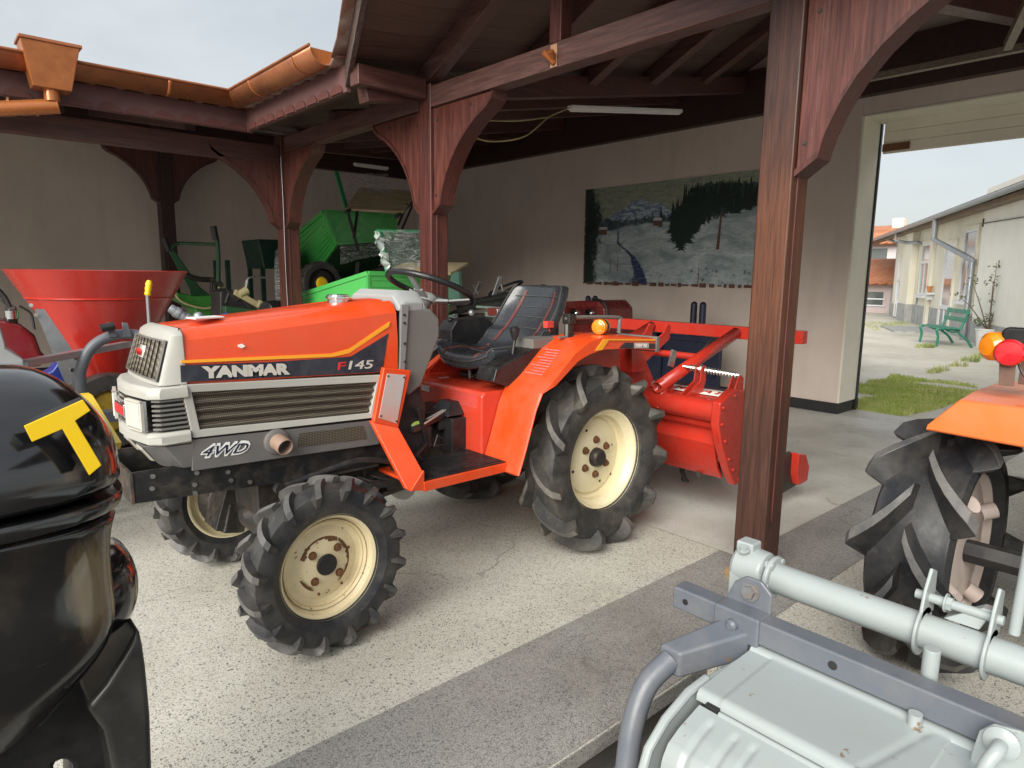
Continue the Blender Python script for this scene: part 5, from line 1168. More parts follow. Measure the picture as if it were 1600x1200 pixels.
b = MB(); b.bx(.30,1.55,4.02,4.10,.60,.66); b.bx(.35,.42,4.1,5.0,.55,.62); b.bx(1.1,1.17,4.1,5.0,.55,.62)
for x in (.35,1.1):
    for y in (4.1,4.95): b.bx(x,x+.05,y,y+.05,0,.6)
b.build('base_frame', M['rail'], HS, bev=.004)
b = MB(); b.lathe([(.10,.30),(.12,.42),(.16,.50)], hc,(0,0,1),24); b.lathe([(.30,.28),(.30,.31)], hc,(0,0,1),32); b.build('spinner', M['black'], HS)
# blue lump on the frame and yellow spool below
bl = thing('blue_machine', 'small blue cast machine body tucked left of the hopper leg', 'machine', (.45,4.3,0))
b = MB(); q = Yp(4.35, (62,585),(62,598),(100,602),(103,575),(92,551),(85,568),(78,577)); b.prism(q,'y',4.28,4.42); b.build('casting', M['blue'], bl, bev=.012)
for x_ in (.38,.56):
    for y_ in (4.27,4.40): MB().bx(x_,x_+.03,y_,y_+.03,0,.80).build('leg', M['navy'], bl)
yp = thing('yellow_spool', 'dirty yellow wheel hub on the ground behind the tractor nose', 'wheel', (1.0,4.25,.2))
c = on('y',4.2,172,640); MB().lathe([(.10,-.06),(.12,-.04),(.06,-.02),(.06,.02),(.12,.04),(.10,.06)], c,(0,1,0),24).build('hub', paint('dirty_yellow', (.55,.36,.03), .5, dirt=.8, dirtcol=(.08,.06,.04)), yp)
MB().lathe([(.20,-.07),(.21,0),(.20,.07),(.12,.07),(.12,-.07),(.20,-.07)], c,(0,1,0),30,cap=False).build('tyre', M['rubber'], yp)

# ================================================================== THINGS AT THE FAR LEFT
MW = thing('red_mower', 'dark red motor mower with handlebars at the left edge behind the hopper', 'mower', (.05,5.2,0))
mq = Yp(5.2, (-40,520),(-20,495),(30,505),(52,522),(62,548),(74,560),(60,572),(-40,575))
MB().prism(mq,'y',5.1,5.5).build('deck', paint('mower_red', (.20,.018,.022), .2, coat=.5, dirt=.2), MW, bev=.035, seg=3)
mq = Yp(5.15, (10,508),(12,482),(26,478),(29,508)); MB().prism(mq,'y',5.15,5.35).build('engine', M['engine'], MW, bev=.012)
MB().lathe([(.035,0),(.035,.05)], on('y',5.14,19,498),(0,0,1),16).build('fuel_bowl', M['chrome'], MW)
for s_ in (0,1):
    MB().tube(smooth([tuple(on('y',5.2+.3*s_,-60,405+20*s_)), tuple(on('y',5.2+.3*s_,0,455+10*s_)), tuple(on('y',5.2,18,484))],4), .013, 8).build('handlebar', M['black'], MW)
b = MB(); b.tube(smooth([tuple(on('y',5.1,30,478)),tuple(on('y',5.1,48,490)),tuple(on('y',5.1,54,515))],4), .008, 6); b.build('control_cable', M['black'], MW)
b = MB(); b.bx(-.4,.42,5.12,5.2,.75,.80); b.bx(-.4,.42,5.4,5.48,.75,.80); b.build('skid', M['engine'], MW, bev=.01)
for x_ in (-.35,.32):
    for y_ in (5.13,5.42): MB().bx(x_,x_+.05,y_,y_+.05,0,.75).build('leg', M['engine'], MW)
GM = thing('grey_machine', 'light grey machine corner at the left edge above the black cowling', 'machine', (-.1,3.6,0))
gq = Yp(3.5, (-60,500),(0,508),(8,535),(10,545),(38,562),(38,572),(-60,578))
MB().prism(gq,'y',3.5,3.9).build('housing', M['dashtop'], GM, bev=.008)
gq = Yp(3.48, (-60,572),(36,566),(38,577),(-60,586)); MB().prism(gq,'y',3.46,3.9).build('base_lip', M['galv'], GM, bev=.004)
for x_ in (-.45,.08):
    for y_ in (3.52,3.84): MB().bx(x_,x_+.05,y_,y_+.05,0,.95).build('leg', M['rail'], GM)
MB().bx(-.5,.15,3.5,3.9,.88,.93).build('shelf', M['rail'], GM)
b = MB(); p0 = on('y',3.7,36,568); b.beam(p0, p0+Vector((.5,.35,.03)), .05, .03); b.build('bar', M['galv'], GM)

# black cowling with the yellow letter
CW = thing('black_cowling', 'glossy black outboard-style cowling with a raised yellow letter T, cut by the left edge', 'motor cowling', (.3,1.1,-.16))
cowl = paint('gloss_black', (.008,.008,.009), .14, coat=1, dirt=.35, dirtcol=(.045,.042,.038), scale=9, bumpy=.0, rv=.08)
worn = paint('scraped_black', (.010,.010,.010), .22, coat=.6, dirt=.5, dirtcol=(.10,.075,.05), scale=5, bumpy=.02)
# vertical silhouette measured on the plane through its axis
cy_ = 1.32; cx0 = -.06
def sring(z, hw, hd, n=3.2, x0=cx0, y0=cy_, N_=40):
    q = []
    for k in range(N_):
        a = 2*math.pi*k/N_; c, s = math.cos(a), math.sin(a)
        q.append((x0+hw*math.copysign(abs(c)**(2/n), c), y0+hd*math.copysign(abs(s)**(2/n), s), z))
    return q
def hwz(px, py): p = on('y', cy_-.05, px, py); return p.x-cx0, p.z
wt_ = worn.node_tree; wb_ = wt_.nodes['Principled BSDF']; wc_ = N(wt_, 'ShaderNodeTexCoord'); wp_ = on('y', cy_-.15, 150, 925)
wm_ = N(wt_, 'ShaderNodeMapping'); wm_.inputs['Scale'].default_value = (1/.034, .5, 1/.085); wm_.inputs['Location'].default_value = (-wp_.x/.034, -wp_.y*.5, -wp_.z/.085); wt_.links.new(wc_.outputs['Object'], wm_.inputs[0])
wl_ = N(wt_, 'ShaderNodeVectorMath', operation='LENGTH'); wt_.links.new(wm_.outputs[0], wl_.inputs[0])
wf_ = ramp(wt_, mul(wt_, mul(wt_, wl_.outputs['Value'], noise_n(wt_, wc_.outputs['Object'], 20, 6, .75, (2, 2, .4)), 'ADD'), .5), [(.55, .9), (.85, 0)])
wo_ = wb_.inputs['Base Color'].links[0].from_socket; wt_.links.new(mixc(wt_, wf_, wo_, (.20,.145,.08)), wb_.inputs['Base Color'])
prof = [(190,752,.185),(190,735,.187),(186,700,.185),(178,672,.178),(160,645,.166),(132,618,.145),(100,596,.115),(60,580,.075),(20,573,.03)]
b = MB(); rr = []
for px, py, hd in prof: hw, z = hwz(px, py); rr.append(sring(z, max(hw,.02), hd))
b.loft(rr); cw1 = b.build('hood', cowl, CW, sub=1)
b = MB(); rr = []
for px, py, hd in ((190,753,.187),(192,760,.190),(189,772,.187),(186,776,.182)): hw, z = hwz(px, py); rr.append(sring(z, hw, hd))
b.loft(rr).build('seam_band', cowl, CW)
b = MB(); rr = []
for px, py, hd, n in ((186,776,.180,3.2),(180,792,.168,3.8),(173,815,.155,4.2),(171,840,.15,4.4),(172,870,.15,4.4),(176,905,.155,4.2),(182,940,.16,4),(178,985,.155,3.4),(152,1040,.14,2.4),(110,1088,.12,2.3),(70,1135,.10,2.2),(37,1175,.08,2.2)): hw, z = hwz(px, py); rr.append(sring(z, hw, hd, n))
b.loft(rr).build('middle_housing', worn, CW, sub=1)
b = MB(); rr = []
for px, py, hd in ((168,845,.09),(190,858,.13),(203,880,.15),(208,905,.155),(207,930,.152),(200,955,.14),(186,985,.12)): hw, z = hwz(px, py); rr.append(sring(z-.028, hw+.024, hd, 3, cx0, cy_+.05))
b.loft(rr).build('side_flange', cowl, CW, sub=1)
lg = Yp(cy_, (203,958),(209,985),(214,1019),(221,1093),(224,1180),(226,1320),(176,1320),(168,1200),(150,1115),(123,1078),(152,1043),(180,1000))
MB().prism(lg, 'y', cy_-.07, cy_+.06).build('leg', paint('satin_black', (.030,.030,.028), .38, dirt=.6, dirtcol=(.12,.11,.09), scale=4), CW, bev=.014, seg=3)
ib = Yp(cy_+.05, (172,985),(205,985),(218,1100),(222,1330),(112,1330),(113,1188),(98,1178),(82,1184),(78,1330),(-120,1330),(-120,1080),(60,1120))
MB().prism(ib, 'y', cy_+.03, cy_+.16).build('bracket_body', M['plastic'], CW, bev=.012)
b = MB(); rr = []
for z, x0, hw in ((.62,-.02,.10),(.45,-.03,.075),(.1,-.03,.06),(-.158,-.03,.10)): rr.append(sring(z, hw, .07, 2.4, x0, cy_+.12))
b.loft(rr).build('stand', M['plastic'], CW)
yl = cy_-.192
T_ = Yp(yl, (36,664),(128,623),(140,640),(116,656),(157,725),(138,741),(96,669),(49,689))
MB().prism(T_, 'y', yl-.006, yl+.02).build('letter_edge', M['plastic'], CW)
MB().prism(T_, 'y', yl-.0085, yl-.0064).build('letter', M['yellow'], CW, bev=.001)
xs = cx0+hwz(188,720)[0]+.002
s_ = Xp(xs, (133,614),(139,618),(184,692),(182,702)); 
MB().prism([(1.16,1.215),(1.36,1.215),(1.36,1.235),(1.16,1.235)] if False else s_, 'x', xs-.01, xs+.006).build('letter', M['yellow'], CW)

# ================================================================== GREEN CULTIVATOR (handles up) AND BEIGE WALKING TRACTOR
GC = thing('green_cultivator', 'dark green walking cultivator with tall handlebars against the side wall', 'cultivator', (2.6,8.2,0))
yg = 8.2
def G(px, py, y=yg): return tuple(on('y', y, px, py))
b = MB(); b.tube(smooth([G(341,440,7.9), G(341,400,7.9), G(339,375,7.9), G(334,354,7.9)],4), .024, 10); b.tube(smooth([G(265,392), G(272,383), G(280,380)],3)+[Vector(G(338,382,8.0))], .02, 10); b.build('handlebar', M['dkgreen'], GC)
MB().tube([G(337,375,7.9), G(333,353,7.9)], .036, 10).build('grip', M['plastic'], GC); MB().tube([G(256,372), G(264,392)], .030, 10).build('grip', M['plastic'], GC)
b = MB(); b.loft([[G(263,392),G(270,388),G(270,388,8.28),G(263,392,8.28)],[G(278,420),G(290,416),G(290,416,8.3),G(278,420,8.3)],[G(296,452),G(312,448),G(312,448,8.3),G(296,452,8.3)],[G(300,470),G(330,462),G(330,462,8.3),G(300,470,8.3)]]); b.build('handle_arm', M['dkgreen'], GC, bev=.01)
b = MB(); b.tube(smooth([G(290,430),G(310,436),G(335,438),G(345,445,7.9)],4), .032, 10); b.tube([G(331,440),G(330,458)], .02, 8); b.tube([G(340,455),G(346,470),G(344,490)], .022, 8); b.build('linkage', M['engine'], GC)
b = MB(); gq = Yp(8.1, (300,462),(352,460),(345,484),(326,490),(322,520),(308,520),(300,482),(276,470),(270,455)); b.prism(gq,'y',8.0,8.3); b.build('gear_case', paint('case_green',(.04,.20,.03),.4,dirt=.4,dirtcol=(.05,.07,.03)), GC, bev=.02)
b = MB(); b.tube(smooth([G(270,455,7.95),G(285,472,7.95),G(320,482,7.95),G(345,475,7.95)],4), .012, 8); b.tube([G(342,448,7.9),G(346,470,7.9)],.014,8); b.build('bowden_cable', M['beige'], GC)
b = MB(); b.lathe([(.30,-.06),(.32,0),(.30,.06),(.2,.06),(.2,-.06),(.30,-.06)], (2.45,8.1,.34),(0,1,0),28,cap=False); b.lathe([(.2,-.02),(.2,.02)],(2.45,8.1,.34),(0,1,0),24); b.build('wheel', M['rubber'], GC)
BW = thing('walking_tractor', 'dark walking tractor with beige handle arm and wire lever beside the corner post', 'walking tractor', (2.5,6.9,0))
yb = 7.0
b = MB(); b.beam(on('y',yb,366,456), on('y',yb,405,478), .05, .06); b.beam(on('y',yb,402,474), on('y',yb,418,482), .07, .08); b.lathe([(.04,-.05),(.045,.05)], on('y',yb,380,457),(.6,0,.3),12); b.build('handle_arm', M['beige'], BW, bev=.006)
b = MB(); b.tube(smooth([tuple(on('y',yb,p_,q_)) for p_,q_ in ((384,447),(386,438),(393,433),(416,434))],4), .009, 8); b.tube([tuple(on('y',yb,384,452)),tuple(on('y',yb,386,438))], .02, 8); b.build('clutch_lever', M['steel'], BW)
b = MB()
for p_ in ((353,452,372,470),(358,458,352,474),(385,470,405,490),(375,465,398,488)): b.tube([tuple(on('y',yb,p_[0],p_[1])), tuple(on('y',yb,p_[2],p_[3]))], .014, 8)
b.build('control_rod', M['engine'], BW)
b = MB(); gq = Yp(yb, (344,455),(362,450),(372,466),(395,480),(400,530),(344,530)); b.prism(gq,'y',yb,yb+.3); b.build('engine', M['plastic'], BW, bev=.02)
b = MB(); b.lathe([(.11,-.12),(.12,0),(.11,.12)], on('y',yb-.2,430,487),(1,.3,0),22); b.build('air_filter', M['plastic'], BW, bev=.01)
b = MB(); gq = Yp(yb-.1,(352,478),(400,484),(412,520),(352,520)); b.prism(gq,'y',yb-.1,yb); b.build('guard', M['dkgreen'], BW, bev=.01)
ST = thing('hitch_fitting', 'greasy steel hitch fitting poking up behind the tractor nose', 'fitting', tuple(on('y',4.0,285,490)))
b = MB(); p0 = on('y',4.0,270,484); p1 = on('y',4.0,295,500); d = (p1-p0)
for t, r_ in ((0,.024),(.28,.030),(.55,.026),(.85,.030)): b.lathe([(r_,-.018),(r_*1.1,0),(r_,.018)], p0+d*t, d+Vector((0,-.03,0)), 14)
b.tube([tuple(p0), tuple(p1)], .016, 10); b.beam(p1, p1+Vector((.03,0,-.5)), .04, .04); b.build('clevis', M['galv'], ST, bev=.002)
BB = thing('blue_bar', 'blue steel bar with a rounded metal end lying behind the orange hood', 'bar', tuple(on('y',4.0,330,497)))
b = MB(); b.beam(on('y',4.0,306,500), on('y',4.0,352,496), .03, .025); b.beam(on('y',4.0,345,497), on('y',4.0,356,492), .04, .03); b.build('bar', M['blue'], BB, bev=.004)
MB().sphere(on('y',4.0,310,494), .03, 12, (1,1,.8)).build('end_cap', M['galv'], BB)
WH = tag(MB().prism([(.76,YC-.13),(.88,YC-.08),(.87,YC+.00),(.75,YC-.05)], 'z', 1.226, 1.233).build('paper_sheet', M['white'], bev=.003), 'folded white paper lying on the front of the orange hood', 'paper')

# ================================================================== GREEN TIPPING TRAILERS
film, tf, bf, vf = newmat('stretch_film')
bf.inputs['Base Color'].default_value = (.75,.80,.78,1); bf.inputs['Roughness'].default_value = .12; bf.inputs['Coat Weight'].default_value = 1
tr_ = N(tf, 'ShaderNodeBsdfTransparent'); mxs = N(tf, 'ShaderNodeMixShader'); mo = [n for n in tf.nodes if n.type == 'OUTPUT_MATERIAL'][0]
wr = ramp(tf, noise_n(tf, vf, 7, 8, .75, (1,1,5), 2.2), [(.46, .12), (.55, .45), (.62, 1)])
tf.links.new(wr, mxs.inputs[0]); tf.links.new(tr_.outputs[0], mxs.inputs[1]); tf.links.new(bf.outputs[0], mxs.inputs[2]); tf.links.new(mxs.outputs[0], mo.inputs[0])
bump(tf, bf, noise_n(tf, vf, 14, 6, .7, (1,1,4), 2), 1, .03)
def tub(parent, base, axes, size, m, wall=.02, lip=.035):
    """open box: base corner, axes (3 unit vectors), size (3)"""
    o = Vector(base); a, bb, c = [Vector(q).normalized()*s for q, s in zip(axes, size)]
    A, B, C_ = a.normalized(), bb.normalized(), c.normalized()
    def slab(o_, u, v_, n_, th, nm='side_panel'):
        q = MB(); q.loft([[o_, o_+u, o_+u+v_, o_+v_], [o_+n_*th, o_+u+n_*th, o_+u+v_+n_*th, o_+v_+n_*th]]); return q.build(nm, m, parent, bev=.003)
    slab(o, a, bb, C_, wall, 'floor_panel'); slab(o, a, c, B, wall); slab(o+bb-B*wall, a, c, B, wall); slab(o+B*wall, bb-2*B*wall, c, A, wall, 'end_panel'); slab(o+a-A*wall+B*wall, bb-2*B*wall, c, A, wall, 'end_panel')
    q = MB()
    q.beam(o+c-B*.012, o+c+a-B*.012, lip, lip); q.beam(o+c+bb+B*.012, o+c+a+bb+B*.012, lip, lip); q.beam(o+c-A*.012, o+c+bb-A*.012, lip, lip); q.beam(o+c+a+A*.012, o+c+a+bb+A*.012, lip, lip)
    for k in range(5): t = .5; q.beam(o+a*t+c*(.12+.18*k)-B*.004, o+a*t+c*(.12+.18*k)-B*.004, .01, .01) if False else None
    for t in (0, 1): q.beam(o+a*t-B*.010, o+a*t+c-B*.010, lip*.8, lip*.8)
    q.build('rim', m, parent, bev=.003)
TA = thing('tipping_trailer', 'bright green tipping trailer with raised tilted tub and plywood seat board, at the back', 'trailer', (4.4,7.6,.6), 'green tipping trailers')
tz = Vector(on('y', 7.6, 507, 331)); 
def pt(y, px, py): return Vector(on('y', y, px, py))
# side face seen left (tilted): measured corners on two planes
A1 = pt(7.4, 507, 331); A2 = pt(7.4, 527, 381); A3 = pt(8.3, 464, 372); A4 = pt(8.3, 464, 455); 
E1 = pt(7.4, 507, 331); E2 = pt(7.4, 620, 338); E3 = pt(7.4, 618, 374); E4 = pt(7.4, 527, 381)
def panel(par, pts, m, th=.02, nm='side_panel', bev=.003):
    n_ = (pts[1]-pts[0]).cross(pts[3]-pts[0]).normalized()
    q = MB(); q.loft([[p-n_*th/2 for p in pts], [p+n_*th/2 for p in pts]]); return q.build(nm, m, par, bev=bev)
L4 = pt(8.3, 440, 395); L3 = pt(8.3, 458, 458)
sp1 = panel(TA, [E1, pt(8.35, 452, 378), pt(8.35, 468, 462), E4], M['green'])
panel(TA, [E1, E2, E3, E4], M['green'], nm='end_panel')
panel(TA, [E4, E3, pt(8.35, 560, 462), pt(8.35, 468, 462)], M['dkgreen'], nm='floor_panel')
b = MB(); b.beam(E1, pt(8.35, 452, 378), .05, .05); b.beam(E1+Vector((0,0,.0)), E2, .05, .05); b.beam(E1, E4, .04, .04); b.beam(E4, pt(8.35,468,462), .035, .035); b.beam(E4, E3, .035, .035); b.build('rim', M['green'], TA, bev=.004)
b = MB()
for k in range(9):
    t = (k+1)/10; b.beam(E1.lerp(E4, t)-Vector((.003,.012,0)), pt(8.35,452,378).lerp(pt(8.35,468,462), t)-Vector((.003,.012,0)), .006, .006)
    b.beam(E1.lerp(E4, t)-Vector((-.02,.012,0)), E2.lerp(E3, t)-Vector((0,.012,0)), .006, .006)
b.build('pressed_rib', M['green'], TA)
# plywood board on black stands
bp = [pt(7.05,540,327), pt(7.5,562,294), pt(7.5,651,301), pt(7.05,630,332)]
panel(TA, bp, M['ply'], .03, 'plywood_board')
b = MB()
for u0, u1, v0, v1 in ((541,575,328,296),(619,652,335,303)):
    b.beam(pt(7.0,u0,v0)-Vector((0,0,.03)), pt(7.45,u1,v1)-Vector((0,0,.035)), .04, .035)
b.beam(pt(7.0,543,330), pt(7.1,560,392), .03, .02); b.beam(pt(7.2,560,318), pt(7.1,553,372), .03, .02); b.beam(pt(7.2,636,318), pt(7.2,622,352), .03, .02); b.beam(pt(7.3,645,320), pt(7.2,628,358), .02, .02)
b.build('board_stand', M['plastic'], TA, bev=.003)
sh_ = MB(); sh_.quad(pt(7.5,525,268), pt(7.6,612,272), pt(7.5,612,300), pt(7.3,541,325)); 
sh_ = MB(); sh_.grid(lambda u, v_: tuple(pt(7.3,541,325).lerp(pt(7.3,618,318), u).lerp(pt(7.5,525,268).lerp(pt(7.5,606,272), u), v_)+Vector((0,.03*noise.noise((u*4,v_*4,1)),.02*noise.noise((u*5,v_*5,3))))), 12, 8)
sh_.build('film_wrap', film, TA)
b = MB(); b.beam(pt(7.5,525,268), pt(7.3,541,325), .045, .03); b.build('frame_edge', paint('frame_pale_green',(.05,.30,.14),.5), TA)
b = MB(); b.grid(lambda u, v_: tuple(E4.lerp(E3, u)+Vector((.02,-.03,-.02-.22*v_*(1-.5*u)))+Vector((0,.05*noise.noise((u*6,v_*6,7)),.03*noise.noise((u*6,v_*5,2))))), 14, 8); b.build('film_wrap', film, TA)
b = MB(); b.beam(pt(7.7,560,410), pt(7.6,555,470), .06, .06); b.beam(pt(7.8,530,445), pt(7.6,650,400), .10, .08); b.beam(pt(8.0,500,430), pt(8.0,600,460), .3, .12); b.bx(4.2,5.6,7.7,8.6,.3,1.0); b.build('chassis', M['black'], TA, bev=.01)
c = pt(7.35, 506, 440)
wT = MB(); wT.lathe([(.17,-.07),(.235,-.075),(.25,-.03),(.25,.03),(.235,.075),(.17,.07)], (c.x, 7.45, c.z-.02), (0,1,0), 32, cap=False); w_ = wT.build('wheel', M['rubber'], TA)
MB().lathe([(.165,-.02),(.10,-.03),(.09,-.05)], (c.x,7.45,c.z-.02),(0,1,0),24).build('rim', M['plastic'], w_)
MB().lathe([(.075,-.05),(.06,-.075),(.03,-.08)], (c.x,7.45,c.z-.02),(0,1,0),24).build('hub', M['yellow'], w_)
b = MB()
for k in range(20): a = k*math.pi/10; b.cbox((c.x+.247*math.cos(a),7.45,c.z-.02+.247*math.sin(a)),(.02,.12,.03),(0,-a,0))
b.build('tread', M['rubber'], w_)
TB = thing('tipping_trailer', 'lower green trailer with film wrapped frame, in front of the tilted one', 'trailer', (4.0,6.3,.6), 'green tipping trailers')
y1, y2 = 5.9, 6.7
F1 = pt(y1,575,427); F2 = pt(y1,700,430); F3 = pt(y1,700,500); F4 = pt(y1,577,500); K1 = pt(y2,474,460); K2 = pt(y2,478,520)
panel(TB, [F1, K1, K2, F4], M['green']); panel(TB, [F1, F2, F3, F4], M['green'], nm='end_panel')
b = MB(); b.beam(F1, K1, .045, .045); b.beam(F1, F2, .045, .045); b.beam(F1, F4, .035, .035); b.build('rim', M['green'], TB, bev=.004)
b = MB()
for k in range(6):
    t = (k+1)/7; b.beam(F1.lerp(F4,t)-Vector((.003,.012,0)), K1.lerp(K2,t)-Vector((.003,.012,0)), .006, .006); b.beam(F1.lerp(F4,t)+Vector((.02,-.012,0)), F2.lerp(F3,t)+Vector((0,-.012,0)), .006, .006)
b.build('pressed_rib', M['green'], TB)
panel(TB, [pt(5.6,604,424), pt(6.0,634,411), pt(6.0,732,412), pt(5.6,704,428)], M['ply'], .028, 'plywood_board')
b = MB(); b.grid(lambda u, v_: tuple(pt(5.6,606,424).lerp(pt(5.6,660,420),u).lerp(pt(5.8,590,360).lerp(pt(5.8,660,360),u), v_)+Vector((0,.04*noise.noise((u*5,v_*5,4)),.02*noise.noise((u*5,v_*5,5))))), 14, 12); b.build('film_wrap', film, TB)
b = MB(); b.beam(pt(5.8,590,360), pt(5.6,606,424), .04, .03); b.beam(pt(5.85,590,361), pt(5.85,690,362), .04, .03); b.build('frame_edge', paint('frame_pale_green2',(.05,.33,.15),.5), TB)
b = MB(); b.grid(lambda u, v_: tuple(pt(5.95,600,372).lerp(pt(5.95,690,372),u).lerp(pt(5.95,606,424).lerp(pt(5.95,690,424),u), v_)), 2, 2); b.build('wrapped_panel', M['dkgreen'], TB)
b = MB(); b.grid(lambda u, v_: tuple(pt(5.6,585,362).lerp(pt(5.55,604,424),v_)+Vector((.05*(u-.5)+.03*math.sin(v_*14+u*5),-.03+.05*noise.noise((u*3,v_*8,9)),0))), 6, 20); b.build('film_fringe', paint('film_bright',(.45,.52,.49),.2,coat=1), TB)
b = MB(); q = Xp(5.0,(700,450),(706,424),(716,424),(718,468),(700,478)); b.prism(q,'x',5.0,5.05); b.build('tail_bracket', paint('pale_green_steel',(.20,.40,.30),.4), TB, bev=.004)
b = MB(); b.bx(3.6,4.9,6.0,6.7,.25,.9); b.build('chassis', M['black'], TB, bev=.01)
b = MB(); b.grid(lambda u, v_: tuple(pt(5.85,655,500).lerp(pt(5.85,715,490),u).lerp(pt(5.85,655,560).lerp(pt(5.85,715,560),u), v_)), 2, 2); b.build('wrapped_panel', M['dkgreen'], TB, solid=.02)
b = MB(); b.grid(lambda u, v_: tuple(pt(5.8,655,500).lerp(pt(5.8,715,490),u).lerp(pt(5.8,655,560).lerp(pt(5.8,715,560),u), v_)), 6, 6); b.build('film_wrap', film, TB)
SG = thing('green_bin', 'dark green tapered spreader bin with black wheel, half behind the corner post', 'spreader', (3.3,9.0,0))
b = MB(); q = Yp(8.9,(398,374),(470,376),(466,420),(408,420),(404,400)); b.prism(q,'y',8.8,9.4); b.build('bin', M['deepgreen'], SG, bev=.02)
for x_ in (3.0,3.45):
    for y_ in (8.85,9.3): MB().bx(x_,x_+.05,y_,y_+.05,0,1.55).build('leg', M['deepgreen'], SG)
MB().lathe([(.20,-.06),(.30,-.06),(.33,0),(.30,.06),(.20,.06)],(3.1,8.75,.33),(0,1,0),28,cap=False).build('wheel', M['rubber'], SG)
WW = thing('wrapped_wheel', 'large dark wheel wrapped in clear film left of the corner post foot', 'wheel', (3.0,7.6,.9))
c = pt(7.9, 452, 450); b = MB(); b.lathe([(.24,-.10),(.45,-.11),(.50,-.05),(.50,.05),(.45,.11),(.24,.10)], c, (1,-.5,0), 36, cap=False); b.lathe([(.24,-.03),(.24,.03)], c,(1,-.5,0),28); b.build('tyre', M['rubber'], WW)
b = MB(); b.lathe([(.10,-.125),(.46,-.13),(.52,-.06),(.52,.06),(.46,.13),(.10,.125)], c, (1,-.5,0), 36, cap=False); b.build('film_wrap', film, WW)
b = MB(); b.bx(c.x-.1,c.x+.1,8.2,8.4,0,.8); b.build('stand', M['black'], WW)

# ================================================================== ORANGE TRACTOR AT THE RIGHT EDGE
RO = thing('orange_tractor', 'orange tractor cut by the right edge, with a big lugged tyre and rear lamps', 'tractor', (2.95,.4,0))
wc = Vector((2.76, .70, .437))
m0 = Matrix.Translation(wc)
b = rim_mesh(.300, .25, 0, 0); b.lathe([(.285,-.095),(.265,-.070),(.22,-.075),(.19,-.085),(.08,-.085),(.04,-.085),(.04,-.075),(.08,-.075),(.19,-.073),(.22,-.063),(.265,-.058),(.285,-.07)], (0,0,0),(0,1,0),48,cap=False)
pinkrim = paint('rim_dull_pink', (.50,.42,.38), .5, dirt=.45, dirtcol=(.25,.15,.12), scale=6)
wh = b.xf(m0).build('wheel', pinkrim, RO)
tyre_mesh(.462, .26, .300, 9, .070, .062, .50, .25, mirror=1, broad=1.3, phase=.0).xf(m0).build('tyre', rubber('tyre_rubber_clean', (.014,.015,.018), (.13,.115,.095), .35, .42), wh, bev=.003, seg=2, ang=25, m2=M['lugtop'])
b = MB(); b.tube([wc+Vector((0,-.08,0)), wc+Vector((0,-.42,0))], .042, 6); b.build('axle_shaft', M['black'], RO)
b = MB(); b.lathe([(.10,0),(.10,.03)], wc+Vector((0,-.30,0)),(0,-1,0),24); b.bx(2.6,4.2,-.35,.38,.40,.95); b.build('gearbox', M['engine'], RO, bev=.01)
for k in range(4): a = k*math.pi/2+.5; MB().tube([wc+Vector((.20*math.cos(a),-.075,.20*math.sin(a))), wc+Vector((.235*math.cos(a),-.115,.235*math.sin(a)))], .030, 12).build('rim_clamp', pinkrim, RO)
b = MB()
def fring(x, dz, dy=0): x -= .10; dy -= .029; dz += .017; return [(x,.742+dy,.885+dz),(x,.738+dy,.905+dz),(x,.655+dy,1.002+dz),(x,.20,1.002+dz),(x,.20,.987+dz),(x,.645+dy,.987+dz),(x,.725+dy,.90+dz),(x,.728+dy,.885+dz)]
b.loft([fring(2.60,0), fring(2.66,.004), fring(2.80,.006,.01), fring(3.25,.0,.02), fring(3.5,-.04,.02)])
b.loft([[(2.498,.713,.902),(2.498,.709,.922),(2.498,.626,1.019),(2.498,.20,1.019),(2.498,.20,.890)],[(2.490,.706,.909),(2.490,.661,.962),(2.490,.601,.967),(2.490,.20,.967),(2.490,.20,.895)]])
b.build('fender', M['orange2'] if 'orange2' in M else paint('faded_orange', (.80,.17,.035), .4, coat=.3, dirt=.2, dirtcol=(.5,.25,.15), scale=5), RO, bev=.006)
ly = 2.60
b = MB(); q = Xp(ly,(1562,545),(1590,545),(1584,604),(1560,602)); b.prism(q,'x',ly,ly+.004); q = Xp(ly+.1,(1597,555),(1640,555),(1630,604),(1590,600)); b.prism(q,'x',ly+.10,ly+.104); b.build('lamp_bracket', M['rustsoft'] if 'rustsoft' in M else paint('bracket_brown',(.15,.09,.065),.6,dirt=.6,dirtcol=(.07,.04,.03),scale=18), RO, bev=.001)
c = on('x',ly-.01,1578,551); MB().lathe([(.043,.0),(.043,.012),(.036,.024),(.0,.028)], c, (-1,-.1,0), 28).build('tail_lamp', M['redlens'], RO)
c = on('x',ly+.03,1556,541); MB().lathe([(.045,.03),(.048,.0),(.046,-.02),(.03,-.036),(.0,-.040)], c, (.85,-.55,0), 28).build('indicator_lamp', M['amber'], RO)
c = on('x',ly+.03,1592,524); b = MB()
b.loft([[tuple(on('x',ly+.0,*q)) for q in ((1563,536),(1566,516),(1575,511),(1640,515),(1640,545),(1592,541))],[tuple(on('x',ly+.07,*q)) for q in ((1563,534),(1566,516),(1575,510),(1640,514),(1640,543),(1592,539))]])
b.build('lamp_boot', M['plastic'], RO, bev=.012, seg=3)
b = MB(); b.tube(smooth([tuple(on('x',ly+.02,p_,q_)) for p_,q_ in ((1592,540),(1598,552),(1592,566),(1596,580),(1610,600))],4), .004, 6); b.build('lamp_wire', M['plastic'], RO)

# ================================================================== GREY-WHITE TILLER IN THE RIGHT FOREGROUND
WT = thing('white_tiller', 'grey-white rotary tiller with dark grey rail and hoop in the right foreground', 'tiller', (1.5,.4,-.16))
RZ = .60
def Zq(z, *p): return [Vector(on('z', z, *q)) for q in p]
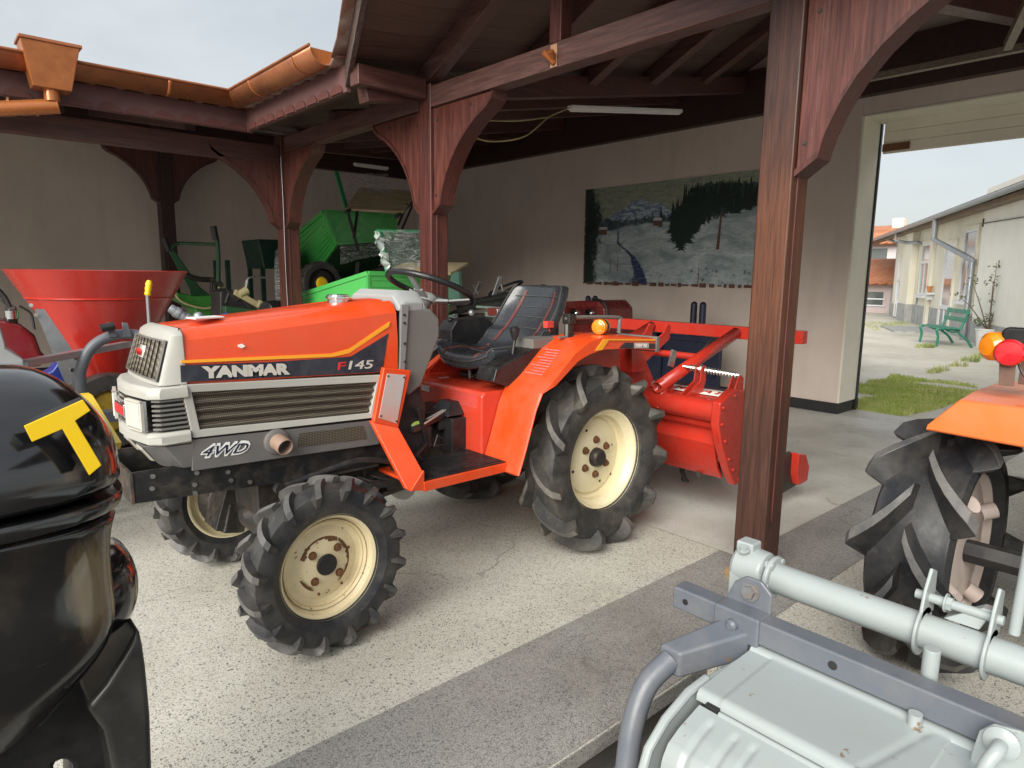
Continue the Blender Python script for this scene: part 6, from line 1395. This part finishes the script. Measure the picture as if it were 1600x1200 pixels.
# long box rail along Y
rl = Zq(RZ, (1068,908)); rx = 1.445; 
zt = RZ
b = MB(); b.bx(rx-.028, rx+.028, -.9, .945, zt-.06, zt); rail = b.build('rail', M['rail'], WT, bev=.006)
b = MB(); b.disc((rx-.0285,.905,zt-.03),(-1,0,0),.008,.001,14); b.disc((rx-.0285,.53,zt-.03),(-1,0,0),.010,.001,14); b.build('rail_hole', M['black'], rail)
b = MB(); b.prism([(.70,zt-.066),(.82,zt-.066),(.82,zt+.003),(.80,zt+.05),(.77,zt+.075),(.73,zt+.075),(.70,zt+.05)], 'x', rx+.020, rx+.032); b.bx(rx-.035,rx+.034,.70,.82,zt-.068,zt+.004); b.build('sleeve', M['rail'], WT, bev=.006)
b = MB(); b.hexbolt((rx+.019,.755,zt+.04),(-1,0,.15),.016,.016); b.lathe([(.024,0),(.024,.003)],(rx+.020,.755,zt+.04),(-1,0,.15),18); b.build('sleeve_bolt', M['rail2'] if 'rail2' in M else paint('bolt_grey', (.22,.23,.24), .4, metal=.4, dirt=.6, dirtcol=(.20,.10,.04), scale=40), WT)
MB().lathe([(.015,0),(.014,.012),(.008,.018)], (rx-.035,.765,zt-.03),(-1,0,0),16).build('rivet', M['rail'], WT)
# curved hoop descending toward the camera
hp = [(rx-.02,.76,zt-.075),(rx-.10,.805,zt-.085),(rx-.17,.845,zt-.105),(rx-.235,.865,zt-.155),(rx-.28,.865,zt-.23),(rx-.31,.855,zt-.32),(rx-.335,.84,zt-.42),(rx-.36,.83,zt-.60)]
b = MB(); b.tube(smooth(hp[2:],5), .027, 18); b.build('hoop', M['rail'], WT)
b = MB(); b.loft([[(rx-.03,.72,zt-.035),(rx-.03,.80,zt-.03),(rx-.03,.80,zt-.10),(rx-.03,.72,zt-.105)],[(rx-.18,.815,zt-.075),(rx-.18,.875,zt-.075),(rx-.18,.875,zt-.14),(rx-.18,.815,zt-.14)]]); b.build('gusset', M['rail'], WT, bev=.008)
b = MB(); p0 = Vector(hp[5]); b.tube([p0+Vector((.0,0,-.02)), p0+Vector((-.02,-.01,-.10))], .035, 16); b.cbox(p0+Vector((.0,-.04,-.06)),(.04,.02,.09)); b.beam(p0+Vector((-.05,0,-.09)), p0+Vector((-.10,0,-.25)), .02, .06); b.build('clamp', M['rail'], WT, bev=.004)
# white cross tube with end gearbox
tx, tz_ = 1.66, .605
b = MB(); b.tube([(tx,.80,tz_),(tx,-.9,tz_)], .040, 28); b.build('cross_tube', M['tiller'], WT)
b = MB(); b.lathe([(.046,-.050),(.055,-.042),(.058,.0),(.056,.032),(.045,.045),(.03,.048)], (tx,.855,tz_+.005),(0,1,0),28); b.lathe([(.058,-.07),(.058,-.055)],(tx,.855,tz_),(0,1,0),28); b.cbox((tx,.87,tz_+.065),(.05,.05,.03)); b.prism([(tx-.055,tz_),(tx-.058,tz_-.30),(tx+.058,tz_-.30),(tx+.055,tz_)],'y',.815,.895); gb = b.build('end_gearbox', M['tiller'], WT, bev=.008, seg=3)
for k in range(5):
    a = k*2*math.pi/5+.9; MB().hexbolt((tx+.048*math.cos(a),.802,tz_+.048*math.sin(a)),(0,-1,0),.009,.02).build('bolt', M['tiller'], gb)
MB().hexbolt((tx-.035,.865,tz_+.062),(-.3,0,1),.012,.012).build('bolt', M['tiller'], gb)
for yf_ in (.435,.305,-.1):
    b = MB(); b.lathe([(.041,-.004),(.058,-.004),(.058,.004),(.041,.004)], (tx,yf_,tz_),(0,1,0),28,cap=False); b.prism([(tx-.03,tz_+.03),(tx+.06,tz_+.03),(tx+.055,tz_+.13),(tx+.02,tz_+.145),(tx-.01,tz_+.10)],'y',yf_-.004,yf_+.004); b.build('mount_flange', M['tiller'], WT, bev=.003)
b = MB(); b.tube([(tx+.02,.46,tz_+.075),(tx+.02,.29,tz_+.075)], .011, 12); b.hexbolt((tx+.02,.40,tz_+.075),(0,-1,0),.016,.014); b.tube([(tx+.03,.272,tz_+.05),(tx+.04,.268,tz_+.25)], .011, 12); b.build('mount_pin', M['tiller'], WT)
b = MB(); b.loft([[(tx+.01,.40,tz_+.04),(tx+.05,.40,tz_+.04),(tx+.05,.33,tz_+.04),(tx+.01,.33,tz_+.04)],[(tx+.02,.33,tz_+.09),(tx+.05,.33,tz_+.09),(tx+.05,.31,tz_+.09),(tx+.02,.31,tz_+.09)]]); b.build('mast_plate', M['tiller'], WT, bev=.003)
# vertical rod through the rail and front angle strip
b = MB(); b.tube([(rx+.055,.37,zt-.35),(rx+.055,.37,zt+.050)], .016, 16); b.build('upright_rod', M['tiller'], WT, bev=.002)
b = MB(); b.tube([(rx-.045,.36,zt-.045),(rx-.045,.365,zt-.45)], .013, 14); b.build('upright_rod', M['tiller'], WT)
b = MB(); b.bx(rx+.05,rx+.058,-.9,.69,zt-.13,zt-.05); b.bx(rx+.04,rx+.10,-.9,.69,zt-.055,zt-.048); st3 = b.build('front_strip', M['tiller'], WT, bev=.003)
# hood: upper panel and lower ribbed panel
Sx = [(rx+.06,zt-.13),(rx-.02,zt-.115),(rx-.155,zt-.185),(rx-.165,zt-.205),(rx-.150,zt-.215)]
def panel_strip(nm, prof, y0, y1, th=.006, ribs=()):
    q = MB(); n_ = len(prof); ny = 60
    q.grid(lambda u, v_: (prof[min(int(round(u*(n_-1))), n_-1)][0], y0+(y1-y0)*v_, prof[min(int(round(u*(n_-1))), n_-1)][1]), n_-1, 1)
    return q.build(nm, M['tiller'], WT, solid=th, bev=.003)
def upper(u, v_):
    pts = [(0,rx+.06,zt-.066),(.25,rx-.03,zt-.064),(.33,rx-.042,zt-.070),(.9,1.195,zt-.078),(.97,1.184,zt-.086),(1,1.183,zt-.100)]
    for i in range(5):
        if u <= pts[i+1][0]+1e-6: t = (u-pts[i][0])/(pts[i+1][0]-pts[i][0]); x = pts[i][1]*(1-t)+pts[i+1][1]*t; z = pts[i][2]*(1-t)+pts[i+1][2]*t; break
    y = -.9+1.615*v_
    d = y-(.36-.25*(x-1.3)); z -= .004*max(0, 1-abs(d)/.012)*(1 if .33 < u < .9 else 0)
    if y > .660 and u > .3: z -= .003
    if u > .3 and y < .30: z -= .004
    return (x, y, z)
MB().grid(upper, 40, 340).build('upper_panel', M['tiller'], WT)
b = MB(); b.bx(1.166,1.184,-.9,.70,zt-.112,zt-.106); b.build('panel_gap', M['plastic'], WT)
b = MB()
def lower(u, v_):
    pts = [(0,1.172,zt-.103),(.3,1.10,zt-.122),(.5,1.062,zt-.140),(.6,1.044,zt-.165),(.8,1.034,zt-.215),(1,1.015,zt-.33)]
    for i in range(5):
        if u <= pts[i+1][0]+1e-6: t = (u-pts[i][0])/(pts[i+1][0]-pts[i][0]); x = pts[i][1]*(1-t)+pts[i+1][1]*t; z = pts[i][2]*(1-t)+pts[i+1][2]*t; break
    y = -.9+1.60*v_
    rib = 0
    for yc_ in (.655,.600,.560,.40,.30,.12,-.05):
        d = abs(y-yc_)/.009
        if d < 1 and .12 < u < .9: rib = -.005*(1-d*d)
    return (x-rib*.8, y, z+rib*.8)
b.grid(lower, 24, 330); b.build('lower_panel', M['tiller'], WT)
b = MB(); b.tube([(1.176,.655,zt-.103),(1.176,-.9,zt-.103)], .006, 10); b.build('hinge_rod', M['tiller'], WT)
b = MB(); b.cbox((1.180,.672,zt-.099),(.012,.030,.010)); b.build('hinge_tab', M['black'], WT)
# rounded side plate
sd_pts = [(rx+.02,zt-.10),(1.24,zt-.085),(1.17,zt-.088),(1.09,zt-.115),(1.035,zt-.155),(1.01,zt-.215),(.99,zt-.33),(.98,zt-.60),(rx+.1,zt-.60),(rx+.1,zt-.11)]
MB().prism(sd_pts,'y',.722,.734).build('side_plate', M['tiller'], WT, bev=.004)
b = MB(); b.tube([(p[0],.728,p[1]) for p in sd_pts[1:8]], .010, 10); b.build('side_plate_rim', M['tiller'], WT)
b = MB(); b.prism([(rx-.09,zt-.02),(rx-.07,zt+.035),(rx-.05,zt+.04),(rx-.03,zt+.0),(rx-.03,zt-.16),(rx-.09,zt-.16)],'y',.02,.03) if False else None
pl_ = MB(); q = [tuple(on('x',rx-.07,p_,q_)) for p_,q_ in ((1516,1180),(1530,1142),(1552,1132),(1620,1150),(1640,1230),(1512,1230))]
pl_.loft([q, [(a+.008,b_,c_) for a,b_,c_ in q]]); pp = pl_.build('pivot_plate', M['tiller'], WT, bev=.003)
c = on('x',rx-.078,1566,1160); b = MB(); b.lathe([(.026,0),(.028,.006),(.018,.012)], c,(-1,0,.1),24); b.tube(smooth([tuple(c+Vector((-.01,0,0))), tuple(c+Vector((-.035,0,.0))), tuple(c+Vector((-.055,.012,-.04))), tuple(c+Vector((-.06,.014,-.16)))],4), .012, 14); b.build('crank_rod', M['tiller'], WT)
b = MB(); b.bx(rx-.1,rx+.25,-.8,.70,-.155,zt-.24); b.build('rotor_mass', M['black'], WT)
# ================================================================== OUTSIDE THE DOORWAY
OG = -.10
FA = R(28); fd_ = Vector((math.cos(FA), math.sin(FA), 0)); fn_ = Vector((math.sin(FA), -math.cos(FA), 0))   # along the facade (away) and outward to the yard (right/near)
fn_ = -fn_
P0 = Vector((19.4, 4.73, 0))
# outward normal must point to the camera side
if (CAM-P0).dot(fn_) < 0: fn_ = -fn_
def F(s, z, o=0): p = P0+fd_*s+fn_*o; return Vector((p.x, p.y, z))
def fbox(b, s0, s1, z0, z1, o0, o1):
    v = [F(s, z, o) for s in (s0, s1) for o in (o0, o1) for z in (z0, z1)]
    return b.add(v, [(0,1,3,2),(4,6,7,5),(0,4,5,1),(2,3,7,6),(0,2,6,4),(1,5,7,3)])
M['cream_wall'] = plaster('cream_render', (.76,.72,.60), (.42,.38,.28), .35, .8)
M['render_light'] = plaster('pale_roughcast', (.80,.78,.71), (.48,.45,.38), .2, 2.2, .95, .5)
M['render_base'] = plaster('grey_roughcast', (.40,.40,.39), (.20,.20,.19), .7, 5, .95, .6)
M['glass'] = paint('window_glass', (.10,.115,.11), .08, dirt=.3, dirtcol=(.25,.25,.23), scale=1.2, coat=1, bumpy=0)
M['upvc'] = paint('white_frame', (.70,.72,.74), .35, dirt=.1, bumpy=0)
M['zinc'] = paint('zinc_gutter', (.30,.32,.34), .45, metal=.5, dirt=.5, dirtcol=(.38,.38,.36), scale=3)
BD = thing('long_building', 'long cream rendered building with grey gutters receding beyond the garage doorway', 'building', tuple(F(5, OG)))
b = MB(); fbox(b, .3, 12.3, OG, 3.5, -6, -.12); fbox(b, 5.5, 5.8, OG, 3.3, -.115, -.02); fbox(b, 8.1, 9.6, OG, 3.3, -.115, .10); b.build('wall', M['cream_wall'], BD)
b = MB(); fbox(b, -12, .30, OG, 3.6, -6, 0); b.build('front_block', M['render_light'], BD)
b = MB(); fbox(b, -12, .302, OG-.02, .42, -.1, .012); fbox(b, .302, 8.098, OG-.02, .55, -.13, -.105); fbox(b, 8.098, 9.602, OG-.02, .55, -.1, .115); fbox(b, 9.602, 12.31, OG-.02, .45, -.13, -.105); b.build('plinth', M['render_base'], BD)
# eaves roof edge, front slope and raised back parapet
b = MB(); b.add([F(-12,3.18,.55),F(17,3.16,.35),F(17,3.95,-3),F(-12,4.0,-3),F(-12,3.28,.55),F(17,3.26,.35),F(17,4.05,-3),F(-12,4.1,-3)], [(0,1,2,3),(4,5,6,7),(0,1,5,4),(1,2,6,5),(2,3,7,6),(3,0,4,7)])
rf = b.build('roof', M['weathered_tile'] if 'weathered_tile' in M else paint('weathered_tile',(.20,.15,.12),.85,dirt=.8,dirtcol=(.40,.38,.33),scale=6,bumpy=.3), BD)
b = MB(); fbox(b, -12, 17, 3.06, 3.155, .05, .33); b.build('eaves_board', paint('rotten_boards',(.16,.12,.09),.8,dirt=.7,dirtcol=(.36,.20,.10),scale=2.5,bumpy=.3), rf)
b = MB(); ring = [F(-12, 3.2+.08*math.sin(R(a)), .60+.08*math.cos(R(a))) for a in range(180, 361, 20)]; ring2 = [F(17, 3.18+.08*math.sin(R(a)), .42+.08*math.cos(R(a))) for a in range(180, 361, 20)]
b.loft([ring, ring2], closed=False, cap=False); b.build('gutter', M['zinc'], BD, solid=.012)
b = MB(); fbox(b, -12, 3.0, 3.3, 4.3, -3.2, -2.6) ; b.build('parapet_wall', M['cream_wall'], BD)
b = MB()
s = -12.0
while s < 3.0: fbox(b, s, s+.17, 4.32+.03*(int(s*7)%2), 4.42, -3.3, -2.35); s += .2
b.build('parapet_tiles', rf.data.materials[0], BD)
b = MB(); fbox(b, 2.6, 3.2, 4.3, 4.62, -3.2, -2.6); b.build('chimney', paint('brick_red',(.30,.10,.07),.8,dirt=.4), BD)
def downpipe(s, pts, r=.055):
    b = MB(); b.tube([F(*q) for q in pts], r, 12)
    for q in pts[2:]: b.lathe([(r*1.2,-.03),(r*1.2,.03)], F(*q), (0,0,1), 12)
    return b.build('downpipe', M['zinc'], BD)
downpipe(3, [(3.0,3.18,.48),(3.0,2.55,.48),(.85,1.98,.10),(.75,1.9,.02),(.75,-.08,.02)], .075)
downpipe(8, [(9.4,3.15,.42),(9.4,2.85,.42),(9.2,2.75,.1),(7.45,2.68,.06),(7.40,2.6,-.12),(7.40,-.08,-.12)], .06)
downpipe(14, [(12.6,3.1,.3),(12.6,2.9,-.2),(12.6,-.08,-.2)], .06)
def window(s0, s1, z0, z1, o=-.12, trans=.62, sill=True, door=False):
    b = MB(); fbox(b, s0, s1, z0, z1, o-.02, o+.012); w_ = b.build('door' if door else 'window', M['glass'] if not door else M['upvc'], BD)
    b = MB(); t = .06
    for q in ((s0,s0+t,z0,z1),(s1-t,s1,z0,z1),(s0+t,s1-t,z1-t,z1),(s0+t,s1-t,z0,z0+t),(s0+t,s1-t,z0+(z1-z0)*trans,z0+(z1-z0)*trans+.09),((s0+s1)/2-.03,(s0+s1)/2+.03,z0+t,z0+(z1-z0)*trans)): fbox(b, *q, o+.013, o+.045)
    b.build('frame', M['upvc'], w_)
    b = MB()
    for q in ((s0-.10,s0-.003,z0-.0,z1+.10),(s1+.003,s1+.10,z0,z1+.10),(s0-.003,s1+.003,z1+.003,z1+.10)): fbox(b, *q, o, o+.05)
    b.build('surround', M['cream_wall'], w_)
    if sill: b = MB(); fbox(b, s0-.15, s1+.15, z0-.08, z0-.003, o, o+.14); b.build('sill', M['upvc'], w_)
    if door:
        b = MB(); fbox(b, s0+.18, s1-.15, z0+(z1-z0)*.30, z0+(z1-z0)*.60, o+.014, o+.02); b.build('door_pane', M['glass'], w_)
window(1.0, 2.15, .86, 2.72)
window(2.95, 4.1, -.05, 2.45, door=True, sill=False, trans=.25)
window(6.1, 7.3, .9, 2.6)
window(10.6, 11.4, -.05, 2.2, door=True, sill=False)
b = MB(); fbox(b, 5.18, 5.22, .80, .95, -.115, .05); b.build('shelf', M['upvc'], BD)
b = MB(); b.lathe([(.04,0),(.085,.17),(.095,.20),(.0,.19)], F(5.2,1.02,.0), (0,0,1), 16); fp = tag(b.build('flower_pot', paint('pot_orange',(.55,.22,.08),.7,dirt=.4)), 'small terracotta pot hanging on the cream facade above the bench', 'flower pot')
b = MB(); fbox(b, 5.0, 5.4, .96, 1.018, -.115, .10); b.build('pot_shelf', M['upvc'], BD)
b = MB(); b.tube([F(.28,2.78,.03), F(-4,2.66,.03)], .012, 6); b.lathe([(.03,0),(.03,.2)], F(.28,2.7,.0), (0,0,1),8); tag(b.build('wall_cable', M['black']), 'dark cable running along the top of the pale roughcast block', 'cable')
b = MB(); b.sphere(F(.55,2.72,-.15), .08, 12, (1,1,.7)); b.lathe([(.03,0),(.03,.15)], F(.55,2.72,-.29), fn_, 8); b.build('wall_lamp', M['upvc'], BD)
# concrete apron and step in front of the facade
b = MB(); fbox(b, 2.6, 5.0, OG-.05, OG+.05, -.28, 1.3); b.build('door_step', M['render_base'], None) ; struct(bpy.data.objects['door_step'])
# bench
BN = thing('park_bench', 'green painted park bench with curved iron legs before the cream facade', 'bench', tuple(F(1.6, OG, 1.5)))
m_bench = paint('bench_green', (.02,.20,.13), .45, dirt=.4, dirtcol=(.20,.30,.26), scale=8)
# bench faces left (towards -X / away), long axis runs along the facade
bo = Vector(on('z', OG, 1484, 537)); bo2 = Vector(on('z', OG, 1440, 531)); ba = Vector((.35,.94,0)).normalized()
bo = Vector((17.6,4.55,OG)); front = Vector((-.55,.83,0)).normalized(); along = Vector((.83,.55,0)).normalized(); 
def Bp(a, f, z): return bo+along*a+front*f+Vector((0,0,z))
b = MB()
for k in range(4): b.beam(Bp(0,.02+.115*k+.0,.43-.01*abs(k-1.5)), Bp(1.35,.02+.115*k,.43-.01*abs(k-1.5)), .095, .03)
b.build('seat', m_bench, BN, bev=.006)
b = MB()
for k in range(2): b.beam(Bp(0,-.09-.05*k,.62+.18*k), Bp(1.35,-.09-.05*k,.62+.18*k), .03, .10)
b.build('backrest', m_bench, BN, bev=.006)
for a_ in (.10, 1.25):
    b = MB(); b.tube(smooth([Bp(a_,.42,.0),Bp(a_,.40,.22),Bp(a_,.44,.38),Bp(a_,.30,.41),Bp(a_,.0,.40)],4), .028, 8); b.tube(smooth([Bp(a_,-.30,.0),Bp(a_,-.18,.18),Bp(a_,.0,.34),Bp(a_,-.04,.45),Bp(a_,-.10,.62),Bp(a_,-.16,.86)],4), .028, 8); b.tube(smooth([Bp(a_,-.0,.36),Bp(a_,.12,.34),Bp(a_,.25,.38)],3), .022, 8)
    b.build('leg', m_bench, BN)
# potted shrub
PP = thing('potted_shrub', 'sparse leggy shrub in a white bucket by the pale wall', 'potted plant', (18.1,4.0,OG))
pb = Vector(on('z', OG, 1560, 541)); pb = Vector(on('z', OG, 1541, 543))
MB().lathe([(.20,0),(.25,.40),(.265,.40),(.265,.43),(.23,.43),(.22,.38),(.0,.38)], pb, (0,0,1), 28).build('bucket', M['white'], PP)
b = MB(); lf = MB(); random.seed(4)
def leafs(c, n, r, s):
    for _ in range(n):
        d = Vector((random.gauss(0,1),random.gauss(0,1),random.gauss(0,.8))); p = c+d*r*.5
        u = Vector((random.gauss(0,1),random.gauss(0,1),random.gauss(0,1))).normalized(); v_ = u.cross(Vector((random.gauss(0,1),random.gauss(0,1),random.gauss(0,1)))).normalized()
        lf.quad(p-u*s, p+v_*s*.35, p+u*s, p-v_*s*.35)
top = pb+Vector((0,0,.40))
for dx, dy, dz, n in ((0,0,1.45,7),(-.35,.35,1.1,6),(.5,-.45,.95,12),(.15,-.1,.85,20),(-.55,.5,.75,8),(.3,-.3,.55,10),(-.1,0,1.1,14),(.05,-.05,.3,26),(-.2,.15,.2,20)):
    e = top+Vector((dx,dy,dz)); mid = top.lerp(e, .5)+Vector((dx*.1,dy*.1,.12)); b.tube(smooth([top+Vector((dx*.05,dy*.05,0)), mid, e],4), [.014-.009*k/8 for k in range(9)], 6); leafs(e, n*2, .17, .050); leafs(mid, n//2, .13, .04)
b.build('stem', paint('bark', (.16,.11,.075), .8), PP); lf.build('foliage', paint('leaf_dull', (.10,.13,.055), .6, dirt=.6, dirtcol=(.22,.14,.13), scale=5), PP)
# far house with red tiles
def tilemat():
    m, t, b_, v = newmat('red_roof_tiles'); sp = N(t,'ShaderNodeSeparateXYZ'); t.links.new(v, sp.inputs[0])
    wv = N(t,'ShaderNodeTexWave'); wv.inputs['Scale'].default_value = 1.6; wv.bands_direction = 'DIAGONAL'; t.links.new(v, wv.inputs['Vector'])
    c = mixc(t, ramp(t, noise_n(t, v, 1.5, 5, .7), [(.35,0),(.7,1)]), (.42,.15,.07), (.55,.25,.13)); c = mixc(t, ramp(t, wv.outputs[0], [(.0,.6),(.35,0)]), c, (.16,.06,.035))
    t.links.new(c, b_.inputs['Base Color']); b_.inputs['Roughness'].default_value = .8; bump(t, b_, wv.outputs[0], .6, .05); return m
RTM = tilemat()
hdir = Vector((0,-1,0)); hout = Vector((-1,0,0))
def house(name, label, o, s, z0, z1, dep, mroof, extra, rh=1.6):
    t = thing(name, label, 'house', tuple(o))
    def Hq(a, f, z): return o+hdir*a-hout*f+Vector((0,0,z))
    def hb(b, a0,a1,f0,f1,za,zb): b.add([Hq(a,f,z) for a in (a0,a1) for f in (f0,f1) for z in (za,zb)], [(0,1,3,2),(4,6,7,5),(0,4,5,1),(2,3,7,6),(0,2,6,4),(1,5,7,3)]); return b
    hb(MB(), 0,s,0,dep,z0,z1).build('wall', extra, t)
    b = MB(); b.add([Hq(-.4,-.5,z1-.1),Hq(s+.4,-.5,z1-.1),Hq(s+.4,dep/2,z1+rh),Hq(-.4,dep/2,z1+rh),Hq(s+.4,dep+.5,z1-.1),Hq(-.4,dep+.5,z1-.1)], [(0,1,2,3),(3,2,4,5),(0,3,5),(1,4,2)])
    r_ = b.build('roof', mroof, t, solid=.12)
    return t, Hq, hb, r_
pinkw = plaster('faded_pink_render', (.56,.47,.46), (.36,.30,.28), .3, .5)
h1o = Vector(on('z', OG, 1332, 498)); d1 = (h1o-Vector((0,0,OG))).length
h1o = Vector((33, 17, OG))
t1, Hq, hb, r1 = house('small_house', 'low pinkish house with orange tile roof behind the far end of the cream building', h1o, 7.0, OG, 1.42, 5, RTM, pinkw, 1.05)
b = hb(MB(), 4.6,5.3,-.03,.02,.35,.95); w_ = b.build('window', M['glass'], t1); hb(hb(hb(MB(),4.5,5.4,-.06,-.035,.30,.36),4.5,4.6,-.06,-.035,.36,1.0),4.5,5.4,-.06,-.035,.60,.66).build('frame', M['upvc'], w_)
hb(MB(), 5.6,6.2,-.03,.02,0,1.2).build('door', M['dashtop'], t1)
h2o = Vector((40, 22, OG))
t2, Hq2, hb2, r2 = house('tall_house', 'taller pale house with orange tiles and a small chimney behind the cream building', h2o, 10, OG, 3.55, 5, RTM, plaster('pale_lilac_render',(.58,.55,.56),(.4,.38,.38),.3,.5), 1.0)
hb2(MB(), 7.2,7.8,2.0,2.5,3.9,4.95).build('chimney', M['cream_wall'], r2)
b = hb2(MB(), 6.6,7.8,-.03,.02,2.4,3.2); b.build('window', M['glass'], t2)
# fence/bits near the far house
RP = thing('red_planter', 'low red planter box at the foot of the small pink house', 'planter', (27,10,OG))
pc = Vector(on('z', OG, 1368, 499)); pc = Vector((30, 11.9, OG))
b = MB(); b.loft([[pc+Vector((x,y,0)) for x,y in ((0,0),(.4,0),(.4,1),(0,1))],[pc+Vector((x,y,.32)) for x,y in ((-.03,-.05),(.43,-.05),(.43,1.05),(-.03,1.05))]]); b.build('box', paint('planter_red',(.35,.06,.05),.6,dirt=.3), RP)
def bush(name, label, c, r, n, s, col, cat='bush'):
    global lf
    t = thing(name, label, cat, tuple(c)); lf = MB(); random.seed(int(c[0]*10))
    for _ in range(n):
        a = random.uniform(0,6.28); h = random.random()**.7; rad = r*math.sqrt(random.random())*(1-.5*h)
        p = Vector(c)+Vector((rad*math.cos(a), rad*math.sin(a), r*1.3*h)); u = Vector((random.gauss(0,1),random.gauss(0,1),random.gauss(.4,1))).normalized(); v_ = u.orthogonal()
        lf.quad(p-u*s, p+v_*s*.5, p+u*s, p-v_*s*.5)
    lf.build('foliage', paint('bush_leaf', col, .6, dirt=.4, dirtcol=(.10,.12,.04), scale=3), t)
    st = MB(); st.tube([Vector(c), Vector(c)+Vector((0,0,r*.8))], .03, 6); st.build('stem', M['engine'], t)
bush('shrub', 'small dark shrub beside the small pink house', (30.5, 12.6, OG), .6, 500, .07, (.05,.09,.03))
# grass: blades in the yard near the doorway and along the cracks
def grass(name, patches, n, hh, col):
    b = MB()
    for _ in range(n):
        cx_, cy2, rx_, ry_, dens = random.choice(patches)
        a = random.uniform(0, 6.283); q = math.sqrt(random.random()); x = cx_+rx_*q*math.cos(a); y = cy2+ry_*q*math.sin(a)
        if x < 7.6: continue
        if noise.noise((x*1.6, y*1.6, 0)) < dens: continue
        h = hh*random.uniform(.4, 1.2); l = Vector((random.gauss(0,.35), random.gauss(0,.35), 1)).normalized()*h; wv_ = Vector((random.gauss(0,1), random.gauss(0,1), 0)).normalized()*random.uniform(.004,.009)
        p = Vector((x, y, OG)); b.add([p-wv_, p+wv_, p+l*.6+wv_*.6+Vector((0,0,0)), p+l*1.0], [(0,1,2),(0,2,3)])
    m, t, b_, v = newmat(name+'_blades'); c = mixc(t, ramp(t, noise_n(t, v, 3, 4, .7), [(.35,0),(.65,1)]), col, (.58,.60,.22)); c = mixc(t, ramp(t, noise_n(t, v, 60, 2, .5), [(.5,0),(.7,.8)]), c, (.55,.48,.26)); c = mixc(t, ramp(t, noise_n(t, v, 45, 2, .5), [(.3,.8),(.48,0)]), c, (.12,.22,.03)); t.links.new(c, b_.inputs['Base Color']); b_.inputs['Roughness'].default_value = .6
    o = b.build(name, m); o['kind'] = 'stuff'; return o
g1 = Zp(OG, (1400,612),(1345,625),(1440,625),(1350,600),(1470,618))
random.seed(9)
grass('grass', [(9.1,2.85,1.2,.42,-.25),(10.1,3.0,1.3,.7,-.2),(8.6,2.85,.9,.35,-.35),(10.6,3.9,.9,.9,-.05)], 42000, .06, (.36,.50,.08))
def Zg(px, py): q = on('z', OG, px, py); return (q.x, q.y)
pa = [(*Zg(1540,556), 1.6, .14, -.2), (*Zg(1490,574), 1.5, .12, -.2), (*Zg(1395,511), 2.5, .5, -.05), (*Zg(1370,507), 2.5, .6, -.1), (*Zg(1445,543), .5, .15, -.1)]
grass('weeds', pa, 3200, .10, (.10,.17,.04))
